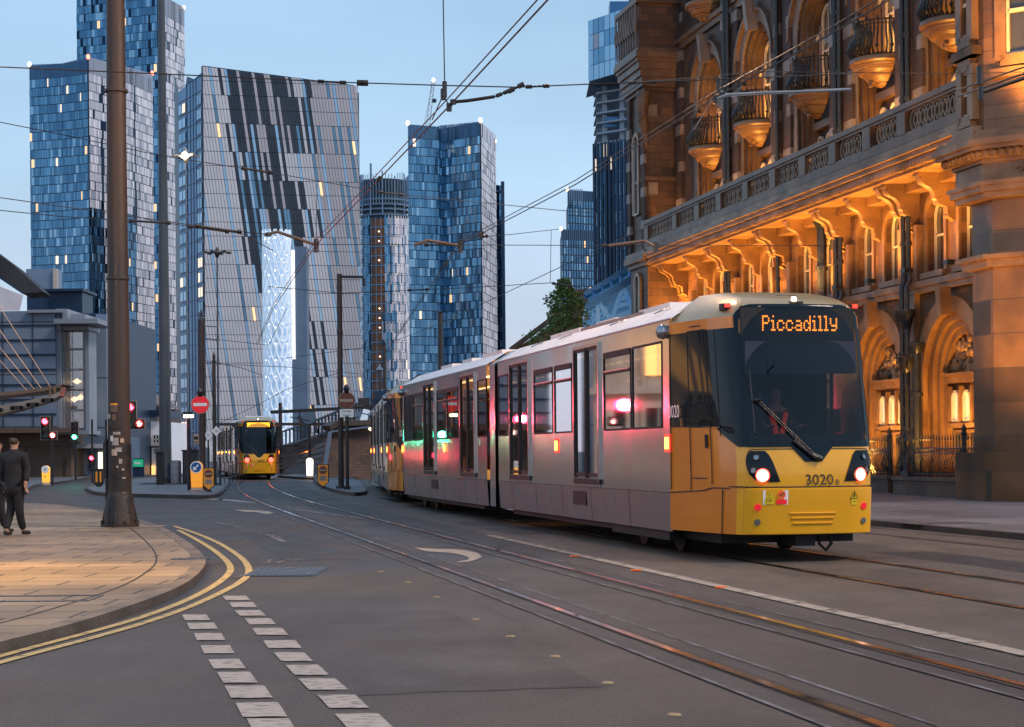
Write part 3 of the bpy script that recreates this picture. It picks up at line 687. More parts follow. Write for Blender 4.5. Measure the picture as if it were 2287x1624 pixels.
# crane
t=thing('tower_crane','thin luffing crane jib rising behind the centre tower','crane')
a=P(955,285,720); b=P(968,180,720); mb=MB()
d_=(b-a); ex=Vector((.8,0,0))
for s_ in (-1,1): mb.bar(a+ex*s_,b+ex*s_*.6,.22)
N=16
for i in range(N):
    s_=1 if i%2 else -1; mb.bar(a+d_*(i/N)+ex*s_,a+d_*((i+1)/N)-ex*s_,.16)
mb.bar(b,P(945,285,720),.12); build('jib',mb,M['galv'],t); beacon(t,(b.x,b.y,b.z),'warm',6,.6)
mb=MB(); q=P(970,225,720); mb.lathe([(0,-1),(.9,-.5),(.9,.5),(0,1)],tuple(q),8); build('hook_block',mb,M['navy'],t)
# stepped towers H
def framed(t,x0,x1,ytop,Y,nx,fh,lit,name='glass_facade'):
    a=P(x0,ytop,Y); b=P(x1,ytop,Y+6); z=a.z
    mb=MB(); facade(mb,a,b,0,z,(b-a).length/nx,fh,lambda j,x,y:'t' if j<0 else pick([('d',.3),('m',.4),('n',.25),('l',.12),('o',lit)]),tilt=.03,stag=False,gap=.5,hgap=.25,crown=4); build(name,mb,TM,t)
    return a,b
t=thing('skyscraper','stepped blue glass tower beside the tower with open floors','skyscraper')
a,b=framed(t,1253,1332,512,700,14,3.0,.03); prism_body(t,[(a.x,a.y+.5),(b.x,b.y+.5),(b.x,b.y+20),(a.x,a.y+20)],a.z-1)
a,b=framed(t,1267,1332,424,706,11,3.0,.01,'upper_facade'); prism_body(t,[(a.x,a.y+.5),(b.x,b.y+.5),(b.x,b.y+20),(a.x,a.y+20)],a.z-5,'upper_core')
beacon(t,(a.x,a.y,a.z),'warm',5,.5); a=P(1253,512,700); beacon(t,tuple(a),'warm',5,.5)
mb=MB()
for i in range(9): 
    q=P(1268+i*4,424,705); mb.bar((q.x,q.y,q.z-6),(q.x,q.y,q.z+.3),.3)
build('roof_screen',mb,M['steel_blue'],t)
# tower I with open floors
t=thing('construction_tower','tower with open concrete floors below a netted top','tower under construction')
YI=450; px=lambda x,y,dy=0:P(x,y,YI+dy)
mb=MB(); a=px(1329,330); b=P(1425,330,YI-10)
facade(mb,a,b,0,px(1329,325).z,1.5,3.4,lambda j,x,y:pick([('d',.4),('m',.34),('n',.14),('l',.16),('y',.01)]),tilt=.03,stag=False,gap=.35,hgap=.12); build('glass_facade',mb,TM,t)
mb=MB(); zc=px(1329,322).z
D_=(b-a); D_.z=0; n_=Vector((D_.y,-D_.x,0)).normalized(); n_=n_ if n_.dot(-a)>0 else -n_
for i in range(12):
    q=Vector((a.x,a.y,0))+D_*(i/11); mb.bar(q+n_*.5,q+n_*.5+zf(zc),.34,.6)
build('fins',mb,M['navy'],t)
zs=[px(1329,y).z for y in (322,300,277,255,232,210,188)]
mb=MB(); mbc=MB(); q0=px(1332,250); q1=P(1425,250,YI-8)
for i,z in enumerate(zs):
    mb.m=0; mb.prism([(q0.x,q0.y-1),(q1.x,q1.y-1),(q1.x,q1.y+18),(q0.x,q0.y+16)],z-.25,z+.2)
for xx in (.2,.62,.95):
    for yy in (0,8): 
        c=q0+(q1-q0)*xx; mb.bar((c.x,c.y+1+yy,0),(c.x,c.y+1+yy,zs[-1]+2),1.1)
build('floor_slabs',mb,mat('wet_concrete',(.42,.47,.53),(.34,.39,.45),rough=.7,ns=.3),t)
mb=MB()
for i,z in enumerate(zs[:-1]):
    for k in range(6): 
        c=q0+(q1-q0)*(k*.05); mb.bar((c.x,c.y-.8,z),(c.x,c.y-.8,z+1.3),.09)
    mb.bar((q0.x,q0.y-.8,z+1.1),(q0.x+3,q0.y-1,z+1.1),.08)
build('edge_rails',mb,M['galv'],t)
mb=MB(); a=px(1316,186,-6); b=P(1425,200,YI-22); zt=px(1316,47,-6).z; zb=px(1316,183,-6).z
facade(mb,a,b,zb,zt,2.2,3.6,lambda j,x,y:pick([('n',.35),('l',.6),('s',.1)]),tilt=.02,stag=False,gap=.18,hgap=.06)
mb.m=TI['t']; mb.quad((a.x,a.y,zb),(b.x,b.y,zb),(b.x,b.y+20,zb),(a.x,a.y+20,zb)); build('netted_top',mb,TM,t)
mb=MB(); a2=px(1362,24,-2); b2=px(1390,3,-2); mb.box(a2.x,a2.y,a2.z-1,P(1405,3,YI).x,a2.y+6,b2.z); build('plant_room',mb,M['cobalt'],t)
mb=MB(); a3=px(1350,276,-1); mb.box(a3.x,a3.y-1,a3.z-1,a3.x+6,a3.y,a3.z+1.5); build('loading_deck',mb,M['cobalt'],t)
# ================= tram ======================================================================
M['tram_yellow']=mat('tram_yellow',(.90,.43,.008),(.82,.37,.007),rough=.28,ns=1.2,coat=.6,rv=.05)
M['tram_yellow_lit']=mat('tram_yellow_lit',(.78,.235,.006),(.68,.19,.005),rough=.26,ns=1.5,coat=.6,rv=.06)  # cab-side copy of the yellow, with warm orange light in its colour
M['tram_silver']=mat('tram_silver',(.70,.68,.63),(.58,.56,.52),rough=.15,metal=.9,ns=.9,rv=.04,bump=.03,bs=1.2)
M['tram_skirt']=mat('tram_skirt',(.36,.32,.31),(.30,.265,.255),rough=.30,metal=.65,ns=1.5,rv=.06)
M['tram_roof']=mat('tram_roof',(.86,.79,.76),(.76,.70,.67),rough=.42,ns=2.2,metal=.1)
M['cab_roof']=mat('cab_roof',(.42,.32,.16),(.36,.28,.15),rough=.35,metal=.3,ns=2,coat=.4)
M['cab_glass']=mat('cab_glass',(.006,.012,.018),rough=.05)
M['tram_glass']=glassy('tram_glass',(.62,.60,.56),.025,.5,.20)
M['windscreen_glass']=glassy('windscreen_glass',(.36,.40,.44),.02,.16,.03)
M['rubber']=mat('rubber',(.012,.012,.013),(.02,.02,.02),rough=.6,ns=6)
M['door_frame']=mat('door_frame',(.5,.47,.45),(.42,.4,.39),rough=.2,metal=.9,ns=3)
M['interior']=mat('interior',(.34,.20,.10),(.26,.15,.08),rough=.6,ns=2,emit=(1,.42,.10),es=.42)  # amber cabin light put into the surfaces as their own glow
M['ceiling_light']=emis('ceiling_light',(1,.62,.22),4.5)
M['seat_blue']=mat('seat_blue',(.03,.05,.12),(.05,.07,.14),rough=.8,ns=12)
M['led']=emis('led',(1,.25,.02),5.0)
M['headlamp']=emis('headlamp',(1,.66,.42),3.2)
M['lamp_ring']=emis('lamp_ring',(1,.06,.04),2.2)
M['lens']=mat('lens',(.42,.42,.44),(.3,.3,.32),rough=.12,metal=.9,ns=9)
M['red_lens']=mat('red_lens',(.5,.01,.02),rough=.2,emit=(1,.02,.04),es=.5)
M['marker']=emis('marker',(1,.42,.06),6)
M['marker_red']=emis('marker_red',(1,.05,.03),1.6)
M['hazard_yellow']=mat('hazard_yellow',(.85,.6,.02),rough=.4)
half=[(0,0),(.40,.015),(.66,.06),(.80,.13),(.87,.23),(.93,.40),(1.04,.80),(1.225,2.05)]
pl=[Vector((x,y)) for x,y in half]
for _ in range(2):
    o=[pl[0]]
    for a,b in zip(pl,pl[1:]): o+=[a*.75+b*.25,a*.25+b*.75]
    pl=o+[pl[-1]]
arc=[0]
for a,b in zip(pl,pl[1:]): arc.append(arc[-1]+(b-a).length)
LM=arc[-1]
def plan(l):
    s_=1 if l>=0 else -1; a=min(abs(l),LM)
    for i in range(len(pl)-1):
        if a<=arc[i+1]+1e-9:
            k=(a-arc[i])/(arc[i+1]-arc[i]) if arc[i+1]>arc[i] else 0
            p=pl[i].lerp(pl[i+1],k); d=(pl[i+1]-pl[i]).normalized(); return Vector((p.x*s_,p.y)),Vector((d.y*s_,-d.x))
M['wheel_shadow']=mat('wheel_shadow',(.010,.009,.009),rough=.7)  # wheels coloured as dark as the shadow under the body
M['cab_glass'].node_tree.nodes['Principled BSDF'].inputs['Specular IOR Level'].default_value=.28
ZT=3.50; ZS=3.12
def cab(l,z,off=0):
    p,n=plan(l); w_=max(0,min(1,(LM-abs(l))/(LM-.75)))
    p=p+n*off
    y=p.y; x=p.x
    if z>1.25: y+=.235*(z-1.25)*w_
    if z<.9: y+=.10*(.9-z)*w_
    if z>ZS:
        q=(z-ZS)/(ZT-ZS); x*=1-.36*q**1.3*(1 if abs(l)>.9 else .55+.45*abs(l)/.9); q2=max(0,(z-3.25)/(ZT-3.25)); y+=(.10*q2+.80*q2**2.2)*w_
    # glass faces narrow slightly upward
    return Vector((x,y,z))
def cgrid(mb,ls,zs,off=0):
    b=[[cab(l,z,off) for l in ls] for z in zs]
    i0=len(mb.v)
    for r in b:
        for p in r: mb.v.append(tuple(p))
    n=len(ls)
    for j in range(len(zs)-1):
        for i in range(n-1): mb.f.append([i0+j*n+i,i0+j*n+i+1,i0+(j+1)*n+i+1,i0+(j+1)*n+i]); mb.mi.append(mb.m)
def lin(a,b,n): return [a+(b-a)*i/n for i in range(n+1)]
def patch(mb,rows,off,nl=16):
    """skin patch given rows of (z, l0, l1), laid just proud of the cab shell"""
    g=[[cab(l0+(l1-l0)*i/nl,z,off) for i in range(nl+1)] for z,l0,l1 in rows]; i0=len(mb.v); n=nl+1
    for r in g:
        for p in r: mb.v.append(tuple(p))
    for j in range(len(rows)-1):
        for i in range(nl): mb.f.append([i0+j*n+i,i0+j*n+i+1,i0+(j+1)*n+i+1,i0+(j+1)*n+i]); mb.mi.append(mb.m)
def cpt(l,z,off): return cab(l,z,off)
def cn(l,z):
    a=cab(l+.01,z)-cab(l-.01,z); b=cab(l,z+.01)-cab(l,z-.01); n=a.cross(b).normalized(); 
    return n if n.y<0 or abs(n.x)>.5 else -n
def cdisc(mb,l,z,r,off,th=.012,n=20):
    c=cab(l,z,off); nn=cn(l,z)
    if nn.y>0: nn=-nn
    mb.tube([c-nn*.02,c+nn*th],r,n)
def cline(mb,pts,w=.012,off=.012,n=8):
    """thin seam along a chain of (l,z)"""
    P_=[]
    for (l0,z0),(l1,z1) in zip(pts,pts[1:]):
        for i in range(n): P_.append(cab(l0+(l1-l0)*i/n,z0+(z1-z0)*i/n,off))
    P_.append(cab(*pts[-1],off)); mb.tube(P_,w/2,5)
LB=LM; ART=13.47
def sideglass_open(l,z): return False
BITS={'P':["11110","10001","10001","11110","10000","10000","10000"],'i':["00100","00000","01100","00100","00100","00100","01110"],
'c':["00000","00000","01110","10001","10000","10001","01110"],'a':["00000","00000","01110","00001","01111","10001","01111"],
'd':["00001","00001","01101","10011","10001","10011","01101"],'l':["01100","00100","00100","00100","00100","00100","01110"],
'y':["00000","10001","10001","10001","01111","00001","01110"]}
YB_=[2.05]
def ymap(x):
    u=(x-CX)/FV; Y=7.125/(CT*u+ST); return Y*(CT-ST*u)-21.15
yb=dict(w1a=ymap(1480),w1b=ymap(1414),w0a=ymap(1410),w0b=ymap(1350),d1a=ymap(1341),d1b=ymap(1286),wa1=ymap(1278),wa2=ymap(1240),wb1=ymap(1235),wb2=ymap(1194),d2a=ymap(1184),d2b=ymap(1142),s1=ymap(1136),s2=ymap(1114))
HX=1.225
def tram_half(root,rot,first):
    def B(name,mb,m,**k):
        o=build(name,mb,m,root,**k)
        if rot: o.location=(0,28.1,0); o.rotation_euler=(0,0,PI)
        return o
    # cab shell: behind the windscreen it is open so the driver's seat shows
    mb=MB(); ls=lin(-LB,LB,72)
    zs=[.36,.42,.6,.8,.95,1.1,1.25,1.46]
    mb.m=0; cgrid(mb,[l for l in ls if abs(l)<1.06],zs); mb.m=2; cgrid(mb,[l for l in ls if l<=-1.0],zs); cgrid(mb,[l for l in ls if l>=1.0],zs); lsL=lin(-LB,-.82,30); lsR=lin(.82,LB,30)
    mb.m=2
    for q in (lsL,lsR): cgrid(mb,q,[1.46,1.6,1.73,2,2.4,2.8,2.98,3.12])
    mb.m=1; cgrid(mb,lsL,[3.12,3.2,3.28,3.36,3.43,3.48,3.5]); cgrid(mb,lsR,[3.12,3.2,3.28,3.36,3.43,3.48,3.5]); cgrid(mb,lin(-.82,.82,20),[3.25,3.3,3.36,3.42,3.46,3.49,3.5])
    top=[cab(l,3.5) for l in ls]; mb.add(top,[tuple(range(len(top)))])
    B('cab',mb,[M['tram_yellow'],M['cab_roof'],M['tram_yellow_lit']],smooth=35)
    # side skins: same yellow paint with orange light put in its colour; seams
    for s_ in (-1,1):
        mb=MB(); rows=[(1.46,.86,.95),(1.52,.86,1.06),(1.60,.86,1.22),(1.70,.86,1.40),(1.735,.86,LM-.02),(2.2,.86,LM-.02),(2.6,.85,LM-.02),(2.93,.84,LM-.02),(2.97,.84,LM-.02)]
        patch(mb,[(z,s_*a,s_*b) for z,a,b in rows],.012,18); B('cab_side_window',mb,M['cab_glass'],smooth=50)
    mb=MB()
    for s_ in (-1,1):
        for ch in (((1.55,.98),(1.55,1.73)),((1.55,1.73),(2.14,1.73)),((1.55,2.98),(2.14,2.98)),((2.14,.9),(2.14,2.98)),((LM-.06,.9),(LM-.06,2.98)),((1.72,3.04),(2.05,3.04)),((1.3,.36),(1.3,.92)),((1.15,.94),(1.55,.94)),((1.55,.94),(1.8,.90)),((1.8,.90),(LM,.86)),((.84,.96),(1.15,.96)),((.84,.96),(1.0,.955)),((1.7,1.06),(2.1,1.06)),((1.55,1.73),(1.55,2.98)),((1.3,1.6),(1.3,2.96))):
            cline(mb,[(s_*l,z) for l,z in ch],.014,.014)
        cline(mb,[(s_*1.66,1.62),(s_*1.66,1.45)],.04,.02)
    cline(mb,[(-.86,.955),(.86,.955)],.016,.004,24)
    cline(mb,[(-.82,1.38),(-.78,1.425),(-.55,1.43),(-.24,1.43),(-.10,1.27),(.12,1.27),(.26,1.43),(.55,1.43),(.78,1.425),(.82,1.38)],.01,.008)
    B('panel_seams',mb,M['rubber'])
    # windscreen surround, glass, V notch
    def wrows(z0,z1,l,r=.20,n=8):
        o=[]
        for i in range(n+1):
            a=PI/2*i/n; o.append((z0+r*.4*(1-math.cos(a)),l-r*.4*(1-math.sin(a))))
        for i in range(n+1):
            a=PI/2*i/n; o.append((z1-r*(1-math.sin(a)),l-r*(1-math.cos(a))))
        return o
    mb=MB(); fr=[(1.46,.85),(1.5,.86),(1.6,.86),(2.2,.86),(2.8,.86)]+[(3.1+.17*math.sin(PI/2*i/8),.86-.17*(1-math.cos(PI/2*i/8))) for i in range(9)]
    def inner(z): return .80 if z<3.05 else .80-.16*(1-math.cos(min(1,(z-3.05)/.17)*PI/2))
    for s_ in (-1,1): patch(mb,[(z,s_*a,s_*(min(a-.02,inner(z)) if z<3.22 else 0)) for z,a in fr if z<3.26]+[(3.27,s_*.69,0)],.014,6)
    patch(mb,[(1.455,-.80,.80),(1.53,-.80,.80)],.014,16)
    patch(mb,[(1.27,-.10,.12),(1.35,-.17,.19),(1.462,-.27,.29)],.012,8)
    B('windscreen_surround',mb,M['cab_glass'],smooth=50)
    mb=MB(); patch(mb,[(z,-min(.80,inner(z)),min(.80,inner(z))) for z in (1.53,1.8,2.1,2.4,2.7,2.82,3.0,3.1,3.16,3.22)],.008,20)
    B('windscreen',mb,M['windscreen_glass'],smooth=50)
    mb=MB(); p0=cab(0,2.86); mb.box(-.76,p0.y+.10,2.80,.76,p0.y+.14,3.22); B('display_box',mb,M['black_matte'])
    mb=MB(); p1=cab(0,2.45); mb.box(-.74,p1.y+.10,2.38,.74,p1.y+.12,2.79); B('sun_blind',mb,mat('sun_blind',(.035,.045,.075),(.028,.036,.06),rough=.8,ns=4))
    if first:
        mb=MB(); word='Piccadilly'; px_=.0198; x0=-.47; col=0; y_=cab(0,2.86).y+.093
        for ch in word:
            bm=BITS[ch]; cols=[c for c in range(5) if any(r[c]=='1' for r in bm)]; lo,hi=min(cols),max(cols)
            for r,row in enumerate(bm):
                for c in range(lo,hi+1):
                    if row[c]=='1':
                        xx=x0+(col+c-lo)*px_; zz=3.11-r*.0285
                        mb.box(xx-.0082,y_-.004,zz-.0105,xx+.0082,y_,zz+.0105)
            col+=hi-lo+2
        B('destination_display',mb,M['led'])
    # bumper with ridges, lamps and stickers
    mb=MB(); cgrid(mb,lin(-.86,.86,34),[.37,.40,.55,.75,.90,.935],.022); e1=[cab(l,.935,.022) for l in lin(-.86,.86,34)]; e2=[cab(l,.945,0) for l in lin(-.86,.86,34)]; mb.band(e1,e2)
    for z,h in ((.625,.30),(.565,.28),(.50,.26)):
        pts=[cab(l,z,.030) for l in lin(-h,h,12)]; mb.tube(pts,.011,6)
    B('bumper',mb,M['tram_yellow'],smooth=40)
    for s_ in (-1,1):
        mb=MB(); rows=[(1.02,s_*.42,s_*.66),(1.05,s_*.435,s_*.74),(1.12,s_*.46,s_*.81),(1.2,s_*.49,s_*.84),(1.28,s_*.52,s_*.85),(1.36,s_*.56,s_*.83),(1.405,s_*.60,s_*.78)]
        patch(mb,rows,.012,8)
        hl=build('headlight_cluster',mb,M['cab_glass'],root,smooth=50)
        if rot: hl.location=(0,28.1,0); hl.rotation_euler=(0,0,PI)
        for (l,z,r,m_,nm) in ((.645,1.10,.078,'headlamp','headlamp'),(.755,1.165,.036,'lens','side_lamp'),(.715,1.325,.036,'lens','upper_lamp')):
            mb=MB(); cdisc(mb,s_*l,z,r,.012,.014); mb.m=1
            c_=cab(s_*l,z,.018); nn=cn(s_*l,z); nn=nn if nn.y<0 else -nn; ax=nn.orthogonal().normalized(); bx=nn.cross(ax)
            mb.tube([c_+nn*.010+(ax*math.cos(q)+bx*math.sin(q))*r*1.06 for q in lin(0,2*PI,20)],.008,5)
            build(nm,mb,[M[m_],M['lamp_ring'] if m_=='headlamp' else M['rubber']],hl)
        mb=MB(); cdisc(mb,s_*.70,.705,.042,.024,.012); B('red_lamp',mb,M['red_lens'])
        mb=MB(); cdisc(mb,s_*.70,.52,.040,.024,.012); B('parking_lamp',mb,M['lens'])
        mb=MB(); q=cab(s_*LM,3.02)+Vector((s_*.05,.12,0)); mb.lathe([(0,-.10),(.07,-.08),(.10,0),(.07,.08),(0,.10)],tuple(q),14); B('camera_dome',mb,M['lens'],smooth=60)
        mb=MB(); q=cab(s_*1.1,3.24,.02); mb.box(q.x-.05,q.y-.06,q.z-.03,q.x+.05,q.y+.10,q.z+.05); mb.m=1; mb.box(q.x-.03,q.y-.09,q.z+.0,q.x+.03,q.y-.06,q.z+.05); B('roof_marker',mb,[M['rubber'],M['marker_red']])
    mb=MB(); mb.add([cab(-.155,3.42,.012),cab(.155,3.42,.012),cab(.10,3.29,.03),cab(-.10,3.29,.03)],[(0,1,2,3)]); mb.m=1; cdisc(mb,0,3.345,.032,.02,.02); B('top_lamp',mb,[M['rubber'],emis('top_lamp_glow',(1,.9,.75),7)])
    # wiper
    mb=MB(); a=cab(.02,1.31,.05); b=cab(-.66,2.02,.07)
    for o_ in (0,.035): mb.tube([a+Vector((o_,0,0)),b+Vector((o_,0,.02))],.010,6)
    mb.tube([cab(-.70,1.62,.045),cab(-.70,2.0,.05),cab(-.70,2.42,.045)],.010,6)
    mb.tube([cab(-.72,2.03,.05),cab(-.60,2.05,.08)],.022,8); mb.tube([cab(-.02,1.35,.05),cab(.10,1.30,.05)],.035,8); mb.tube([cab(-.24,1.53,.05),cab(.02,1.31,.06)],.020,8)
    B('wiper',mb,M['black_iron'])
    # numbers and stickers
    mb=MB(); put_text(mb,'3020',.19,cab(.08,1.035,.016),(1,0,0),(0,.12,1)); put_text(mb,'B',.095,cab(.325,1.005,.016),(1,0,0),(0,.12,1)); B('fleet_number',mb,M['rubber'])
    mb=MB()
    for s_ in (-1,1):
        o_=cab(s_*(LM-.02),1.93,.02); put_text(mb,'3020',.24,o_+Vector((0,-.22,0)),(0,-1 if s_<0 else 1,0),(0,0,1),sx=1.0)
    B('side_number',mb,M['sign_white'])
    mb=MB(); y_=cab(-.50,.8,.032)
    def rct(l0,l1,z0,z1,o_): mb.add([cab(l0,z0,o_),cab(l1,z0,o_),cab(l1,z1,o_),cab(l0,z1,o_)],[(0,1,2,3)])
    mb.m=0; rct(-.64,-.33,.735,.915,.026)
    mb.m=1; mb.add([cab(-.62,.815,.030),cab(-.50,.815,.030),cab(-.56,.905,.030)],[(0,1,2)]); rct(-.62,-.50,.745,.805,.030)
    mb.m=2; rct(-.475,-.345,.742,.80,.030); mb.m=2; c_=cab(-.41,.86,.031); mb.tube([c_+Vector((math.cos(q)*.042,0,math.sin(q)*.042)) for q in lin(0,2*PI,18)],.006,5); mb.tube([c_+Vector((-.03,0,.03)),c_+Vector((.03,0,-.03))],.005,5)
    mb.m=3; put_text(mb,'!',.07,cab(-.56,.848,.034),(1,0,0),(0,0,1)); put_text(mb,'Danger',.034,cab(-.56,.79,.034),(1,0,0),(0,0,1))
    mb.tube([c_+Vector((-.02,0,-.01)),c_+Vector((.02,0,.01))],.008,5)
    mb.m=1; mb.add([cab(.50,.80,.030),cab(.60,.80,.030),cab(.55,.90,.030)],[(0,1,2)]); rct(.51,.59,.72,.79,.030); mb.m=3; 
    mb.tube([cab(.50,.80,.032),cab(.60,.80,.032),cab(.55,.90,.032),cab(.50,.80,.032)],.004,4); put_text(mb,'Danger',.022,cab(.55,.765,.034),(1,0,0),(0,0,1)); mb.tube([cab(.55,.82,.034),cab(.55,.865,.034)],.009,4)
    B('warning_sticker',mb,[M['sign_white'],M['hazard_yellow'],M['sign_red'],M['rubber']])
    # cab interior: console, bulkhead
    mb=MB(); mb.box(-.78,.35,.9,.78,.72,1.62); mb.box(-1.0,2.0,.9,1.0,2.05,3.0); mb.m=1
    for (x,z) in ((.30,1.66),(.50,1.66)): mb.box(x,.5,z,x+.03,.53,z+.02)
    mb.box(-.45,1.3,1.0,.05,1.4,2.2)
    B('cab_interior',mb,[M['black_matte'],M['seat_blue']])
    # ---- passenger body ----
    def zone(y0,y1,holes_z):
        pass
    holes=[(yb['w1a'],yb['w1b'],1.74,2.90,0),(yb['w0a'],yb['w0b'],1.74,2.90,1),(yb['d1a'],yb['d1b'],1.0,3.06,2),(yb['wa1'],yb['wa2'],1.74,2.86,1),(yb['wb1'],yb['wb2'],1.74,2.86,1),(yb['d2a'],yb['d2b'],1.0,3.06,2),(yb['s1'],yb['s2'],1.74,2.90,0)]
    ys=sorted({2.05,ART}|{v for h in holes for v in h[:2]}); zz=[.86,1.0,1.74,2.86,2.90,3.06,3.19]
    for s_ in (-1,1):
        mb=MB()
        for y0,y1 in zip(ys,ys[1:]):
            for z0,z1 in zip(zz,zz[1:]):
                ym,zm=(y0+y1)/2,(z0+z1)/2
                if any(h[0]<ym<h[1] and h[2]<zm<h[3] for h in holes): continue
                mb.quad((s_*HX,y0,z0),(s_*HX,y1,z0),(s_*HX,y1,z1),(s_*HX,y0,z1))
        B('body_side',mb,M['tram_silver'])
    mb=MB()
    for s_ in (-1,1):
        mb.m=0; mb.quad((s_*HX,2.05,.85),(s_*HX,ART,.85),(s_*(HX-.03),ART,.33),(s_*(HX-.03),2.05,.33))
        mb.m=1
        for y in (4.1,6.3,8.2,10.2,12.2): mb.quad((s_*(HX+.003),y,.85),(s_*(HX+.003),y+.018,.85),(s_*(HX-.027),y+.018,.34),(s_*(HX-.027),y,.34))
        mb.quad((s_*(HX+.003),6.6,.56),(s_*(HX+.003),7.45,.56),(s_*(HX-.0+.001),7.45,.78),(s_*(HX+.004),6.6,.78))
        mb.m=2; mb.bar((s_*(HX+.004),2.05,.865),(s_*(HX+.004),ART,.865),.012,.018)
    B('skirt',mb,[M['tram_skirt'],M['rubber'],M['door_frame']])
    mb=MB(); pr=[(-HX,3.19),(-.78,3.46),(-.5,3.50),(.5,3.50),(.78,3.46),(HX,3.19)]
    cx0=[cab(l,3.5) for l in (0,)][0]
    for (x0,z0),(x1,z1) in zip(pr,pr[1:]): mb.quad((x0,1.95,z0),(x1,1.95,z1),(x1,ART,z1),(x0,ART,z0))
    mb.add([(x,2.0,z) for x,z in pr],[tuple(range(6))]); 
    for y,l_ in ((4.2,1.6),(7.2,1.2),(9.6,2.2)): mb.box(-.55,y,3.5,.55,y+l_,3.60)
    B('roof',mb,M['tram_roof'])
    mb=MB()
    for s_ in (-1,1): mb.tube([(s_*(HX-.01),2.05,3.185),(s_*(HX-.01),ART,3.185)],.018,6)
    for y in (3.2,5.6,9.0,11.2): mb.tube([(-.50,y,3.51),(-.92,y+.1,3.41),(-.98,y+.35,3.375)],.010,5)
    mb.bar((-.72,5.0,3.50),(-.72,8.8,3.50),.03,.05)
    B('roof_trim',mb,M['tram_skirt'])
    # glazing, doors
    for s_ in (-1,1):
        for (y0,y1,z0,z1,ty) in holes:
            x=s_*(HX-.006)
            if ty<2:
                mb=MB(); mb.m=0; mb.quad((x,y0,z0),(x,y1,z0),(x,y1,z1),(x,y0,z1)); mb.m=1
                if ty==1:
                    mb.bar((s_*(HX+.004),y0,2.60),(s_*(HX+.004),y1,2.60),.025,.04); 
                    mb.bar((s_*(HX+.006),y0+.02,z1-.04),(s_*(HX+.006),y1-.02,z1-.04),.02,.07); mb.m=2; mb.bar((s_*(HX+.012),y0+.05,2.625),(s_*(HX+.012),y1-.05,2.625),.012,.018); mb.m=1
                for a_,b_ in (((y0,z0),(y1,z0)),((y0,z1),(y1,z1)),((y0,z0),(y0,z1)),((y1,z0),(y1,z1))): mb.bar((x,a_[0],a_[1]),(x,b_[0],b_[1]),.03,.03)
                B('window',mb,[M['tram_glass'],M['rubber'],M['door_frame']])
            else:
                mb=MB(); mb.m=2
                for a_,b_ in (((y0,z0-.06),(y0,z1)),((y1,z0-.06),(y1,z1)),((y0-.03,z1+.02),(y1+.03,z1+.02))): mb.bar((s_*(HX+.015),a_[0],a_[1]),(s_*(HX+.015),b_[0],b_[1]),.045,.05)
                ym=(y0+y1)/2; mb.m=1
                for ya,yb_ in ((y0+.02,ym-.008),(ym+.008,y1-.02)):
                    for a_,b_ in (((ya+.03,z0),(ya+.03,z1)),((yb_-.03,z0),(yb_-.03,z1)),((ya,z0+.05),(yb_,z0+.05)),((ya,z1-.03),(yb_,z1-.03))): mb.bar((s_*(HX+.008),a_[0],a_[1]),(s_*(HX+.008),b_[0],b_[1]),.03,.055)
                mb.m=0; mb.quad((s_*(HX+.006),y0,z0),(s_*(HX+.006),y1,z0),(s_*(HX+.006),y1,z1),(s_*(HX+.006),y0,z1))
                mb.m=1; mb.box(min(s_*HX,s_*(HX+.03)),y0-.06,.90,max(s_*HX,s_*(HX+.03)),y1+.06,.985); mb.m=2; mb.bar((s_*(HX+.03),y0,.88),(s_*(HX+.03),y1,.88),.03,.02)
                B('door',mb,[M['tram_glass'],M['rubber'],M['door_frame']])
        for y in (2.16,(yb['d1b']+yb['wa1'])/2+1.3,11.6) if False else (2.14,8.55,):
            mb=MB()
            for k in (-.045,.045): mb.m=0; mb.bar((s_*(HX+.012),y+k,1.44),(s_*(HX+.012),y+k,1.60),.05,.03); 
            mb.m=1; mb.box(min(s_*HX,s_*(HX+.012)),y-.13,1.40,max(s_*HX,s_*(HX+.012)),y+.13,1.64); B('marker_light',mb,[M['marker'],M['marker_red']])
    # inside
    mb=MB(); mb.box(-1.19,2.1,.86,1.19,ART,.95); mb.box(-1.19,2.1,3.08,1.19,ART,3.14)
    for y0,y1 in ((2.5,yb['w0b']),(yb['wa1'],yb['wb2'])):
        y=y0+.1
        while y<y1-.6:
            for x in (-.95,.95):
                mb.m=1; mb.box(x-.22,y,1.3,x+.22,y+.5,1.42); mb.box(x-.22,y+.42,1.4,x+.22,y+.52,2.0)
            y+=.95
    mb.m=0
    B('saloon',mb,[M['interior'],M['seat_blue']])
    mb=MB()
    for x in (-.62,.62):
        for y in (2.6,4.6,6.6,8.6,10.6): mb.box(x-.05,y,3.05,x+.05,y+1.5,3.075)
    B('ceiling_light',mb,M['ceiling_light'])
    mb=MB()
    for y in (yb['d1a'],yb['d1b'],yb['d2a'],yb['d2b'],7.6):
        for x in (-.55,.55): mb.tube([(x,y,.95),(x,y,3.1)],.02,6)
    for x in (-.55,.55): mb.tube([(x,2.3,2.75),(x,ART,2.75)],.018,6)
    B('grab_pole',mb,mat('pole_yellow',(.7,.42,.03),rough=.4))
    # bogie
    mb=MB(); mb.box(-1.2,2.06,.76,1.2,ART,.853); mb.box(-1.12,3.6,.24,1.12,12.6,.60); mb.box(-1.15,2.35,.20,-1.08,5.3,.5); mb.box(-.9,.9,.22,.9,2.6,.5); mb.box(-1.05,2.4,.30,1.05,5.0,.42)  # first box added to stop the glowing floor lighting the road
    mb.tube([(.25,.42,.42),(.22,.36,.22),(.30,.35,.14),(.38,.36,.22),(.36,.42,.40)],.022,6); mb.box(-.12,.30,.2,.14,.8,.42)
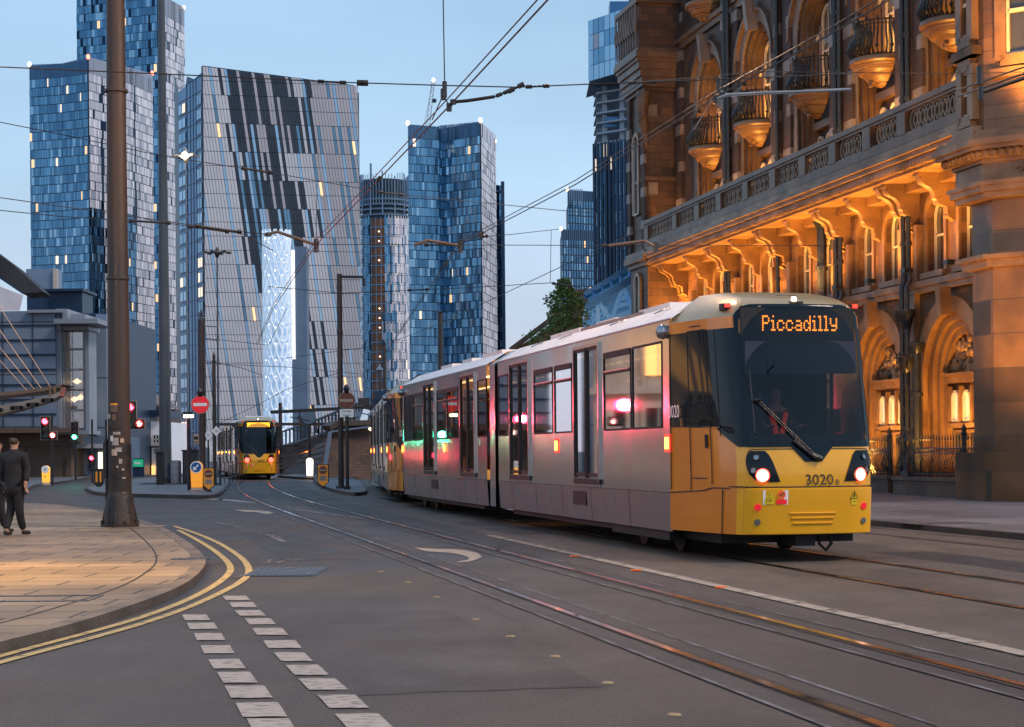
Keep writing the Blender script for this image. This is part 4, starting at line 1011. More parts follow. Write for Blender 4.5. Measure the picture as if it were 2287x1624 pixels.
    B('underframe',mb,M['black_matte'])
    for y in (3.0,4.8):
        mb=MB()
        for s_ in (-1,1): mb.tube([(s_*.70,y,.33),(s_*.80,y,.33)],.315,20); mb.tube([(s_*.80,y,.33),(s_*.84,y,.33)],.12,12)
        mb.tube([(-.8,y,.33),(.8,y,.33)],.06,8); B('wheel',mb,[M['wheel_shadow']],smooth=40)
def make_tram():
    root=thing('tram','silver articulated tram with yellow nose numbered 3020 heading this way','tram')
    tram_half(root,0,True); tram_half(root,PI,False)
    mb=MB(); pr=[(-1.17,.36),(-1.17,3.12),(-.76,3.41),(.76,3.41),(1.17,3.12),(1.17,.36)]
    for i,y in enumerate(lin(ART,28.1-ART,8)):
        pass
    def ringp(y,k): return [(x*k,y,.4+(z-.4)*(k if k<1 else 1)) for x,z in pr]
    rows=[ringp(ART+ (28.1-2*ART)*i/8,1.0 if i%2 else .955) for i in range(9)]
    for a,b in zip(rows,rows[1:]): mb.band(a,b)
    mid=(28.1)/2
    build('bellows',mb,M['rubber'],root)
    mb=MB(); w_=.0
    for x0,z0,x1,z1 in ((-HX,.34,-HX,3.17),(-HX,3.17,-.78,3.44),(-.78,3.44,.78,3.44),(.78,3.44,HX,3.17),(HX,3.17,HX,.34)): mb.quad((x0,mid-.27,z0),(x1,mid-.27,z1),(x1,mid+.27,z1),(x0,mid+.27,z0))
    build('joint_panel',mb,M['tram_silver'],root)
    mb=MB()
    for yy in (-1,1):
        mb.tube([(-.55,mid-3+0,3.55),(.0,mid-3.0,3.6),(.55,mid-3,3.55)],.03,6)
    mb.box(-.5,mid-3.6,3.52,.5,mid-2.4,3.6)
    build('pantograph_base',mb,M['black_iron'],root)
    return root
tram=make_tram()
o_=S(8.35,21.15,0.0); 
far2=dup(tram,(P(0,0,1).x*0-0,0,0),0,'rear coupled tram, yellow cab just behind the front tram',skip=('destination_display','driver'))
p2=S(8.35,21.15+28.35,0); far2.location=p2; far2.rotation_euler=(0,0,R(5.6))
far3=dup(tram,(0,0,0),0,'distant tram on the curve seen between the striped tower and the no entry signs',skip=('destination_display',))
pf=P(577,1057,99); far3.location=(pf.x+.05,99,0); far3.rotation_euler=(0,0,R(11.5))
tram.location=o_; tram.rotation_euler=(0,0,TH); ORG[tram.name]=Matrix.Translation(o_)@Matrix.Rotation(TH,4,'Z')
# the far tram shows a smeared amber display and red lamps
mb=MB(); y_=cab(0,2.86).y+.06
for r in range(3):
    mb.box(-.62,y_,2.92+r*.09,.62,y_+.01,2.98+r*.09)
for i in range(11): mb.box(-.58+i*.115,y_-.004,2.93,-.53+i*.115,y_,3.16)
build('amber_display',mb,emis('amber_display',(1,.42,.03),2.2),far3)
mb=MB()
for s_ in (-1,1): cdisc(mb,s_*.645,1.10,.13,.03,.03)
build('tail_lamp',mb,emis('tail_lamp',(1,.06,.04),7),far3)
mb=MB()
for k in range(5): mb.bar((-1.25,2.2+k*5,1.56),(-1.25,2.9+k*5,1.56),.04,.06)
build('side_lamp',mb,emis('side_lamp_amber',(1,.5,.05),7),far3)
# ================= people ====================================================================
M['skin']=mat('skin',(.45,.25,.17),(.38,.2,.13),rough=.5,ns=20); M['coat_dark']=mat('coat_dark',(.008,.008,.01),(.016,.015,.018),rough=.85,ns=6,bump=.4,bs=18)
M['trousers']=mat('trousers',(.007,.007,.009),(.014,.013,.016),rough=.85,ns=8,bump=.3,bs=20); M['hair']=mat('hair',(.03,.018,.01),(.06,.035,.02),rough=.6,ns=30,bump=.6,bs=90)
M['hivis']=mat('hivis',(.75,.08,.03),(.6,.05,.02),rough=.6,emit=(1,.06,.03),es=.25)
def skin_mesh(name,pts,edges,m,parent,rootv=0,sub=2):
    me=bpy.data.meshes.new(name); me.from_pydata([p[:3] for p in pts],edges,[]); me.materials.append(m)
    o=bpy.data.objects.new(name,me); C.objects.link(o); o.parent=parent
    sk=o.modifiers.new('s','SKIN'); sk.use_smooth_shade=True
    for i,p in enumerate(pts):
        r_=p[3]; me.skin_vertices[0].data[i].radius=(r_[0],r_[1]) if isinstance(r_,tuple) else (r_,r_)
    me.skin_vertices[0].data[rootv].use_root=True
    ss=o.modifiers.new('ss','SUBSURF'); ss.levels=sub; ss.render_levels=sub
    return o
def chain(pts,edges,start,seq):
    k=start
    for p in seq:
        pts.append(p); edges.append((k,len(pts)-1)); k=len(pts)-1
    return k
def hand(pts,edges,w,d,side,fwd):
    """palm and five bent fingers growing from wrist vertex w; d = direction the hand hangs"""
    wv=Vector(pts[w][:3]); d=Vector(d).normalized(); f=Vector(fwd).normalized(); s_=d.cross(f).normalized()
    palm=wv+d*.05; pts.append((*palm,(.032,.018))); pi=len(pts)-1; edges.append((w,pi))
    for k,(o,l) in enumerate(((-.026,.066),(-.009,.078),(.009,.073),(.027,.058))):
        a=palm+d*.035+f*o; b=a+d*l*.55+s_*side*.012; c=b+d*l*.45+s_*side*.028
        chain(pts,edges,pi,[(*a,.010),(*b,.0085),(*c,.0065)])
    a=palm-d*.015-f*.034; b=a+d*.03-f*.012+s_*side*.012; c=b+d*.026+s_*side*.01
    chain(pts,edges,pi,[(*a,.012),(*b,.010),(*c,.008)])
def person(loc,rz,label,h=1.72,stride=.16,lean=0):
    t=thing('person',label,'person',loc,rz); k=h/1.75
    pts=[]; ed=[]
    def V_(x,y,z,r): 
        r=tuple(q*k for q in r) if isinstance(r,tuple) else r*k
        return (x*k,y*k,z*k,r)
    pts.append(V_(0,0,.98,(.16,.12)))
    n=chain(pts,ed,0,[V_(0,.01,1.12,(.145,.11)),V_(0,.01,1.28,(.165,.12)),V_(0,0,1.40,(.17,.11))])
    nk=chain(pts,ed,n,[V_(0,.0,1.50,(.06,.06))]); 
    chain(pts,ed,nk,[V_(0,-.015,1.57,(.062,.075)),V_(0,-.02,1.64,(.078,.095)),V_(0,-.01,1.71,(.066,.08))])
    for s_ in (-1,1):
        ph=s_*stride
        hip=chain(pts,ed,0,[V_(s_*.095,0,.90,(.10,.105)),V_(s_*.10,-ph*.35-.03,.52,(.066,.07)),V_(s_*.10,ph*.2,.30,(.058,.062)),V_(s_*.10,-ph*-.9,.09,(.038,.042))])
        chain(pts,ed,hip,[V_(s_*.105,ph*.9-.08,.045,(.045,.04)),V_(s_*.115,ph*.9-.18,.035,(.038,.03))])
        a=chain(pts,ed,n,[V_(s_*.19,0,1.40,(.065,.065)),V_(s_*.24,ph*.3,1.16,(.047,.05)),V_(s_*.245,-ph*.5-.03,.92,(.032,.034))])
        hand(pts,ed,a,(0,-.15,-1),-s_,(0,-1,0))
    body=skin_mesh('body',pts,ed,M['skin'],t)
    # coat
    c=[];e=[]
    c.append(V_(0,.005,1.10,(.185,.150))); b=chain(c,e,0,[V_(0,.01,.90,(.20,.17)),V_(0,.01,.68,(.215,.18))])
    n=chain(c,e,0,[V_(0,.01,1.28,(.195,.15)),V_(0,0,1.41,(.19,.13))]); chain(c,e,n,[V_(0,0,1.50,(.09,.09)),V_(0,.01,1.55,(.08,.085))])
    for s_ in (-1,1):
        ph=s_*stride; chain(c,e,n,[V_(s_*.20,0,1.405,(.085,.085)),V_(s_*.245,ph*.3,1.16,(.066,.07)),V_(s_*.25,-ph*.45-.02,.95,(.052,.055))])
    skin_mesh('coat',c,e,M['coat_dark'],t)
    c=[];e=[]; c.append(V_(0,0,.97,(.165,.135)))
    for s_ in (-1,1):
        ph=s_*stride; chain(c,e,0,[V_(s_*.095,0,.88,(.115,.12)),V_(s_*.10,-ph*.35-.03,.52,(.082,.086)),V_(s_*.10,ph*.2,.30,(.072,.076)),V_(s_*.10,ph*.9,.10,(.062,.066))])
    skin_mesh('trousers',c,e,M['trousers'],t)
    for s_ in (-1,1):
        ph=s_*stride; c=[V_(s_*.105,ph*.9+.03,.055,(.05,.05)),V_(s_*.11,ph*.9-.08,.05,(.052,.042)),V_(s_*.115,ph*.9-.19,.035,(.045,.03))]
        skin_mesh('shoe',c,[(0,1),(1,2)],M['black_matte'],t)
    c=[V_(0,.02,1.60,(.08,.085)),V_(0,.015,1.68,(.088,.10)),V_(0,.0,1.735,(.07,.085))]; skin_mesh('hair',c,[(0,1),(1,2)],M['hair'],t)
    mb=MB()
    for s_ in (-1,1): mb.lathe([(0,-.012),(.010,0),(0,.012)],(s_*.03*k,-.112*k,1.645*k),8)
    mb.bar((0,-.112*k,1.63*k),(0,-.125*k,1.605*k),.018,.02); mb.m=1; mb.bar((-.022*k,-.104*k,1.578*k),(.022*k,-.104*k,1.578*k),.008)
    build('face',mb,[M['skin'],M['sign_brown']],body)
    return t
pp=G(33,1196,PH); person((pp.x,pp.y,PH),R(165),'person in a dark coat and trousers walking away across the near pavement',1.66,.14)
pp=G(-6,1190,PH); person((pp.x,pp.y,PH),R(150),'person in dark clothes cut off by the left edge of the frame',1.62,.12)
# driver in the tram cab
dp=tram.matrix_world if False else None
def driver(label):
    base=Matrix.Translation(o_)@Matrix.Rotation(TH,4,'Z'); loc=base@Vector((-.10,1.02,.95))
    t=thing('person',label,'person',loc,TH)
    pts=[(0,.12,.48,(.16,.13))]; ed=[]
    n=chain(pts,ed,0,[(0,.12,.66,(.15,.11)),(0,.08,.86,(.17,.115)),(0,.06,.95,(.15,.10))]); nk=chain(pts,ed,n,[(0,.03,1.05,(.055,.06))])
    chain(pts,ed,nk,[(0,.01,1.13,(.062,.075)),(0,.0,1.20,(.077,.094)),(0,.01,1.27,(.06,.075))])
    for s_ in (-1,1):
        chain(pts,ed,0,[(s_*.10,-.02,.47,(.095,.09)),(s_*.11,-.38,.48,(.07,.07)),(s_*.11,-.42,.08,(.045,.05)),(s_*.11,-.52,.04,(.04,.035))])
        a=chain(pts,ed,n,[(s_*.18,.05,.94,(.065,.065)),(s_*.24,-.10,.74,(.05,.05)),(s_*.22,-.32,.76,(.033,.033))]); hand(pts,ed,a,(0,-1,-.1),1,(1,0,0))
    b=skin_mesh('body',pts,ed,M['skin'],t)
    c=[(0,.12,.50,(.185,.15))]; e=[]; n=chain(c,e,0,[(0,.12,.66,(.18,.14)),(0,.08,.86,(.195,.14)),(0,.06,.96,(.165,.12))])
    for s_ in (-1,1): chain(c,e,n,[(s_*.19,.05,.94,(.08,.08)),(s_*.245,-.08,.75,(.065,.065)),(s_*.235,-.22,.755,(.05,.05))])
    skin_mesh('vest',c,e,M['coat_dark'],t)
    mb=MB(); mb.bar((-.10,-.10,.95),(-.02,-.09,.62),.09,.03); mb.bar((.10,-.10,.95),(.04,-.09,.62),.09,.03); build('hivis_strip',mb,M['hivis'],t)
    c=[(0,.03,1.17,(.078,.085)),(0,.03,1.25,(.084,.095)),(0,.02,1.30,(.065,.075))]; skin_mesh('hair',c,[(0,1),(1,2)],M['hair'],t)
    mb=MB()
    for s_ in (-1,1): mb.lathe([(0,-.012),(.010,0),(0,.012)],(s_*.03,-.09,1.205),8)
    mb.bar((0,-.09,1.19),(0,-.105,1.165),.018,.02); build('face',mb,M['skin'],b)
driver('tram driver seated behind the windscreen with an orange-red safety strip')
# ================= grand hotel on the right ==================================================
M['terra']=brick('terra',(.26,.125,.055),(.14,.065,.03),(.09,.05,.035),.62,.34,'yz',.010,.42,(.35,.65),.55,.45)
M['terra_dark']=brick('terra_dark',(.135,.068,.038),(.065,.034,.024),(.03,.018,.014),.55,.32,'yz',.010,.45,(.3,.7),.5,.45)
M['red_brick']=brick('red_brick',(.105,.052,.038),(.065,.034,.028),(.04,.028,.024),.23,.075,'yz',.008,.7,(.3,.7),.6,.3)
M['granite']=brick('granite',(.050,.029,.018),(.21,.105,.045),(.05,.04,.035),1.3,.85,'yz',.010,.3,(.3,.7),.9,.2)
M['plinth']=brick('plinth',(.09,.055,.04),(.13,.085,.06),(.03,.02,.02),1.2,.42,'yz',.012,.5,(.3,.7),.9,.4)
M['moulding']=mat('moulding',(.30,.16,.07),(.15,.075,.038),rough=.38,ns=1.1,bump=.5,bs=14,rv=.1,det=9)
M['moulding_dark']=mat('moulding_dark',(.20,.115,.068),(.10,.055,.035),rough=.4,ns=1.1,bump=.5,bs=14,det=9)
M['pale_stone']=mat('pale_stone',(.30,.23,.19),(.19,.14,.115),rough=.45,ns=1.5,bump=.2)
M['sash']=mat('sash',(.62,.52,.42),(.5,.42,.34),rough=.4,ns=5)
M['room_glass']=mat('room_glass',(.015,.016,.02),(.04,.035,.035),rough=.06,ns=.8,coat=1)
M['curtain_glow']=mat('curtain_glow',(.30,.20,.12),(.10,.07,.05),rough=.3,ns=1.6,emit=(1,.6,.3),es=.18,coat=.5)
M['bright_pane']=mat('bright_pane',(.7,.6,.5),(.5,.4,.3),rough=.3,ns=1.5,emit=(1,.72,.45),es=.55)
M['relief']=mat('relief',(.46,.25,.10),(.07,.035,.018),rough=.5,ns=2.4,bump=1,bs=5,det=8)
W0=23.0
M['rail_iron']=mat('rail_iron',(.006,.008,.011),(.014,.017,.022),rough=.35,ns=8)
hotel=thing('hotel','ornate terracotta hotel with arches and balconies lit orange by floodlights','hotel',(0,0,0),TH)
# arcs
def arch_pts(c,w,zs,n=14,rise=1.0):
    return [(c-w/2*math.cos(PI*i/n), zs+w/2*rise*math.sin(PI*i/n)) for i in range(n+1)]
def arch_wall(mb,x,t0,t1,z0,z1,c,w,sill,zs,rise=1.0,depth=.5):
    """wall piece in plane x with one round-headed opening and its reveal"""
    a,b=c-w/2,c+w/2
    mb.quad((x,t0,z0),(x,a,z0),(x,a,z1),(x,t0,z1)); mb.quad((x,b,z0),(x,t1,z0),(x,t1,z1),(x,b,z1))
    if sill>z0: mb.quad((x,a,z0),(x,b,z0),(x,b,sill),(x,a,sill)); mb.quad((x,a,sill),(x,b,sill),(x+depth,b,sill),(x+depth,a,sill))
    ap=arch_pts(c,w,zs,14,rise)
    for p,q in zip(ap,ap[1:]): mb.quad((x,p[0],p[1]),(x,q[0],q[1]),(x,q[0],z1),(x,p[0],z1))
    full=[(a,sill)]+ap+[(b,sill)]
    for p,q in zip(full,full[1:]): mb.quad((x,p[0],p[1]),(x,q[0],q[1]),(x+depth,q[0],q[1]),(x+depth,p[0],p[1]))
def arch_ring(mb,x,c,w,sill,zs,wd,proud,rise=1.0,legs=True,back=.02):
    """moulded band round an arch: width wd outside an opening of width w"""
    i_=arch_pts(c,w,zs,16,rise); o=arch_pts(c,w+2*wd,zs,16,(w*rise+2*wd)/(w+2*wd))
    if legs: i_=[(c-w/2,sill)]+i_+[(c+w/2,sill)]; o=[(c-w/2-wd,sill)]+o+[(c+w/2+wd,sill)]
    for k in range(len(i_)-1):
        a,b,p,q=i_[k],i_[k+1],o[k],o[k+1]
        mb.quad((x-proud,a[0],a[1]),(x-proud,b[0],b[1]),(x-proud,q[0],q[1]),(x-proud,p[0],p[1]))
        mb.quad((x-proud,p[0],p[1]),(x-proud,q[0],q[1]),(x+back,q[0],q[1]),(x+back,p[0],p[1]))
        mb.quad((x-proud,a[0],a[1]),(x-proud,b[0],b[1]),(x+back,b[0],b[1]),(x+back,a[0],a[1]))
def sash(root_,x,c,w,z0,z1,arched=True,m='room_glass',bars=True,name='window'):
    mb=MB(); mb.m=0
    pts=arch_pts(c,w,z1-w/2 if arched else z1,10,1 if arched else .001)
    poly_=[(x,c-w/2,z0)]+[(x,p[0],p[1]) for p in pts]+[(x,c+w/2,z0)]
    mb.add(poly_,[tuple(range(len(poly_)))]); mb.m=1; fw=.07
    ch=[(c-w/2,z0)]+pts+[(c+w/2,z0),(c-w/2,z0)]
    for p,q in zip(ch,ch[1:]):
        if abs(p[0]-q[0])+abs(p[1]-q[1])>.01: mb.bar((x-.05,p[0],p[1]),(x-.05,q[0],q[1]),fw,.08,up=(1,0,0))
    if bars:
        zm=(z0+z1)/2; mb.bar((x-.05,c-w/2,zm),(x-.05,c+w/2,zm),.06,.07,up=(1,0,0))
        if w>.8: mb.bar((x-.04,c,z0),(x-.04,c,z1),.04,.05,up=(1,0,0))
    return build(name,mb,[M[m],M['sash']],root_)
bays=[47.4,52.5,57.8,63.5,69.0]; bnd=[44.9,49.95,55.15,60.65,66.2,73.4]
TE=73.4
def orn(mb,x,y,z,r,n=6,seed=1):
    rr=random.Random(seed)
    for _ in range(n):
        a=rr.uniform(0,2*PI); q=rr.uniform(.2,1)*r; s_=r*rr.uniform(.18,.36)
        mb.lathe([(0,-s_),(s_*.8,-s_*.5),(s_,0),(s_*.8,s_*.5),(0,s_)],(x-rr.uniform(0,.1)*r,y+q*math.cos(a),z+q*math.sin(a)),7)
gf=MB(); gfm=MB(); rel=MB(); ff=MB(); up=MB(); upm=MB(); quo=MB(); rw=MB()
for k,c in enumerate(bays):
    t0,t1=bnd[k],bnd[k+1]
    # ground floor: deep stepped arch
    arch_wall(gf,W0,t0,t1,0,6.0,c,3.5,0,3.55,1.0,.5)
    arch_ring(gfm,W0,c,3.5,0,3.55,.46,.16); arch_ring(gfm,W0+.12,c,3.06,0,3.55,.24,.06,back=.4); arch_ring(gfm,W0+.24,c,2.66,0,3.55,.22,.04,back=.4); arch_ring(gfm,W0+.36,c,2.3,0,3.55,.2,.04,back=.2)
    gfm.bar((W0-.28,c,5.2),(W0-.34,c,6.0),.34,.30,up=(0,1,0))
    rel=MB(); bw=W0+.50; pts=arch_pts(c,3.3,3.5,14); rel.add([(bw,p[0],p[1]) for p in pts],[tuple(range(len(pts)))]); 
    rr=random.Random(k+5)
    for q in range(44):
        a=rr.uniform(.15,PI-.15); r_=rr.uniform(.1,1.02); 
        if r_>1.05: continue
        y_=c-r_*math.cos(a); z_=3.58+r_*math.sin(a); s_=rr.uniform(.06,.17)
        rel.lathe([(0,-s_*1.3),(s_*.8,-s_*.6),(s_,0),(s_*.7,s_*.7),(0,s_*1.2)],(bw-.02,y_,z_),7)
        if q%3==0: rel.tube([(bw-.06,y_,z_),(bw-.08,y_+rr.uniform(-.3,.3),z_+rr.uniform(-.1,.35)),(bw-.05,y_+rr.uniform(-.3,.3),z_+rr.uniform(-.2,.2))],[.05,.045,.025],6)
    build('tympanum_relief',rel,M['relief'],hotel,smooth=60)
    gfm.box(bw-.22,c-1.2,3.3,bw+.1,c+1.2,3.5); gfm.box(bw-.3,c-1.2,3.5,bw+.1,c+1.2,3.58)
    rw.quad((bw,c-1.7,0),(bw,c+1.7,0),(bw,c+1.7,3.55),(bw,c-1.7,3.55))
    for q in range(3):
        sash(hotel,bw-.06,c-.72+q*.72,.40,2.2,3.05,True,'bright_pane',False)
        gfm.bar((bw-.12,c-.36+q*.72-.36+.0-.36 if False else c-1.08+q*.72,2.1),(bw-.12,c-1.08+q*.72,3.2),.14,.1,up=(0,1,0))
    gfm.bar((bw-.12,c+1.08,2.1),(bw-.12,c+1.08,3.2),.14,.1,up=(0,1,0)); gfm.box(bw-.2,c-1.2,2.0,bw,c+1.2,2.14)
    mb=MB(); mb.box(bw-.03,c-.95,.1,bw+.02,c+.95,1.95); mb.m=1
    for q in (-.95,0,.95): mb.bar((bw-.06,c+q,.1),(bw-.06,c+q,1.95),.08)
    mb.bar((bw-.06,c-.95,1.9),(bw-.06,c+.95,1.9),.08); build('entrance_door',mb,[M['room_glass'],M['moulding_dark']],hotel)
    # first floor pair of arched windows
    for j,dc in enumerate((-1.05,1.05)):
        cc=c+dc; a=t0 if j==0 else c; b=c if j==0 else t1
        arch_wall(ff,W0,a,b,6.3,9.3,cc,1.15,6.55,8.15,1,.32); arch_ring(gfm,W0,cc,1.15,6.55,8.15,.16,.07)
        sash(hotel,W0+.28,cc,1.15,6.55,8.72,True,'room_glass')
        gfm.bar((W0-.10,cc+(-.95 if j==0 else .95),6.35),(W0-.10,cc+(-.95 if j==0 else .95),8.0),.30,.22,up=(0,1,0))
        gfm.box(W0-.2,cc-.75,6.38,W0+.05,cc+.75,6.55)
    # upper floor giant arch
    uw=3.1
    arch_wall(up,W0,t0,t1,9.9,18.3,c,uw,9.9,15.75,1,.62)
    arch_ring(quo,W0,c,uw,11.5,15.75,.42,.05); arch_ring(upm,W0,c,uw+.84,15.0,15.75,.12,.22,1,False)
    for q,(ww,dp) in enumerate(((2.75,.15),(2.45,.30),(2.15,.45))): arch_ring(upm,W0+dp,c,ww,9.9,15.75,.19,.06,back=.45)
    quo.bar((W0-.2,c,17.0),(W0-.32,c,18.1),.40,.30,up=(0,1,0))
    upm.box(W0-.16,c-uw/2-.5,14.9,W0+.6,c-uw/2+.25,15.2); upm.box(W0-.16,c+uw/2-.25,14.9,W0+.6,c+uw/2+.5,15.2)
    bx=W0+.62
    rw.quad((bx,c-1.6,9.9),(bx,c+1.6,9.9),(bx,c+1.6,17.5),(bx,c-1.6,17.5))
    for q in range(3): sash(hotel,bx-.05,c-.78+q*.78,.52,10.5,12.2,True,'curtain_glow' if k in(0,1,3) else 'room_glass',False)
    for q in range(4): upm.bar((bx-.12,c-1.17+q*.78,10.2),(bx-.12,c-1.17+q*.78,12.0),.14,.14,up=(0,1,0))
    upm.box(bx-.25,c-1.4,12.45,bx,c+1.4,12.7)
    sash(hotel,bx-.05,c,1.0,13.5,16.6,True,'room_glass'); 
    for s_ in (-1,1): sash(hotel,bx-.05,c+s_*.88,.48,13.5,15.7,True,'room_glass',False); upm.bar((bx-.12,c+s_*.58,13.4),(bx-.12,c+s_*.58,16.0),.12,.14,up=(0,1,0))
    # brick piers with stone bands between bays
    upm.box(W0-.12,t0,18.3,W0+.1,t1,18.55); upm.box(W0-.22,t0,18.55,W0+.1,t1,18.75)
    arch_wall(up,W0,t0,t1,18.75,30,c,3.1,18.75,25,1,.8); rw.quad((W0+.8,c-1.6,18.75),(W0+.8,c+1.6,18.75),(W0+.8,c+1.6,28),(W0+.8,c-1.6,28))
    sash(hotel,W0+.75,c,1.1,19.4,22.6,False,'room_glass')
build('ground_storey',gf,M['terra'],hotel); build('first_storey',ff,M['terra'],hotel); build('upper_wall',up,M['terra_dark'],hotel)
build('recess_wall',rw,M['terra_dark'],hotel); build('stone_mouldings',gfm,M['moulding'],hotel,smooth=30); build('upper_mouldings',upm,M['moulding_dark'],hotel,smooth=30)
build('arch_voussoirs',quo,M['pale_stone'],hotel)
# brick piers, banded
for b in bnd[1:]:
    for s_ in (-1,1):
        if b+s_*.55>TE: continue
        mb=MB(); mq=MB(); mb.box(W0-.16,b+s_*.62-.34,9.9,W0+.02,b+s_*.62+.34,18.3)
        z=11.6; i=0
        while z<18:
            mq.box(W0-.175,b+s_*.62-.345,z,W0,b+s_*.62+(.0 if i%2 else .345),z+.42); z+=1.55; i+=1
        for z in (19.5,21.0): mq.box(W0-.02,b+s_*.5-.3,z,W0+.1,b+s_*.5+.3,z+.4)
        pr_=build('brick_pier',mb,M['red_brick'],hotel); build('stone_bands',mq,M['pale_stone'],pr_)
# string course over the ground floor
mb=MB(); TN=42.4
mb.box(W0-.22,TN,5.98,W0+.05,TE,6.14); mb.box(W0-.30,TN,6.14,W0+.05,TE,6.32); mb.box(W0-.06,TN,6.32,W0+.05,TE,6.42)
for b in bnd[1:-1]: mb.box(W0-.18,b-.32,0,W0+.02,b+.32,5.98)
build('string_course',mb,M['moulding'],hotel)
# ledge, cornice
LX=21.45
mb=MB(); mb.m=0; mb.box(LX+.25,TN,9.22,W0,TE,9.42); mb.box(LX+.10,TN,9.42,W0,TE,9.55); mb.box(LX-.02,TN,9.55,W0,TE,9.68); mb.box(LX-.12,TN,9.68,W0,TE,9.80); mb.box(LX+.05,TN,9.80,W0,TE,10.02)
t=TN
while t<TE: mb.box(LX+.06,t,9.30,LX+.25,t+.10,9.42); t+=.22
mb.box(W0-.5,TN,8.95,W0,TE,9.22)
build('cornice',mb,M['moulding'],hotel)
# consoles
con=MB()
def console(mb,t,w=.25,x0=None,z1=9.22,ln=1.08,ht=1.35):
    prof=[(0,0),(ln,0),(ln,-.16),(ln*.92,-.34),(ln*.70,-.46),(ln*.58,-.62),(ln*.56,-.80),(ln*.42,-.98),(ln*.22,-1.06),(ln*.2,-1.25),(ln*.10,-1.42),(0,-1.5)]
    pts=[(W0-p[0],z1+p[1]*ht/1.5) for p in prof]; n=len(pts)
    o=[(p[0],t-w/2,p[1]) for p in pts]+[(p[0],t+w/2,p[1]) for p in pts]
    mb.add(o,[tuple(range(n)),tuple(range(n,2*n))[::-1]]+[(i,(i+1)%n,n+(i+1)%n,n+i) for i in range(n)])
    for zz,xx,r_ in ((-.20,ln*.86,.12),(-.80,ln*.42,.10),(-1.2,ln*.14,.07)): mb.tube([(W0-xx,t-w/2-.03,z1+zz),(W0-xx,t+w/2+.03,z1+zz)],r_,10)
    mb.box(W0-ln-.06,t-w/2-.05,z1-.10,W0,t+w/2+.05,z1+.01)
cons=[]
for b in bnd[1:-1]+[TE-.9]: cons+=[b-.24,b+.24]
for c in bays: cons+=[c]
for t in cons:
    mb=MB(); console(mb,t); build('console',mb,M['moulding'],hotel,smooth=35)
# balustrade with interlaced rings
mb=MB(); mr_=MB()
mb.box(LX+.04,TN,10.02,LX+.34,TE,10.30); mb.box(LX+.0,TN,10.98,LX+.38,TE,11.14); mb.box(LX+.05,TN,10.90,LX+.33,TE,10.98)
piers=sorted([b for b in bnd[1:-1]]+[c+.1 for c in bays]+[TE-.3])
for p in piers: mb.box(LX+.02,p-.28,10.28,LX+.36,p+.28,10.92)
t=TN+.2
while t<TE-.2:
    if all(abs(t-p)>.48 for p in piers):
        for k in range(14):
            a0,a1=2*PI*k/14,2*PI*(k+1)/14; mr_.bar((LX+.18,t+.33*math.cos(a0),10.60+.31*math.sin(a0)),(LX+.18,t+.33*math.cos(a1),10.60+.31*math.sin(a1)),.07,.12,up=(1,0,0))
        for k in range(4):
            a0,a1=PI/2*k,PI/2*(k+1); mr_.bar((LX+.18,t+.15*math.cos(a0),10.60+.24*math.sin(a0)),(LX+.18,t+.15*math.cos(a1),10.60+.24*math.sin(a1)),.05,.10,up=(1,0,0))
    t+=.46
mr_.m=0
build('balustrade',mb,M['pale_stone'] if False else M['moulding_dark'],hotel); build('balustrade_rings',mr_,mat('ring_stone',(.26,.165,.10),(.17,.105,.065),rough=.45,ns=2),hotel)
mb=MB(); mb.box(LX+.36,TN,10.3,LX+.38,TE,10.95); build('balustrade_back',mb,M['black_matte'],hotel)
# curved balconies
def balcony(c,z,x,R_=1.35,root_=hotel):
    t=hotel
    mb=MB(); a0,a1=PI/2,3*PI/2
    mb.lathe([(0,-.06),(R_+.05,-.06),(R_+.12,.0),(R_+.10,.12),(R_,.18),(0,.18)],(x,c,z),22,a0,a1)
    mb.lathe([(.0,-.72),(.12,-.71),(.24,-.66),(.28,-.60),(.40,-.58),(.52,-.48),(.58,-.40),(.60,-.34),(.72,-.33),(.80,-.24),(.82,-.18),(.88,-.17),(.89,-.12),(R_,-.10),(R_,-.06)],(x,c,z),10,a0,a1)
    console(mb,c,.22,z1=z-.30,ln=.55,ht=1.0) if False else None
    orn(mb,x-.42,c-.15,z-.58,.2,7,int(c)); 
    sl_=build('balcony',mb,M['moulding'],t,smooth=22)
    mr=MB()
    n=22
    for i in range(n+1):
        a=a0+(a1-a0)*i/n; pts=[]
        for q,(bu,h) in enumerate(((.02,.18),(.16,.30),(.22,.45),(.14,.65),(.02,.85),(-.03,1.05),(0,1.25))):
            pts.append((x+(R_-.05+bu)*math.cos(a),c+(R_-.05+bu)*math.sin(a),z+h))
        mr.tube(pts,.030,5)
    for h,r_ in ((1.25,.028),(1.12,.018),(.2,.02)):
        mr.tube([(x+(R_-.05)*math.cos(a),c+(R_-.05)*math.sin(a),z+h) for a in lin(a0,a1,24)],r_,5)
    for i in range(0,n+1,3):
        a=a0+(a1-a0)*i/n; mr.lathe([(0,0),(.04,.05),(.03,.1),(0,.14)],(x+(R_-.05)*math.cos(a),c+(R_-.05)*math.sin(a),z+1.25),6); mr.lathe([(0,-.1),(.08,0),(0,.1)],(x+(R_+.14)*math.cos(a),c+(R_+.14)*math.sin(a),z+.4),6)
    build('railing',mr,M['rail_iron'],sl_)
for k,c in enumerate(bays): balcony(c,13.4,W0+.15,.92)
for k,c in enumerate(bays): balcony(c,19.2,W0+.05,.92)
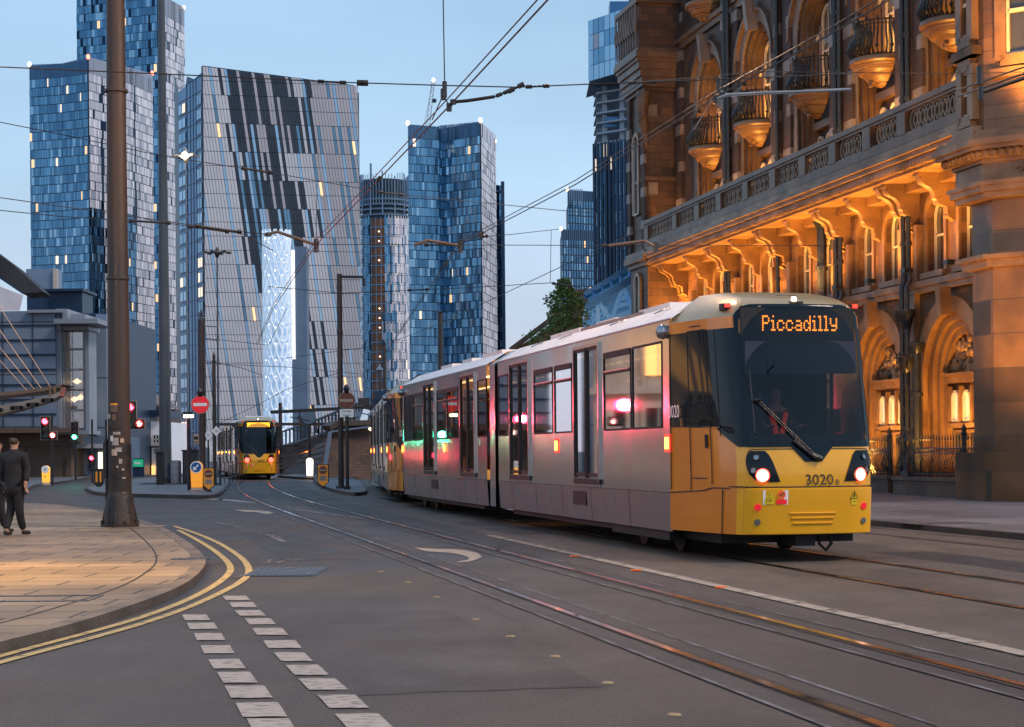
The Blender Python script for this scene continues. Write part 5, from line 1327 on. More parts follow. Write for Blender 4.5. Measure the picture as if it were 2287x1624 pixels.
# drainpipes
def pipe(mb,y,z0,z1,x=W0-.30,r=.075):
    mb.tube([(x,y,z0),(x,y,z1)],r,8); z=z0+.8
    while z<z1: mb.tube([(x,y,z-.06),(x,y,z+.06)],r*1.45,8); z+=1.9
for k,b in enumerate(bnd[1:-1]):
    for dy in ((-.25,.12) if k!=2 else (.0,)):
        mb=MB(); pipe(mb,b+dy,11.0,25); build('drainpipe',mb,M['black_iron'],hotel,smooth=40)
        mb=MB(); x1=W0-.32
        pipe(mb,b+dy,6.7,9.15,x1); mb.tube([(x1,b+dy,6.75),(x1,b+dy-.1,6.4),(W0-.45,b+dy-.15,6.2),(W0-.45,b+dy-.15,5.6)],.075,8); pipe(mb,b+dy-.15,.3,5.7,W0-.45); mb.lathe([(.10,-.5),(.20,-.1),(.24,0),(.24,.12),(.10,.14)],(W0-.45,b+dy-.15,5.4),10)
        build('drainpipe',mb,M['black_iron'],hotel,smooth=40)
mb=MB(); pipe(mb,bnd[2]+.9,6.6,9.15,W0-.5,.16); mb.lathe([(.18,0),(.3,.3),(.3,.4),(.2,.45)],(W0-.5,bnd[2]+.9,8.7),12); mb.tube([(W0-.5,bnd[2]+.9,6.7),(W0-.5,bnd[2]+.8,6.3),(W0-.45,bnd[2]+.6,5.9),(W0-.45,bnd[2]+.6,4)],.13,8); build('drainpipe',mb,M['black_iron'],hotel,smooth=40)
mb=MB(); pipe(mb,bnd[1]-.95,.3,4.3,W0-.42,.14); mb.lathe([(.16,0),(.26,.2),(.26,.3),(.12,.34)],(W0-.42,bnd[1]-.95,4.2),12); build('drainpipe',mb,M['black_iron'],hotel,smooth=40)
# roof mass
mb=MB(); mb.box(W0+1.3,40,0,W0+14,TE+2.4,31); build('building_mass',mb,M['terra_dark'],hotel)
# near pavilion (right edge of the picture)
A_=[(20.8,42.55),(20.8,41.1),(24.6,36.6),(30,36.6),(30,42.55)]
mb=MB()
def wallq(mb,p,q,z0,z1,off=0):
    mb.quad((p[0],p[1],z0),(q[0],q[1],z0),(q[0],q[1],z1),(p[0],p[1],z1))
def shell(mb,pts,z0,z1): mb.prism(pts,z0,z1)
def grow(pts,d):
    cx=sum(p[0] for p in pts)/len(pts); cy=sum(p[1] for p in pts)/len(pts); o=[]
    n=len(pts)
    for i in range(n):
        a=Vector(pts[i-1]); b=Vector(pts[i]); c=Vector(pts[(i+1)%n]); e1=(b-a).normalized(); e2=(c-b).normalized()
        n1=Vector((e1.y,-e1.x)); n2=Vector((e2.y,-e2.x)); 
        if n1.dot(b-Vector((cx,cy)))<0: n1=-n1
        if n2.dot(b-Vector((cx,cy)))<0: n2=-n2
        m_=(n1+n2).normalized(); k=d/max(.35,m_.dot(n1)); o.append((b.x+m_.x*k,b.y+m_.y*k))
    return o
m1=MB(); m2=MB(); m3=MB(); m4=MB()
shell(m1,A_,9.0,30); shell(m3,grow(A_,-.25),0,8.0)
for z0,z1,d in ((7.6,7.75,.05),(7.75,7.9,.16),(7.9,8.0,.22),(8.0,8.45,.05),(8.45,8.55,.12),(8.55,8.75,.28),(8.75,8.85,.42),(8.85,9.0,.50),(9.0,9.15,.40),(9.15,9.25,.2),(13.9,14.0,.08),(14.0,14.15,.2),(14.15,14.25,.12),(18.4,18.6,.2)): shell(m2,grow(A_,d),z0,z1)
shell(m2,grow(A_,-.05),5.9,6.25); shell(m2,grow(A_,.08),6.1,6.2)
shell(m4,grow(A_,.1),0,1.3)
# leaf band on the big moulding
P0,P1,P2=[Vector((*q,0)) for q in grow(A_,.30)[:3]]
for (a,b) in ((P0,P1),(P1,P2)):
    L_=(b-a).length; n=int(L_/.2)
    for i in range(n):
        p=a+(b-a)*((i+.5)/n); m2.lathe([(0,-.11),(.07,-.06),(.09,.02),(0,.12)],(p.x,p.y,8.66),6)
# windows on pavilion faces
def facewin(p,q,f0,f1,z0,z1,root_=hotel,m='room_glass'):
    p=Vector((*p,0)); q=Vector((*q,0)); d=q-p; n=Vector((d.y,-d.x,0)).normalized()
    if n.dot(-p)<0 and n.x>0: n=-n
    if n.x>0: n=-n
    a=p+d*f0; b=p+d*f1; u=Vector((0,0,1))
    mb=MB(); mb.m=2
    for s_,e_,w_ in ((a,b,0),):
        for (x,y) in ((a+u*z0,b+u*z0),(a+u*z1,b+u*z1),(a+u*z0,a+u*z1),(b+u*z0,b+u*z1)): mb.bar(x+n*.02,y+n*.02,.28,.34,up=n)
    mb.bar(a+u*(z1+.2)+n*.1-d.normalized()*.2,b+u*(z1+.2)+n*.1+d.normalized()*.2,.45,.16,up=n) if False else None
    mb.m=0; mb.quad(a+u*z0+n*.03,b+u*z0+n*.03,b+u*z1+n*.03,a+u*z1+n*.03); mb.m=1
    i0=a+(b-a)*.10; i1=a+(b-a)*.90
    for (x,y) in ((i0+u*(z0+.15),i1+u*(z0+.15)),(i0+u*(z1-.15),i1+u*(z1-.15)),(i0+u*z0,i0+u*z1),(i1+u*z0,i1+u*z1),(i0+u*(z0+z1)/2,i1+u*(z0+z1)/2)): mb.bar(x+n*.08,y+n*.08,.09,.07,up=n)
    mb.m=2
    for zz in (z1+.30,z0-.30): mb.bar(a+u*zz+n*.12-d.normalized()*.28,b+u*zz+n*.12+d.normalized()*.28,.22,.26,up=n)
    build('window',mb,[M[m],M['sash'],M['moulding']],root_)
facewin(A_[0],A_[1],.30,.72,11.6,13.5); facewin(A_[0],A_[1],.30,.72,9.6,11.0,m='room_glass')
facewin(A_[0],A_[1],.30,.72,14.7,17)
facewin(A_[1],A_[2],.085,.36,10.9,13.3); facewin(A_[1],A_[2],.085,.36,14.8,17.4)
facewin(A_[1],A_[2],.60,.85,10.9,13.3)
build('pavilion_upper',m1,M['terra'],hotel); build('pavilion_cornice',m2,M['moulding'],hotel,smooth=25); build('pavilion_pier',m3,M['granite'],hotel); build('pavilion_base',m4,M['granite'],hotel)
mb=MB(); 
pa=Vector((*grow(A_,.02)[1],0)); pb=Vector((*grow(A_,.02)[2],0)); d=(pb-pa); n_=Vector((d.y,-d.x,0)).normalized(); n_=n_ if n_.x<0 else -n_
q0=pa+d*.16; q1=pa+d*.46; 
for k in range(8):
    c=q0+(q1-q0)*(k/7)+n_*.06; mb.tube([c+n_*.02+Vector((0,0,8.24))+d.normalized()*.09*math.cos(w_)+Vector((0,0,.07*math.sin(w_))) for w_ in lin(0,2*PI,10)],.02,5)
build('frieze_scroll',mb,M['moulding'],hotel)
# far pavilion: front face and a return facing us, with the overhanging corner balcony
B_=[(21.63,73.4),(21.63,76.0),(24,77.2),(30,77.2),(30,73.4)]
m1=MB(); m2=MB(); m3=MB(); m5=MB()
shell(m1,B_,0,30)
for z0,z1,d in ((5.98,6.3,.15),(9.3,9.5,.12),(9.5,9.75,.28),(9.75,9.95,.2),(12.9,13.05,.08),(16.7,16.85,.12),(16.85,17.0,.25),(17.0,17.25,.28),(17.25,17.55,.36),(17.55,17.85,.45),(17.85,18.0,.52),(18.0,18.25,.6),(18.25,18.4,.52),(20.3,20.5,.56)): shell(m2,grow(B_,d),z0,z1)
shell(m5,grow(B_[:1]+B_[1:],.42),18.4,20.3)
g1=grow(B_,.47)
for i in range(9):
    p=Vector((*g1[0],0)); q=Vector((*g1[1],0)); c=p+(q-p)*((i+.5)/9)
    m3.bar(c+Vector((-.05,0,18.45)),c+Vector((-.05,.12,20.3)),.06,.06); m3.tube([c+Vector((-.1,.13*math.cos(w_),19.4+.3*math.sin(w_))) for w_ in lin(0,2*PI,10)],.035,5)
for (a,b) in ((Vector((*B_[1],0)),Vector((*B_[0],0))),):
    pass
build('far_pavilion',m1,M['terra_dark'],hotel); build('far_cornices',m2,M['moulding_dark'],hotel); build('corner_parapet',m5,M['terra_dark'],hotel); build('parapet_tracery',m3,M['pale_stone'],hotel)
for q in ((11.6,14.6,.16,.10),(6.7,8.6,.14,.08)): mb=MB(); arch_ring(mb,21.60,74.75,.75,*q); build('slit_arch',mb,M['moulding'],hotel)
sash(hotel,21.60,74.75,.72,11.6,15.0,True,'room_glass',False); sash(hotel,21.60,74.75,.72,6.7,9.0,True,'room_glass',False)
for y_ in (73.62,75.8):
    mb=MB(); mb.box(21.50,y_-.24,9.95,21.64,y_+.24,16.7); build('brick_pier',mb,M['red_brick'],hotel); mb=MB(); mb.box(21.50,y_-.2,0,21.64,y_+.2,5.98); build('brick_pier',mb,M['red_brick'],hotel)
mb=MB()
for y_ in (73.62,75.8):
    for z in (10.8,12.2,13.6,15.0): mb.box(21.48,y_-.25,z,21.6,y_+.25,z+.4)
for z in (10.6,12.3,15.6): mb.box(21.7,73.37,z,22.1,73.41,z+.5)
build('stone_bands',mb,M['pale_stone'],hotel)
mb=MB(); orn(mb,21.4,73.45,15.8,.45,10,3); orn(mb,21.5,73.4,14.6,.3,6,4); mb.tube([(21.5,73.35,16.6),(21.42,73.3,15.9),(21.5,73.35,15.2),(21.62,73.4,14.2)],[.32,.26,.2,.05],8); build('carved_figure',mb,M['moulding_dark'],hotel,smooth=60)
# lit low wing pieces at the far end
mb=MB(); mb.tube([(21.3,73.0,0),(21.3,73.0,5.98)],.34,14); mb.tube([(21.3,73.9,0),(21.3,73.9,5.98)],.3,14); mb.lathe([(.34,0),(.5,.2),(.5,.3)],(21.3,73.0,5.7),14); build('corner_column',mb,M['terra'],hotel,smooth=40)
mb=MB()
t_=72.6
arch_ring(mb,W0-.02,71.2,1.0,1.0,3.2,.2,.12); build('slit_arch',mb,M['moulding'],hotel)
# floodlights on the string course and the ledge
def flood(t_,x,z,aimx,aimz,e,spot,sz=.35,lx=None,dt=0):
    p=S(x,t_,z); mb=MB(); mb.box(x-.16,t_-.14,z-.10,x+.10,t_+.14,z+.02); mb.m=1; mb.box(x-.12,t_-.11,z+.02,x+.06,t_+.11,z+.03)
    o=build('floodlight',mb,[M['black_iron'],M['lens']],None); o.rotation_euler=(0,0,TH)
    tag(o,'small floodlight standing on the string course below the balustrade' if z<8 else 'small floodlight on the balcony ledge behind the balustrade','floodlight','floodlights on the hotel string course' if z<8 else 'floodlights on the hotel ledge')
    lamp('flood_beam','SPOT',S(x-.05,t_,z+.1),e,WARM,sz,S(aimx,t_+dt,aimz),spot,.9)
for k,b in enumerate([44.6]+bnd[1:-1]+[71.6]):
    flood(b+.7,21.9,6.5,22.7,9.3,1150,140)
for k,c in enumerate(bays):
    flood(c+.2,21.7,6.5,22.6,9.3,850,140)
for k,c in enumerate(bays):
    e=[900,1000,110,800,800][k]
    flood(c-1.0,22.1,10.2,23.8,13.4,e*.75,110); lamp('balcony_flood','SPOT',S(W0-.35,c-.7,13.75),[260,330,90,420,420][k],WARM,.2,S(W0+.6,c+1.2,15.6),130,1); lamp('ledge_flood','SPOT',S(W0-.2,c-.9,10.2),[420,520,40,420,420][k],WARM,.2,S(W0+1,c+.6,11.6),140,1); 
for k,b in enumerate(bnd[1:]):
    lamp('pier_flood','SPOT',S(W0-1.2,b-.5,10.2),900,WARM,.3,S(W0,b+.3,15.0),95,1)
for k,c in enumerate(bays[:4]):
    lamp('ground_flood','SPOT',S(21.9,c-1.2,.75),[1800,2400,1200,800][k],WARM,.3,S(23.5,c+.4,3.6),120,.9)
lamp('ground_flood','SPOT',S(19.2,38.4,1.0),3800,WARM,.4,S(21.4,40.6,7),85,.9)
lamp('pavilion_flood','SPOT',S(20.4,38.9,9.6),2600,WARM,.3,S(22.4,39.6,12.0),110,.9)
lamp('ground_flood','SPOT',S(20.6,71.5,.8),900,WARM,.3,S(21.8,74,5),100,.9)
# ---- plinths, railings, lamp standards ----
def railing_run(y0,y1,x,lab,zb=.62):
    t=thing('railing_fence',lab,'fence',(0,0,0),TH)
    mb=MB(); n=int((y1-y0)/.17)
    for i in range(n+1):
        y=y0+(y1-y0)*i/n; b=.06 if i%2 else .06
        mb.tube([(x,y,zb),(x-.02,y,zb+.14),(x-.13,y,zb+.30),(x-.09,y,zb+.48),(x,y,zb+.66),(x,y,zb+1.0)],.013,5)
        mb.lathe([(0,0),(.028,.04),(.02,.10),(.002,.2)],(x,y,zb+1.0),5)
    for z,r_ in ((.08,.02),(.66,.016),(.80,.016),(.14,.012)): mb.tube([(x,y0,zb+z),(x,y1,zb+z)],r_,5)
    for i in range(n):
        y=y0+(y1-y0)*(i+.5)/n; mb.tube([(x,y+.05*math.cos(a),zb+.73+.05*math.sin(a)) for a in lin(0,2*PI,8)],.008,4)
    build('bars',mb,M['black_iron'],t)
    for y in (y0,y1,(y0+y1)/2):
        mb=MB(); mb.tube([(x,y,zb),(x,y,zb+1.15)],.05,8)
        for s_ in (-1,1): mb.tube([(x-.02,y,zb+.05),(x-.2,y+s_*.1,zb+.3),(x-.12,y+s_*.12,zb+.6),(x,y,zb+.85)],.02,5)
        mb.lathe([(.05,0),(.09,.05),(.05,.12),(.07,.2),(0,.36)],(x,y,zb+1.12),8); build('post',mb,M['black_iron'],t,smooth=40)
    mb=MB(); mb.box(x-.22,y0-.35,0,x+.30,y1+.35,zb-.10); mb.box(x-.27,y0-.4,zb-.10,x+.35,y1+.4,zb); build('plinth_wall',mb,M['plinth'],t)
railing_run(50.2,54.6,22.25,'black iron railing on a stone plinth behind the tram nose')
railing_run(40.6,48.0,21.75,'black iron railing on a stone plinth at the right edge beside the entrance arch')
def lamp_standard(y,x,lab):
    t=thing('lamp_standard',lab,'lamp post',tuple(S(x,y,.62)),TH); mb=MB()
    mb.lathe([(.16,0),(.16,.1),(.09,.2),(.07,.9),(.10,1.0),(.045,1.1),(.04,2.5),(.07,2.6),(.03,2.7),(.03,2.95)],(0,0,0),10)
    for a in lin(0,2*PI,4)[:-1]:
        ca,sa=math.cos(a+.4),math.sin(a+.4)
        for r_,z in ((.26,.95),(.17,1.55),(.22,2.25)):
            mb.tube([(ca*(.05+r_*math.sin(PI*q)*1),sa*(.05+r_*math.sin(PI*q)),z-.35+.7*q) for q in lin(0,1,8)],.018,5)
        mb.tube([(ca*.30+.09*math.cos(w_)*ca,sa*.30+.09*math.cos(w_)*sa,1.0+.09*math.sin(w_)) for w_ in lin(0,2*PI,8)],.014,4)
    build('post',mb,M['black_iron'],t,smooth=40); mb=MB(); mb.lathe([(.08,2.95),(.18,3.05),(.24,3.4),(.20,3.42),(.0,3.1)],(0,0,0),10)
    for i in range(7): 
        a=2*PI*i/7; mb.tube([(.24*math.cos(a),.24*math.sin(a),3.0),(.27*math.cos(a),.27*math.sin(a),3.55)],.014,4)
    mb.tube([(.27*math.cos(a),.27*math.sin(a),3.5) for a in lin(0,2*PI,12)],.014,4)
    build('lantern_basket',mb,M['black_iron'],t,smooth=40)
lamp_standard(54.1,22.25,'ornate iron lamp standard beside the left entrance arch'); lamp_standard(47.9,21.75,'ornate iron lamp standard in front of the right entrance arch')
# ---- stone civic building added out of frame on the left, to warm the tram's reflections ----
cv=thing('reflected_building','unseen stone building with a glowing wall, added for the tram windows to mirror','building',(-42,84,0),R(42))
mb=MB(); mb.box(-30,0,0,14,12,19)
for k in range(10): mb.box(-15.6+k*3,-.35,0,-15.0+k*3,0,13)
mb.box(-30.4,-.6,16,14.4,0,17); mb.box(-16.2,-.4,4.6,14.2,0,5)
build('wall',mb,mat('civic_stone_glow',(.40,.34,.30),(.26,.21,.18),rough=.6,ns=.6,emit=(1,.55,.32),es=.09),cv)  # wall glows by itself, standing in for floodlight on stone
for k in range(-5,9):
    for z0,z1 in ((.8,3.8),(5.6,8.2),(9.3,12)):
        mb=MB(); mb.box(-14.5+k*3,-.12,z0,-13+k*3,-.05,z1); mb.m=1; mb.bar((-13.75+k*3,-.16,z0),(-13.75+k*3,-.16,z1),.08)
        build('window',mb,[emis('civic_lit',(1,.48,.14),1.5) if (k*3+int(z0))%3 else M['room_glass'],M['sash']],cv)
# ================= street furniture ==========================================================
def base(px,py,h=.12): p=G(px,py,h); p.z=h; return p
def column(name,lab,px,py,ytop,wpx_base,wpx_top,m,h=.12,group=None,cat='pole',xt=None,plate=True,n=20):
    p=base(px,py,h); Y=p.y; zt=P(px,ytop,Y).z; r0=wpx_base/2/FV*Y; r1=wpx_top/2/FV*Y
    t=thing(name,lab,cat,tuple(p),0,group); mb=MB(); L_=zt-h
    mb.tube([(0,0,0),(0,0,L_*.25),(0,0,L_*.5),(0,0,L_)],[r0,r0+(r1-r0)*.25,r0+(r1-r0)*.5,r1],n); build('shaft',mb,m,t,smooth=40)
    if plate:
        mb=MB(); mb.cbox((0,0,-.0),r0*3.4,r0*3.4,.03)
        for a,b in ((-1,-1),(1,-1),(1,1),(-1,1)): mb.tube([(a*r0*1.4,b*r0*1.4,.03),(a*r0*1.4,b*r0*1.4,.09)],.025,6)
        build('base_plate',mb,m,t)
    return t,p,Y,L_,r0,r1
# big rusty mast
t,p,Y,L_,r0,r1=column('mast','massive rust-brown steel mast covered in stickers at its base','_' and 268,1177,-60,52,40,M['rust_pole'],h=PH,cat='mast',plate=False,n=28)
mb=MB(); mb.lathe([(r0*1.62,0),(r0*1.62,.06),(r0*1.45,.08),(r0*1.08,.62),(r0*1.03,.66)],(0,0,0),28); 
for i in range(8):
    a=2*PI*i/8+.2; mb.bar((r0*1.5*math.cos(a),r0*1.5*math.sin(a),.06),(r0*1.02*math.cos(a),r0*1.02*math.sin(a),.55),.03,.03); mb.tube([(r0*1.56*math.cos(a+.3),r0*1.56*math.sin(a+.3),.06),(r0*1.56*math.cos(a+.3),r0*1.56*math.sin(a+.3),.13)],.025,6)
build('flared_base',mb,M['pole_grime'],t,smooth=30)
mb=MB(); mb.lathe([(r0*1.012,.6),(r0*1.012,1.55)],(0,0,0),28); build('painted_sleeve',mb,M['pole_grime'],t,smooth=40)
mb=MB()
for z in (4.6,8.1): mb.lathe([(r0*.97,0),(r0*1.0,.01),(r0*1.0,.05),(r0*.97,.06)],(0,0,z),28)
build('joint_band',mb,M['rust_pole'],t)
mb=MB(); mb.tube([(-r0*1.1,-.05,.9),(-r0*1.15,-.05,1.0),(-r0*1.15,-.05,1.55),(-r0*1.0,-.05,1.65)],.05,8); mb.tube([(-r0*1.05,-.08,.1),(-r0*1.05,-.08,2.0)],.022,6); build('conduit',mb,M['black_iron'],t)
def around(r,a,z,w,h,mb):
    k=max(2,int(w/.03)); b=[]
    for i in range(k+1):
        aa=a+(i/k-.5)*w/r; b.append(aa)
    for i in range(k): mb.quad((r*math.cos(b[i]),r*math.sin(b[i]),z),(r*math.cos(b[i+1]),r*math.sin(b[i+1]),z),(r*math.cos(b[i+1]),r*math.sin(b[i+1]),z+h),(r*math.cos(b[i]),r*math.sin(b[i]),z+h))
F=-PI/2
st=[(.0,1.66,.30,.42,'pole_grime'),(-.75,2.02,.10,.08,'sticker_dim'),(-.2,1.98,.07,.12,'bronze'),(-.15,1.80,.28,.05,'black_matte'),(.0,1.72,.14,.05,'sticker_dim'),(-.12,1.52,.13,.14,'sticker_dim'),(.45,1.57,.07,.08,'sign_cream'),(-.2,1.33,.11,.12,'sign_cream'),(.14,1.40,.12,.08,'sticker_dim'),(.30,1.18,.06,.09,'sticker_dim'),(.5,1.05,.05,.04,'sticker_dim'),(-.95,1.75,.05,.14,'sign_cream'),(-.2,2.25,.14,.05,'sign_orange'),(-.2,2.14,.13,.13,'bronze'),(.55,.9,.07,.03,'sticker_dim'),(-.4,1.6,.06,.10,'white'),(.05,1.10,.04,.04,'sticker_dim')]
for i,(a,z,w_,h_,m_) in enumerate(st):
    mb=MB(); around(r0*1.02+.006+.0004*i,F+a,z,w_,h_,mb); build('sticker',mb,M[m_],t)
mb=MB(); mb.cbox((p.x,p.y,PH-.002),1.6,1.15,.008); tag(build('mast_footing',mb,M['flag']),'square stone surround at the foot of the rust-brown mast','paving slab')
# second tall grey mast
t,p,Y,L_,r0,r1=column('mast','tall blue-grey mast on the island behind the rusty mast',370,1081,-60,28,14,M['grey_pole'],cat='mast')
mb=MB(); mb.lathe([(r0*1.3,0),(r0*1.25,.25),(r0*1.0,.3)],(0,0,0),20); build('collar',mb,M['black_iron'],t)
mb=MB(); mb.cbox((0,0,-.02),2.0,1.6,.06); build('footing',mb,M['kerb'],t)
# slim lighting columns
def lightcol(px,py,ytop,w0,lab,lit,arms=True,h=.0):
    t,p,Y,L_,r0,r1=column('lamp_column',lab,px,py,ytop,w0,w0*.55,M['galv'] if lit else M['grey_pole'],h=h,cat='lamp post',plate=False,n=10)
    mb=MB(); sc_=Y/FV
    for a in range(6):
        c=math.cos(a*PI/3+.3); s_=math.sin(a*PI/3+.3); mb.bar((0,0,L_),(c*30*sc_,s_*30*sc_,L_+4*sc_),.10,.06); mb.cbox((c*26*sc_,s_*26*sc_,L_-.02),10*sc_,6*sc_,.12,a*PI/3+.3)
    mb.lathe([(.1,-.3),(.2,0),(.12,.3),(0,.5)],(0,0,L_),8); build('lamp_head',mb,M['galv'] if lit else M['dark_pole'],t)
    if lit: mb=MB(); mb.lathe([(0,-.22),(.26,0),(0,.22)],(0,-.3,L_),12); build('bulb',mb,emis('street_bulb',(1,.68,.35),22),t)
    return t
lightcol(421,1078,350,5,'tall lit lamp column in front of the cobalt blue wall',True)
lightcol(489,1060,566,6,'unlit lamp column with a star of heads before the striped tower',False)
# smaller poles
def blackpole(px,py,yt,w0,lab,m='dark_pole',fin=True,h=.12,name='overhead_line_pole',arms=()):
    t,p,Y,L_,r0,r1=column(name,lab,px,py,yt,w0,w0*.92,M[m],h=h,cat='pole',n=14)
    mb=MB()
    if fin: mb.lathe([(r1*1.15,0),(r1*1.2,.06),(r1*.7,.14),(r1*.9,.22),(r1*.3,.4),(0,.55)],(0,0,L_),10)
    for z in (.55,.72): mb.lathe([(r0*1.03,0),(r0*1.08,.03),(r0*1.03,.06)],(0,0,L_*z),12)
    build('finial',mb,M['black_iron'],t,smooth=40)
    for (dz,dx,zz) in arms:
        mb=MB(); mb.tube([(0,0,L_+dz),(dx,0,L_+dz+zz)],.05,8); mb.tube([(dx,0,L_+dz+zz-.05),(dx,0,L_+dz+zz-.35)],.05,6); build('arm',mb,M['dark_pole'],t)
    return t,p,Y,L_,r0
tA=blackpole(453,1096,722,14,'black pole carrying the left no entry sign')
tB=blackpole(480,1084,810,9,'thinner black pole with the 10 speed sign')
tC=blackpole(762,1091,612,13,'brown-black pole carrying the except trams sign',fin=False,arms=((-.1,.9,-.02),))
tD=blackpole(861,1040,770,9,'black pole rising just behind the rear tram',h=0)
tE=blackpole(986,1030,700,13,'thick black pole behind the middle of the front tram',h=0)
t=tA[0]
mb=MB()
for z in (.985,.905): 
    mb.tube([(0,0,tA[3]*z),(.6,-.0,tA[3]*z-.05)],.02,6)
for i in range(4): mb.tube([(.12*math.cos(a+i*PI/2),.12*math.sin(a+i*PI/2),tA[3]+.1+.1*math.sin(a*1)) for a in lin(0,PI,6)],.02,5)
build('pole_cap_hooks',mb,M['galv'],t)
def disc_face(t,c,r,mats,bar=None,n=28):
    """round sign facing the camera (-y)"""
    x,y,z=c
    mb=MB(); mb.m=0; mb.tube([(x,y,z),(x,y-.02,z)],r*1.06,n); mb.m=1; mb.tube([(x,y-.018,z),(x,y-.028,z)],r*.985,n)
    if bar: mb.m=2; mb.box(x-r*.78,y-.036,z-r*.17,x+r*.78,y-.026,z+r*.17)
    return mb
def no_entry(px,py,Y,rpx,lab,red='sign_red',white='sign_white',rim='sign_cream'):
    c=P(px,py,Y); r=rpx/FV*Y; t=thing('no_entry_sign',lab,'road sign',tuple(c))
    build('sign_face',disc_face(t,(0,-.16,0),r,None,True),[M[rim],M[red],M[white]],t)
    mb=MB(); mb.box(-.05,-.16,-r*.5,.05,0,-r*.4); mb.box(-.05,-.16,r*.4,.05,0,r*.5); mb.tube([(0,-.16,r*1.0),(0,-.2,r*1.25)],.09,8); mb.lathe([(.10,0),(.12,.1),(.05,.22),(0,.25)],(0,-.2,r*1.15),8); build('bracket_lamp',mb,M['black_iron'],t)
    return c,r
YAp=tA[2]-.15; no_entry(449,904,YAp,19.5,'red no entry sign on the black pole left of the distant tram')
YCp=tC[2]-.15; c,r=no_entry(775,895,YCp,18.5,'darker brown no entry sign above the except trams plate','sign_brown','sign_cream','sign_cream')
def plate(name,px0,py0,px1,py1,Y,lab,cat,lines,bgm='sign_white',tm='rubber',size=None,rim=None):
    a=P(px0,py0,Y); b=P(px1,py1,Y); c=(a+b)/2; w_=abs(b.x-a.x); h_=abs(a.z-b.z)
    t=thing(name,lab,cat,tuple(c)); mb=MB(); mb.box(-w_/2,-.02,-h_/2,w_/2,0,h_/2)
    if rim: mb.m=1; mb.box(-w_/2-.02,-.012,-h_/2-.02,w_/2+.02,.004,h_/2+.02)
    build('plate',mb,[M[bgm],M[rim or bgm]],t)
    if lines:
        mb=MB(); n=len(lines); sz=size or h_/n*.85
        for i,l in enumerate(lines): put_text(mb,l,sz,(0,-.024,h_/2-h_*(i+.5)/n),(1,0,0),(0,0,1))
        build('lettering',mb,M[tm],t)
    return t
plate('sign_plate',759,914,790,932,YCp-.2,'white except trams plate below the darker no entry sign','road sign',['Except','trams'],rim='rubber')
t,p,Y,L_,r0,r1=column('signpost','short black post beside the except trams pole',776,1093,930,8,8,M['black_iron'],cat='post',n=10)
# speed diamonds
def diamond(px,py,Y,rpx,txt_,lab,ring=None):
    c=P(px,py,Y); r=rpx/FV*Y; t=thing('speed_sign',lab,'road sign',tuple(c)); mb=MB(); mb.m=0
    mb.add([(0,-.02,r*1.15),(r,-.02,0),(0,-.02,-r*1.15),(-r,-.02,0),(0,0,r*1.15),(r,0,0),(0,0,-r*1.15),(-r,0,0)],[(0,1,2,3),(4,7,6,5),(0,4,5,1),(1,5,6,2),(2,6,7,3),(3,7,4,0)])
    build('plate',mb,M['sign_white'],t); mb=MB(); put_text(mb,txt_,r*.95,(0,-.028,0),(1,0,0),(0,0,1)); build('lettering',mb,M['rubber'],t)
diamond(483,963,tB[2]-.2,10,'10','white diamond 10 sign on the thinner black pole'); diamond(465,972,tB[2]-3,9,'25','white diamond 25 sign beside the left no entry pole')
mb=MB(); q=P(465,983,tB[2]-3); mb.tube([(q.x,q.y,.12),(q.x,q.y,q.z)],.035,8); tag(build('signpost',mb,M['black_iron']),'thin post holding the 25 diamond sign','post')
# illuminated small lamp left of sign, cctv style
def lampbox(px,py,Y,wpx,lab,pyb,c=(1,.75,.42),e=9):
    q=P(px,py,Y); w_=wpx/FV*Y; t=thing('post_lamp',lab,'lamp post',(q.x,q.y,0)); mb=MB(); mb.tube([(0,0,0),(0,0,q.z)],.07,8); mb.box(-w_*.55,-.12,q.z+.06,w_*.55,.12,q.z+.16); build('post',mb,M['black_iron'],t)
    mb=MB(); mb.box(-w_/2,-.1,q.z-.05,w_/2,.1,q.z+.055); build('lit_head',mb,emis('post_lamp_glow',c,e),t)
lampbox(421,930,66,20,'low post with a bright flat lamp head left of the no entry sign',1090)
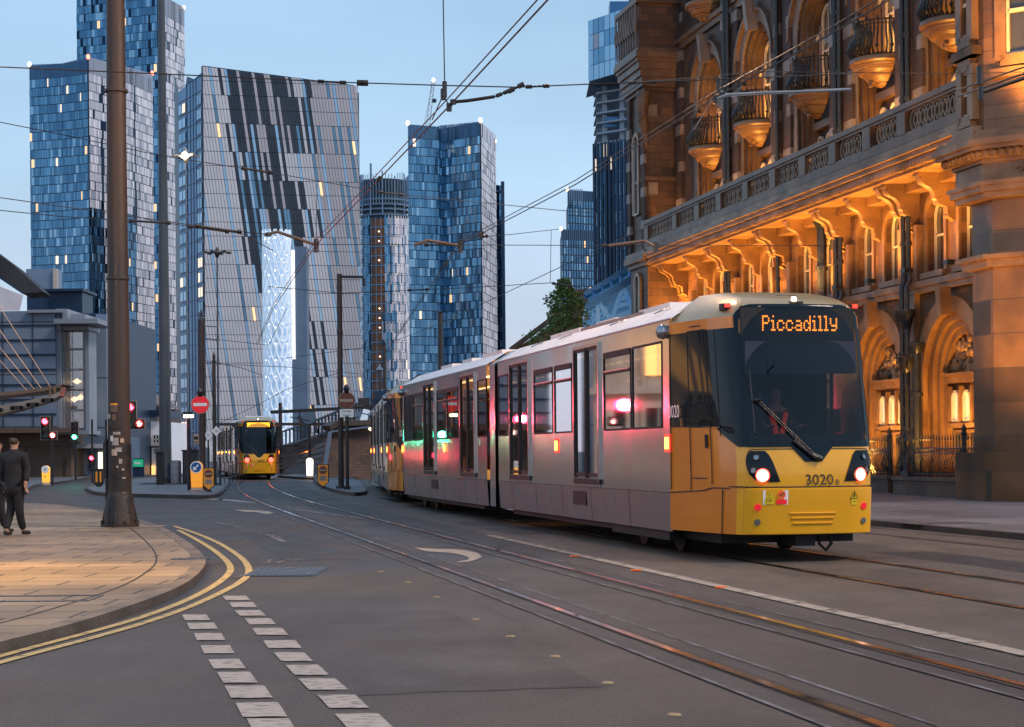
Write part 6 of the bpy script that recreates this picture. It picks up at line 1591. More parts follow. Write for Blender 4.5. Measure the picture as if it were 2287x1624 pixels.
# ---- traffic lights ----
def traffic(px,py,Y,lab,state,arrow=None,pole=None,sz=.30,h=.12,ax=1,yb=None,back=True):
    c=P(px,py,Y); t=thing('traffic_light',lab,'traffic light',(c.x,c.y,0))
    z=c.z; order=['red','amber','green']; k=order.index(state); zt=z+k*sz
    mb=MB(); mb.box(-sz*.55,-.05,zt-2.6*sz,sz*.55,.16,zt+.6*sz); 
    if arrow: mb.box(sz*.55,-.05,zt-2.6*sz,sz*1.6,.16,zt-1.55*sz)
    build('signal_head',mb,M['black_matte'],t,bevel=.02)
    if back:
        mb=MB(); mb.box(-sz*.72,.0,zt-2.75*sz,sz*.72,.02,zt+.75*sz); mb.m=1; mb.box(-sz*.66,-.004,zt-2.69*sz,sz*.66,.018,zt+.69*sz)
        if arrow: mb.m=0; mb.box(sz*.5,.0,zt-2.75*sz,sz*1.75,.019,zt-1.45*sz); mb.m=1; mb.box(sz*.5,-.005,zt-2.69*sz,sz*1.69,.017,zt-1.51*sz)
        build('backing_board',mb,[M['sign_cream'],M['black_matte']],t)
    for i,n_ in enumerate(order):
        zz=zt-i*sz; mb=MB(); on=(i==k)
        mb.tube([(0,-.05,zz),(0,-.075,zz)],sz*.42,16); mb.m=1; mb.lathe([(sz*.43,0),(sz*.43,.02)],(0,-.06,zz),4) if False else None
        hood=[( (0+sz*.42*math.cos(a)), -.05, zz+sz*.42*math.sin(a)) for a in lin(.1,PI-.1,10)]; hood2=[(x,-.22,z_-.01) for x,_,z_ in hood]
        mb.m=1; mb.band(hood,hood2)
        col={'red':(1,.03,.05),'amber':(1,.45,.02),'green':(.05,1,.45)}[n_]
        m_=emis('signal_'+n_,tuple(min(1,x+.35) for x in col) if False else col,22) if on else mat('signal_off_'+n_,tuple(x*.06 for x in col),rough=.2)
        build('lens',mb,[m_,M['black_matte']],t)
    if arrow:
        mb=MB(); x=sz*1.1; zz=zt-2.07*sz; mb.tube([(x,-.05,zz),(x,-.07,zz)],sz*.42,18); mb.m=1; mb.tube([(x+sz*.42*math.cos(a),-.075,zz+sz*.42*math.sin(a)) for a in lin(0,2*PI,18)],.02,6); mb.m=2
        mb.tube([(x-.08,-.08,zz-.06),(x-.03,-.08,zz+.04),(x+.06,-.08,zz+.05)],.014,5); mb.tube([(x+.03,-.08,zz+.09),(x+.07,-.08,zz+.05),(x+.03,-.08,zz+.01)],.012,5)
        build('turn_sign',mb,[emis('turn_sign_glow',(1,.92,.8),2.2),M['sign_red'],M['rubber']],t)
    if pole is not None:
        mb=MB(); mb.tube([(pole,.12,h-.0),(pole,.12,zt+.9*sz if yb is None else yb)],.055,10); build('pole',mb,M['black_iron'],t,smooth=40)
    g={'red':(1,.04,.10),'amber':(1,.5,.1),'green':(.05,1,.5)}[state]
    lamp('signal_glow','SPOT',(c.x,c.y-.3,z),(620 if px>280 else 380 if state=='red' else 300) if py<1000 else 60,g,.16,(5.5,24,z+.6),40,1)
    return t
traffic(101,941,79,'red traffic light left of the green one, with a lit turn arrow','red',True,.26,.30)
traffic(167,976,96,'green traffic light left of the rusty mast','green',None,.0,.30)
traffic(292,909,50,'red traffic light hung on the right side of the rusty mast','red',True,-.2,.226)
mb=MB()
q=P(205,1023,85); t=traffic(205,1023,92,'small red signal low on the pole behind the black and amber post','red',None,0,.25,h=0,yb=P(205,930,85).z,back=False)
# ---- bollards ----
def bollard_disc(px,pyt,pyb,wpx,lab,kind):
    p=base(px,pyb,.12); Y=p.y; z=P(px,pyt,Y).z-.12; w_=wpx/FV*Y/2
    t=thing('bollard',lab,'bollard',tuple(p)); mb=MB()
    r_=w_; prof=[(-r_*.9,.08),(r_*.9,.08)]
    pts=[(-r_*.88,.12)]+[(-r_,z-r_*1.1)]+[(r_*math.cos(a),z-r_+r_*math.sin(a)) for a in lin(PI,0,14)]+[(r_,z-r_*1.1),(r_*.88,.12)]
    n=len(pts); mb.add([(x,-.12,zz) for x,zz in pts]+[(x,.12,zz) for x,zz in pts],[tuple(range(n))[::-1],tuple(range(n,2*n))]+[(i,(i+1)%n,n+(i+1)%n,n+i) for i in range(n)])
    m_=emis('bollard_amber',(1,.36,.03),.55) if kind=='arrow' else emis('bollard_amber_dim',(1,.45,.05),.9) if kind=='dot' else emis('bollard_white_glow',(1,.86,.7),2.6)
    build('body',mb,m_,t,bevel=.03)
    mb=MB(); mb.lathe([(r_*1.15,0),(r_*1.15,.05),(r_*.8,.12)],(0,0,0),14); build('foot',mb,M['sign_cream'],t)
    if kind=='arrow':
        mb=MB(); mb.m=0; mb.tube([(0,-.12,z-r_),(0,-.14,z-r_)],r_*.98,22); mb.m=1; mb.tube([(0,-.135,z-r_),(0,-.148,z-r_)],r_*.82,22); mb.m=0
        mb.bar((r_*.4,-.155,z-r_+r_*.4),(-r_*.15,-.155,z-r_-r_*.15),r_*.22,.01,up=(0,1,0)); mb.add([(-r_*.5,-.157,z-r_*1.5),(r_*.15,-.157,z-r_*1.45),(-r_*.45,-.157,z-r_*.85)],[(0,1,2)])
        build('keep_left_disc',mb,[M['sign_white'],M['sign_blue']],t)
    if kind=='dot':
        mb=MB(); mb.m=0; mb.tube([(0,-.12,z-r_),(0,-.14,z-r_)],r_*1.0,22); mb.m=1; mb.tube([(0,-.14,z-r_),(0,-.15,z-r_)],r_*.22,10); mb.m=1; mb.box(-r_*.12,-.13,.35,r_*.12,-.122,z*.5); build('disc',mb,[M['sign_white'],M['sign_brown']],t)
bollard_disc(440,1030,1097,27,'amber keep left bollard with a blue arrow disc','arrow')
bollard_disc(103,1040,1084,17,'amber bollard with a white disc under the left red light','dot')
bollard_disc(692,1023,1067,15,'glowing white bollard in front of the blue disc post','white')
def pointed(px,pyt,pyb,wpx,lab,tram=True,h=.12):
    p=base(px,pyb,h); Y=p.y; z=P(px,pyt,Y).z-h; w_=wpx/FV*Y/2
    t=thing('marker_post',lab,'marker sign',tuple(p)); mb=MB(); zb=z*.27
    def sh(k,y): return [(-w_*k,y,z-(1-k)*w_),(w_*k,y,z-(1-k)*w_),(w_*k,y,zb+.0),(0,y,.06+(1-k)*w_*1.2),(-w_*k,y,zb+.0)]
    a=sh(1,-.06); b=sh(1,.06); mb.m=1; mb.add(a+b,[(0,1,2,3,4),(9,8,7,6,5)]+[(i,(i+1)%5,5+(i+1)%5,5+i) for i in range(5)])
    mb.m=0
    if tram: mb.add(sh(.88,-.066),[(0,1,2,3,4)])
    else:
        for s_ in (-1,1): mb.box(s_*w_*.45-w_*.2,-.07,zb+.08,s_*w_*.45+w_*.2,-.06,z-.12)
    mb.m=1; mb.lathe([(.12,0),(.03,.1)],(0,0,0),8); build('panel',mb,[M['sign_orange'],M['black_matte']],t)
    if tram:
        mb=MB(); mb.m=0; c=(0,-.068,z-w_*1.05); mb.tube([c,(0,-.075,c[2])],w_*.74,20); mb.m=1; mb.box(-w_*.58,-.082,c[2]-w_*.13,w_*.58,-.074,c[2]+w_*.13); build('no_entry_disc',mb,[M['sign_brown'],M['sign_cream']],t)
        mb=MB(); mb.m=0; mb.box(-w_*.62,-.072,z-w_*2.95,w_*.62,-.066,z-w_*2.05); mb.m=1
        for i,l in enumerate(('TRAM','ONLY')): put_text(mb,l,w_*.42,(0,-.076,z-w_*2.28-i*w_*.42),(1,0,0),(0,0,1))
        build('tram_only_plate',mb,[M['sign_cream'],M['rubber']],t)
pointed(467,1045,1099,25,'orange pointed tram only marker beside the keep left bollard')
pointed(722,1037,1092,25,'orange pointed tram only marker right of the distant tram')
pointed(221,1047,1094,20,'black pointed marker with two amber stripes left of the rusty mast',False,0)
# blue disc (seen from behind)
t,p,Y,L_,r0,r1=column('signpost','post with the back of a round blue-grey sign beside the brick wall',692,1066,915,5,5,M['black_iron'],cat='post',n=8)
mb=MB(); z_=P(690,932,Y).z-.12; mb.tube([(-.03,-.06,z_),(-.03,-.09,z_)],15.5/FV*Y,22); build('sign_back',mb,mat('sign_back',(.10,.16,.22),(.08,.13,.18),rough=.5),t)
# bus stop flag, blue board, grey bollard, cabinets
def flagpole(px,py,yt,fx0,fy0,fx1,fy1,lab,m='galv',cm='sign_cream'):
    p=base(px,py,0); Y=p.y; t=thing('bus_stop',lab,'bus stop sign',tuple(p)); zt=P(px,yt,Y).z; mb=MB(); mb.tube([(0,0,0),(0,0,zt)],.05,8); mb.lathe([(0,-.1),(.1,0),(0,.1)],(0,0,zt),8); build('post',mb,M[m],t)
    a=P(fx0,fy0,Y); b=P(fx1,fy1,Y); mb=MB(); mb.box(a.x-p.x,-.02,b.z,b.x-p.x,.02,a.z); mb.m=1; mb.box(a.x-p.x+.03,-.03,a.z-.35,b.x-p.x-.03,-.02,a.z-.15); mb.box(a.x-p.x+.05,-.03,b.z+.1,b.x-p.x-.05,-.02,b.z+.14); build('flag',mb,[M[cm],M['black_matte']],t)
flagpole(78,1068,967,61,970,73,993,'bus stop flag by the brown wall on the far left'); flagpole(431,1064,965,433,970,444,992,'pale bus stop flag right of the grey mast')
t=thing('notice_board','tall blue notice board in a dark frame behind the left signals','notice board',tuple(base(125,1062,0))); Y=base(125,1062,0).y; a=P(108,1007,Y); b=P(142,1055,Y); x0=a.x-base(125,1062,0).x; x1=b.x-base(125,1062,0).x
mb=MB(); mb.box(x0,-.03,b.z,x1,.03,a.z); mb.m=1
for (u,v_) in (((x0,0,0),(x0,0,a.z+.1)),((x1,0,0),(x1,0,a.z+.1)),((x0,0,a.z),(x1,0,a.z)),((x0,0,b.z),(x1,0,b.z))): mb.bar(u,v_,.1)
build('board',mb,[mat('board_blue',(.10,.26,.46),(.08,.2,.38),rough=.3,ns=1),M['black_iron']],t)
p=base(393,1081,.12); mb=MB(); mb.lathe([(.24,0),(.24,1.0),(.20,1.05),(0,1.06)],tuple(p),16); tag(build('bollard',mb,mat('concrete_post',(.26,.26,.27),(.18,.18,.19),rough=.7,ns=4),smooth=40),'thick concrete post right of the tall grey mast','bollard')
def cabinet(px0,px1,pyt,pyb,lab,d=.6,m='black_matte'):
    p=base((px0+px1)/2,pyb,.12); Y=p.y; w_=(px1-px0)/FV*Y; z=P(px0,pyt,Y).z-.12; t=thing('street_cabinet',lab,'cabinet',tuple(p)); mb=MB(); mb.box(-w_/2,0,0,w_/2,d,z); mb.box(-w_/2-.04,-.04,z,w_/2+.04,d+.04,z+.06); build('housing',mb,M[m],t)
    mb=MB(); mb.box(-w_/2+.06,-.012,.1,-.02,0,z-.08); mb.box(.02,-.012,.1,w_/2-.06,0,z-.08); build('door_leaf',mb,M['black_iron'],t)
cabinet(349,362,1012,1083,'dark street cabinet left of the tall grey mast'); cabinet(408,440,1008,1081,'wide dark street cabinet between the mast and the keep left bollard')
# railings at kerb
def guard(x0,y0,x1,y1,ht,lab,n=10,m='black_iron',h=.0):
    a=base(x0,y0,h); b=base(x1,y1,h); t=thing('guard_rail',lab,'railing',tuple(a)); mb=MB(); d=b-a
    for i in range(n+1): mb.bar(d*(i/n),d*(i/n)+Vector((0,0,ht)),.035)
    for z in (.25,ht-.08): mb.bar(Vector((0,0,z)),d+Vector((0,0,z)),.04)
    for i in (0,n//2,n): mb.tube([d*(i/n),d*(i/n)+Vector((0,0,ht+.12))],.05,6); mb.lathe([(0,-.06),(.08,0),(0,.06)],tuple(d*(i/n)+Vector((0,0,ht+.15))),6)
    build('rails',mb,M[m],t)
guard(142,1070,162,1068,1.15,'black guard rail right of the blue notice board',6); guard(170,1066,238,1064,1.15,'black guard rail behind the green light',14)
guard(492,1084,560,1064,1.0,'black railing at the left of the distant tram',9,h=.12)
guard(781,1062,806,1060,1.2,'pair of black hoops in front of the brick wall',7,h=.12)
# ================= left buildings ============================================================
M['clad_blue']=brick('clad_blue',(.21,.28,.38),(.185,.25,.35),(.07,.09,.12),7.5,3.2,'yz',.05,.4,(.2,.8),.05,.2,0)
M['clad_lilac']=brick('clad_lilac',(.42,.42,.47),(.38,.38,.44),(.2,.2,.22),3,1.6,'yz',.03,.5,(.2,.8),.05,.2)
M['brown_wall']=brick('brown_wall',(.16,.10,.07),(.12,.08,.06),(.06,.04,.04),3.6,2,'yz',.03,.6,(.2,.8),.1,.2)
YL=110
bl=thing('convention_hall','blue-grey panelled hall with a glass stair bay on the far left','building')
def pbox(mb,x0,yt,x1,yb,Y,d,z0=None):
    a=P(x0,yt,Y); b=P(x1,yb,Y); mb.box(a.x,Y,b.z if z0 is None else z0,b.x,Y+d,a.z)
mb=MB(); pbox(mb,-200,697,125,966,YL,6); pbox(mb,-1500,520,-330,966,YL+2,2,0); build('panel_wall',mb,M['clad_blue'],bl)  # second box: unseen wing added to keep bright sky out of tram reflections
mb=MB()
for y in (727,760,793,826,860,893,926): pbox(mb,-200,y,125,y+1.3,YL-.06,.1)
for x in (6,73,139): pbox(mb,x,697,x+1.2,966,YL-.07,.1)
build('panel_joints',mb,M['navy'],bl)
mb=MB(); pbox(mb,-200,966,160,1100,YL+1,20,0); pbox(mb,-200,958,160,966,YL-.6,2); build('base_wall',mb,M['brown_wall'],bl)
mb=MB(); pbox(mb,125,690,137,966,YL+.3,3); pbox(mb,190,735,200,966,YL+.8,2); pbox(mb,60,692,136,698,YL-.3,4); pbox(mb,120,712,218,722,YL-1.2,4); pbox(mb,120,728,198,737,YL+.2,3); pbox(mb,125,962,200,970,YL-.2,3); pbox(mb,137,690,150,712,YL,10); pbox(mb,150,702,190,714,YL+1,10); build('white_trim',mb,mat('trim_grey',(.28,.31,.36),(.22,.25,.3),rough=.4,ns=.5),bl)
mb=MB(); a=P(137,735,YL+1.2); b=P(192,962,YL+1.2); mb.box(a.x,YL+1.2,b.z,b.x,YL+1.3,a.z); build('stair_glass',mb,M['tram_glass'],bl)
mb=MB(); mb.box(a.x,YL+6,b.z,b.x,YL+6.1,a.z); mb.m=1
for i in range(9):
    z=b.z+(a.z-b.z)*i/9; mb.bar((a.x+.1,YL+4.5,z+.5),(b.x-.4,YL+3,z+1.1),.5,.12); 
mb.m=2
for (x,y,e_) in ((166,892,1),(180,888,1),(172,852,1)):
    q=P(x,y,YL+3); mb.lathe([(0,-.2),(.3,0),(0,.2)],tuple(q),8)
build('stairs',mb,[mat('stair_back',(.16,.20,.26),(.09,.12,.17),rough=.5,ns=.6),M['sash'],emis('stair_lamp',(1,.75,.5),5)],bl)
mb=MB()
for i in range(6):
    z=b.z+(a.z-b.z)*i/5; mb.bar((a.x,YL+1.1,z),(b.x,YL+1.1,z),.12)
for i in range(2):
    x=a.x+(b.x-a.x)*i; mb.bar((x,YL+1.1,b.z),(x,YL+1.1,a.z),.2)
build('mullions',mb,M['galv'],bl)
mb=MB(); pbox(mb,92,648,184,705,YL+9,3); pbox(mb,88,645,186,650,YL+8.6,4); pbox(mb,60,662,92,700,YL+6,2); build('dark_block',mb,M['navy'],bl)
mb=MB(); pbox(mb,58,601,128,648,YL+26,1.5); build('plant_box',mb,M['clad_blue'],bl); mb=MB(); pbox(mb,118,600,128,648,YL+25.8,.3); build('plant_edge',mb,M['sash'],bl)
mb=MB(); pbox(mb,184,700,240,1000,YL+6,16,0); mb.m=1
for y in (790,848,905): pbox(mb,186,y,240,y+1.5,YL+5.7,.3)
for x in (196,222): pbox(mb,x,700,x+1.2,1000,YL+5.7,.3,0)
mb.m=2; pbox(mb,214,702,240,1000,YL+5.5,.35,0); build('dark_wing',mb,[M['navy'],M['galv'],M['clad_blue']],bl)
mb=MB(); pbox(mb,130,975,240,1100,YL+4,10,0); build('base_wall',mb,mat('blue_render',(.13,.19,.28),(.10,.15,.22),rough=.6,ns=.4),bl)
mb=MB(); pbox(mb,152,992,228,1001,YL+1.5,3); build('canopy_beam',mb,M['clad_lilac'],bl)
for x0,x1,y0,y1,e_ in ((219,232,1010,1068,'white'),(162,172,1000,1058,'dim'),(182,194,1005,1060,'dim')):
    mb=MB(); pbox(mb,x0,y0,x1,y1,YL+3.9,.1); build('doorway',mb,emis('doorway_glow',(1,.82,.6),1.6) if e_=='white' else M['clad_lilac'],bl)
# curved roof canopy top left
cp=thing('roof_canopy','sweeping dark roof with pale gable wall at the far left','building'); YC=92
mb=MB(); top=[P(x,y,YC) for x,y in ((-120,480),(-40,540),(0,570),(30,592),(60,618),(94,650))]; bot=[P(x,y,YC) for x,y in ((-120,540),(-40,600),(0,622),(30,642),(50,656),(94,652))]
f2=Vector((-.3,3,0)); mb.band(top,bot); mb.band([p+f2 for p in top],top); mb.band(bot,[p+f2 for p in bot]); build('roof_edge',mb,mat('roof_fascia',(.022,.022,.028),(.045,.042,.05),rough=.7,ns=.8),cp)
mb=MB(); pp_=[P(x,y,YC-.4) for x,y in ((-200,560),(-40,600),(0,640),(52,660),(44,694),(-200,694))]; mb.add(pp_,[tuple(range(6))]); build('gable_wall',mb,mat('gable_pale',(.74,.70,.74),(.66,.62,.67),rough=.6,ns=.6),cp)
mb=MB(); mb.band([P(x,y,YC-.1) for x,y in ((-40,594),(0,617),(50,652))],[P(x,y,YC-.1) for x,y in ((-40,600),(0,623),(52,658))]); build('gutter',mb,M['navy'],cp)
# cable-stayed footbridge tip
fb=thing('footbridge','curved steel footbridge end hung from cables at the left edge','bridge'); YB_=46
def bez(pts,n=10):
    return [P(x,y,YB_) for x,y in pts]
mb=MB(); u_=[(-80,888),(0,877),(50,872),(100,866),(138,859)]; v_=[(-80,896),(0,884),(50,880),(100,873),(136,865)]
A1=bez(u_); B1=bez(v_); d3=Vector((0,1.6,0)); mb.band(A1,B1); mb.band([p+d3 for p in A1],A1); mb.band(B1,[p+d3 for p in B1]); build('deck_edge',mb,M['bronze'],fb)
mb=MB(); u_=[(-80,906),(0,906),(50,897),(90,888),(115,882),(134,874),(137,864)]; v_=[(-80,922),(0,924),(50,914),(90,903),(115,895),(133,884),(137,864)]
A1=bez(u_); B1=bez(v_); d2=Vector((0,.5,0)); mb.m=0
mb.band(A1,B1); mb.band(A1,[p+d2 for p in A1]); mb.band(B1,[p+d2 for p in B1]); mb.m=1
for (x,y) in ((-10,915),(37,910),(72,903),(106,893)):
    c=P(x,y,YB_-.05); mb.tube([(c.x-.12,c.y,c.z-.02),(c.x-.12,c.y-.01,c.z-.02)],.055,10); mb.box(c.x-.12,c.y-.01,c.z-.07,c.x+.14,c.y,c.z+.04); mb.tube([(c.x+.14,c.y,c.z-.01),(c.x+.14,c.y-.01,c.z-.01)],.055,10)
build('lower_boom',mb,[mat('boom_steel',(.30,.25,.21),(.22,.18,.15),rough=.4,metal=.4,ns=2),M['black_matte']],fb)
mb=MB(); mb.band(bez([(-80,926),(0,926),(50,916),(95,903)]),bez([(-80,934),(0,930),(50,919),(95,904)])); build('boom_shade_sheet',mb,M['groove'],fb)  # dark sheet drawn in as the shade beneath the boom
for (a,b) in (((-20,655),(112,864)),((-60,655),(92,868)),((-100,655),(76,870)),((-130,660),(60,873))):
    mb=MB(); mb.tube([P(*a,YB_),P(*b,YB_)],.013,6); build('stay_cable',mb,M['bronze'],fb)
mb=MB(); mb.tube([P(112,866,YB_),P(112,884,YB_)],.03,6); mb.tube([P(122,862,YB_),P(122,878,YB_)],.04,6); build('hanger',mb,M['bronze'],fb)
# old building and white pub
ob=thing('old_building','brown stone building with arcaded windows behind the white pub','building'); YO=170
mb=MB(); pbox(mb,290,910,352,1060,YO,12,0); build('wall',mb,M['brown_wall'],ob)
mb=MB(); a=P(270,868,YO-1); b=P(322,878,YO-1); c=P(358,908,YO-1); d=P(290,912,YO-1); e_=P(270,912,YO-1); mb.add([a,b,c,d,e_],[(0,1,2,3,4)]); mb.add([a+Vector((0,10,0)),b+Vector((0,10,0)),b,a],[(0,1,2,3)]); mb.add([b,b+Vector((0,10,0)),c+Vector((0,10,0)),c],[(0,1,2,3)]); build('roof',mb,mat('old_roof',(.16,.12,.11),(.12,.09,.09),rough=.7,ns=.5),ob)
for i,x in enumerate((318,323,328,336,341,346)): 
    mb=MB(); c=P(x,928,YO-.1); mb.box(c.x-.09,YO-.12,c.z-.35,c.x+.09,YO-.05,c.z+.35); mb.lathe([(.09,0),(0,.01)],(0,0,0),4); build('window',mb,M['black_matte'],ob)
pb=thing('pub','white rendered pub with a small porch gable and a green sign','building'); YP=130
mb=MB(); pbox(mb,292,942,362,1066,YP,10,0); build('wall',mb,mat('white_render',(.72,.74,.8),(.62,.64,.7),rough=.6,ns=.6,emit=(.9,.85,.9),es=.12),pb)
mb=MB(); a=P(320,925,YP-.5); mb.prism([(a.x,YP-.5),(P(366,925,YP).x,YP-.5),(P(366,925,YP).x,YP+9),(a.x,YP+9)],P(0,952,YP).z+.6,P(0,938,YP).z+.6); build('roof',mb,M['navy'],pb)
for (x0,x1,y0,y1) in ((303,316,975,992),(342,362,972,990),(345,356,1003,1030)):
    mb=MB(); pbox(mb,x0,y0,x1,y1,YP-.12,.1); mb.m=1; a=P(x0,y0,YP-.15); b=P(x1,y1,YP-.15)
    for k in (0,.33,.66,1): mb.bar((a.x+(b.x-a.x)*k,YP-.16,b.z),(a.x+(b.x-a.x)*k,YP-.16,a.z),.07)
    for k in (0,.5,1): mb.bar((a.x,YP-.16,b.z+(a.z-b.z)*k),(b.x,YP-.16,b.z+(a.z-b.z)*k),.07)
    build('window',mb,[M['room_glass'],M['white']],pb)
mb=MB(); a=P(301,974,YP-.6); b=P(318,974,YP-.6); c=P(309,963,YP-.6); mb.add([a,b,c,a+Vector((0,.6,0)),b+Vector((0,.6,0)),c+Vector((0,.6,0))],[(0,1,2),(0,3,5,2),(2,5,4,1)]); build('porch_gable',mb,M['clad_blue'],pb)
mb=MB(); pbox(mb,336,996,363,1000,YP-.4,.5); pbox(mb,336,1000,338,1066,YP-.3,.4,0); build('shopfront_frame',mb,M['black_iron'],pb)
for x0,x1 in ((338,345),(350,362)):
    mb=MB(); pbox(mb,x0,1040,x1,1062,YP-.2,.1); build('lit_shop_window',mb,emis('shop_glow',(1,.5,.15),1.5),pb)
gs=thing('green_sign','green sign board on a dark frame outside the pub','sign',tuple(P(309,1036,118)))
mb=MB(); w_=11/FV*118; mb.box(-w_,-.1,-.2,w_,.0,.28); mb.m=1; mb.box(-w_-.05,0,-1.2,w_+.05,.1,.35); build('board',mb,[M['sign_green'],M['navy']],gs); mb=MB(); put_text(mb,'Pub',.3,(0,-.12,.04),(1,0,0),(0,0,1)) if False else mb.box(-w_*.7,-.12,-.02,w_*.5,-.11,.10); build('painted_band',mb,M['sign_white'],gs)
mb=MB(); pbox(mb,360,1000,440,1068,140,6,0); pbox(mb,200,1000,300,1066,150,6,0); tag(build('low_wall',mb,M['navy']),'dark low building line behind the masts and cabinets','building')
# ---- brick abutment, ramp and fence ----
M['brick_dark']=brick('brick_dark',(.16,.095,.07),(.10,.065,.055),(.07,.05,.045),.42,.16,'yz',.012,.75,(.3,.7),.3,.35)
ab=thing('brick_abutment','dark brick abutment with stone coping behind the except trams pole','wall'); YW=98
mb=MB(); a=P(712,1062,YW); b=P(728,958,YW); c=P(842,946,YW+2); d=P(842,1064,YW+2); q0=P(745,948,YW+.3)
mb.add([(a.x,a.y,0),(b.x,b.y+.6,b.z),(q0.x,q0.y+.6,q0.z),(c.x,c.y,c.z),(c.x,c.y,0)],[(0,1,2,3,4)]); mb.add([(a.x,a.y,0),(b.x,b.y+.6,b.z),(b.x-.4,b.y+14,b.z+.4),(a.x-.8,a.y+14,0)],[(0,1,2,3)]); build('wall',mb,M['brick_dark'],ab)
mb=MB(); mb.bar(b+Vector((0,.3,.05)),q0+Vector((0,.3,.05)),.8,.28); mb.bar(q0+Vector((0,.3,.05)),c+Vector((0,-.3,.05)),.8,.28); build('coping',mb,M['kerb'],ab)
mb=MB(); q=P(742,1000,YW-.3); mb.bar((q.x-.5,q.y,0),(q.x-.1,q.y,2.6),.3,.2); mb.bar((q.x-.1,q.y,2.6),(q.x+2.4,q.y,2.9),.1,.1); build('buttress',mb,M['clad_blue'],ab)
mb=MB()
for x,y in ((826,958),(828,952)):
    pass
q=P(828,958,YW-.2); mb.lathe([(0,-.12),(.14,0),(0,.12)],tuple(q),8); build('wall_lamp',mb,emis('wall_lamp_glow',(1,.6,.25),8),ab)
rp=thing('viaduct_ramp','sloping viaduct wall with railings climbing to the right behind the far tram','viaduct'); YR=125
mb=MB(); pts=[P(622,1040,YR+10),P(622,1003,YR+10),P(712,975,YR),P(790,945,YR-6),P(850,930,YR-10)]; lo=[Vector((p.x,p.y,0)) for p in pts]; mb.band(pts,lo); build('wall',mb,M['brick_dark'],rp)
mb=MB()
for a,b in zip(pts[1:],pts[2:]):
    n=10
    for i in range(n+1): q=a.lerp(b,i/n); mb.bar(q,q+Vector((0,0,1.2)),.12)
    mb.bar(a+Vector((0,0,1.2)),b+Vector((0,0,1.2)),.12); mb.bar(a+Vector((0,0,.1)),b+Vector((0,0,.1)),.14)
build('parapet',mb,M['navy'],rp)
mb=MB()
for k in range(4):
    a=P(624,1046-k*9,YR-8+k*1.5); b=P(742,1018-k*13,YR-14+k*1.5); mb.bar(a,b,.14,.10)
build('track_rails',mb,M['rail'],rp)
mb=MB(); a=P(622,1050,YR-9); b=P(745,1024,YR-15); mb.add([(a.x,a.y,0.02),(b.x,b.y,0.02),(b.x,b.y+14,4.0),(a.x,a.y+14,1.0)],[(0,1,2,3)]); build('track_bed',mb,M['asphalt_dark'],rp)
# catenary gantries near the far tram
def gantry(x0,y0,x1,y1,Y,lab,posts=()):
    t=thing('line_gantry',lab,'gantry'); mb=MB(); mb.bar(P(x0,y0,Y),P(x1,y1,Y),.16); build('beam',mb,M['dark_pole'],t)
    for (x,yt) in posts:
        mb=MB(); q=P(x,yt,Y); mb.tube([(q.x,q.y,0),tuple(q)],.13,8); build('post',mb,M['dark_pole'],t)
    for k in (.25,.6,.85):
        a=P(x0,y0,Y).lerp(P(x1,y1,Y),k); mb=MB(); mb.bar(a,a-Vector((0,0,.6)),.08); mb.bar(a-Vector((.5,0,.3)),a+Vector((.5,0,-.5)),.05); build('hanger',mb,M['dark_pole'],t)
gantry(604,921,868,907,88,'long thin gantry beam across both tracks above the distant tram',((868,880),))
gantry(482,948,797,947,100,'second gantry beam just above the distant tram roof',())
gantry(540,1000,700,994,130,'far gantry beam with a slim post behind the distant tram',((626,900),))
st=thing('signal_gantry','blue steel gantry post with a pale slanting beam left of the no entry plate','gantry'); mb=MB()
a=P(818,905,105); mb.bar(P(800,980,105),P(820,915,105),.55,.4); build('slanting_beam',mb,M['lattice'],st); mb=MB()
for (x,y) in ((770,1000),(781,985)):
    pass
mb.tube([P(812,990,105),P(822,900,105)],.12,6); mb.bar(P(800,897,105),P(826,897,105),.3,.4); mb.bar(P(812,890,105),P(822,940,105),.15); build('mast_head',mb,M['dark_pole'],st)
bdg=thing('steel_bridge_frame','grey-blue steel footway structure behind the brick abutment','bridge'); mb=MB()
for (x0,x1,y0,y1) in ((795,838,925,930),(795,838,940,943)): mb.bar(P(x0,y0,112),P(x1,y1,112),.3)
for x in (800,812,824,836): mb.bar(P(x,925,112),P(x,975,112),.2)
build('frame',mb,M['clad_blue'],bdg); mb=MB(); mb.bar(P(838,885,114),P(905,880,114),.5,.6)
for x in range(840,900,4): mb.bar(P(x,883,114),P(x,910,114),.12)
build('parapet',mb,M['navy'],bdg)
t=thing('lantern_post','old-fashioned lantern post between the round tower and the rear tram','lamp post',tuple(G(850,1050))); Y=G(850,1050).y
mb=MB(); z=P(850,846,Y).z; mb.tube([(0,0,0),(0,0,z)],.07,8); build('post',mb,M['black_iron'],t); mb=MB(); mb.lathe([(.1,0),(.28,.7),(.32,.75),(.1,1.0),(0,1.3)],(0,0,z),6); build('lantern',mb,M['lens'],t)
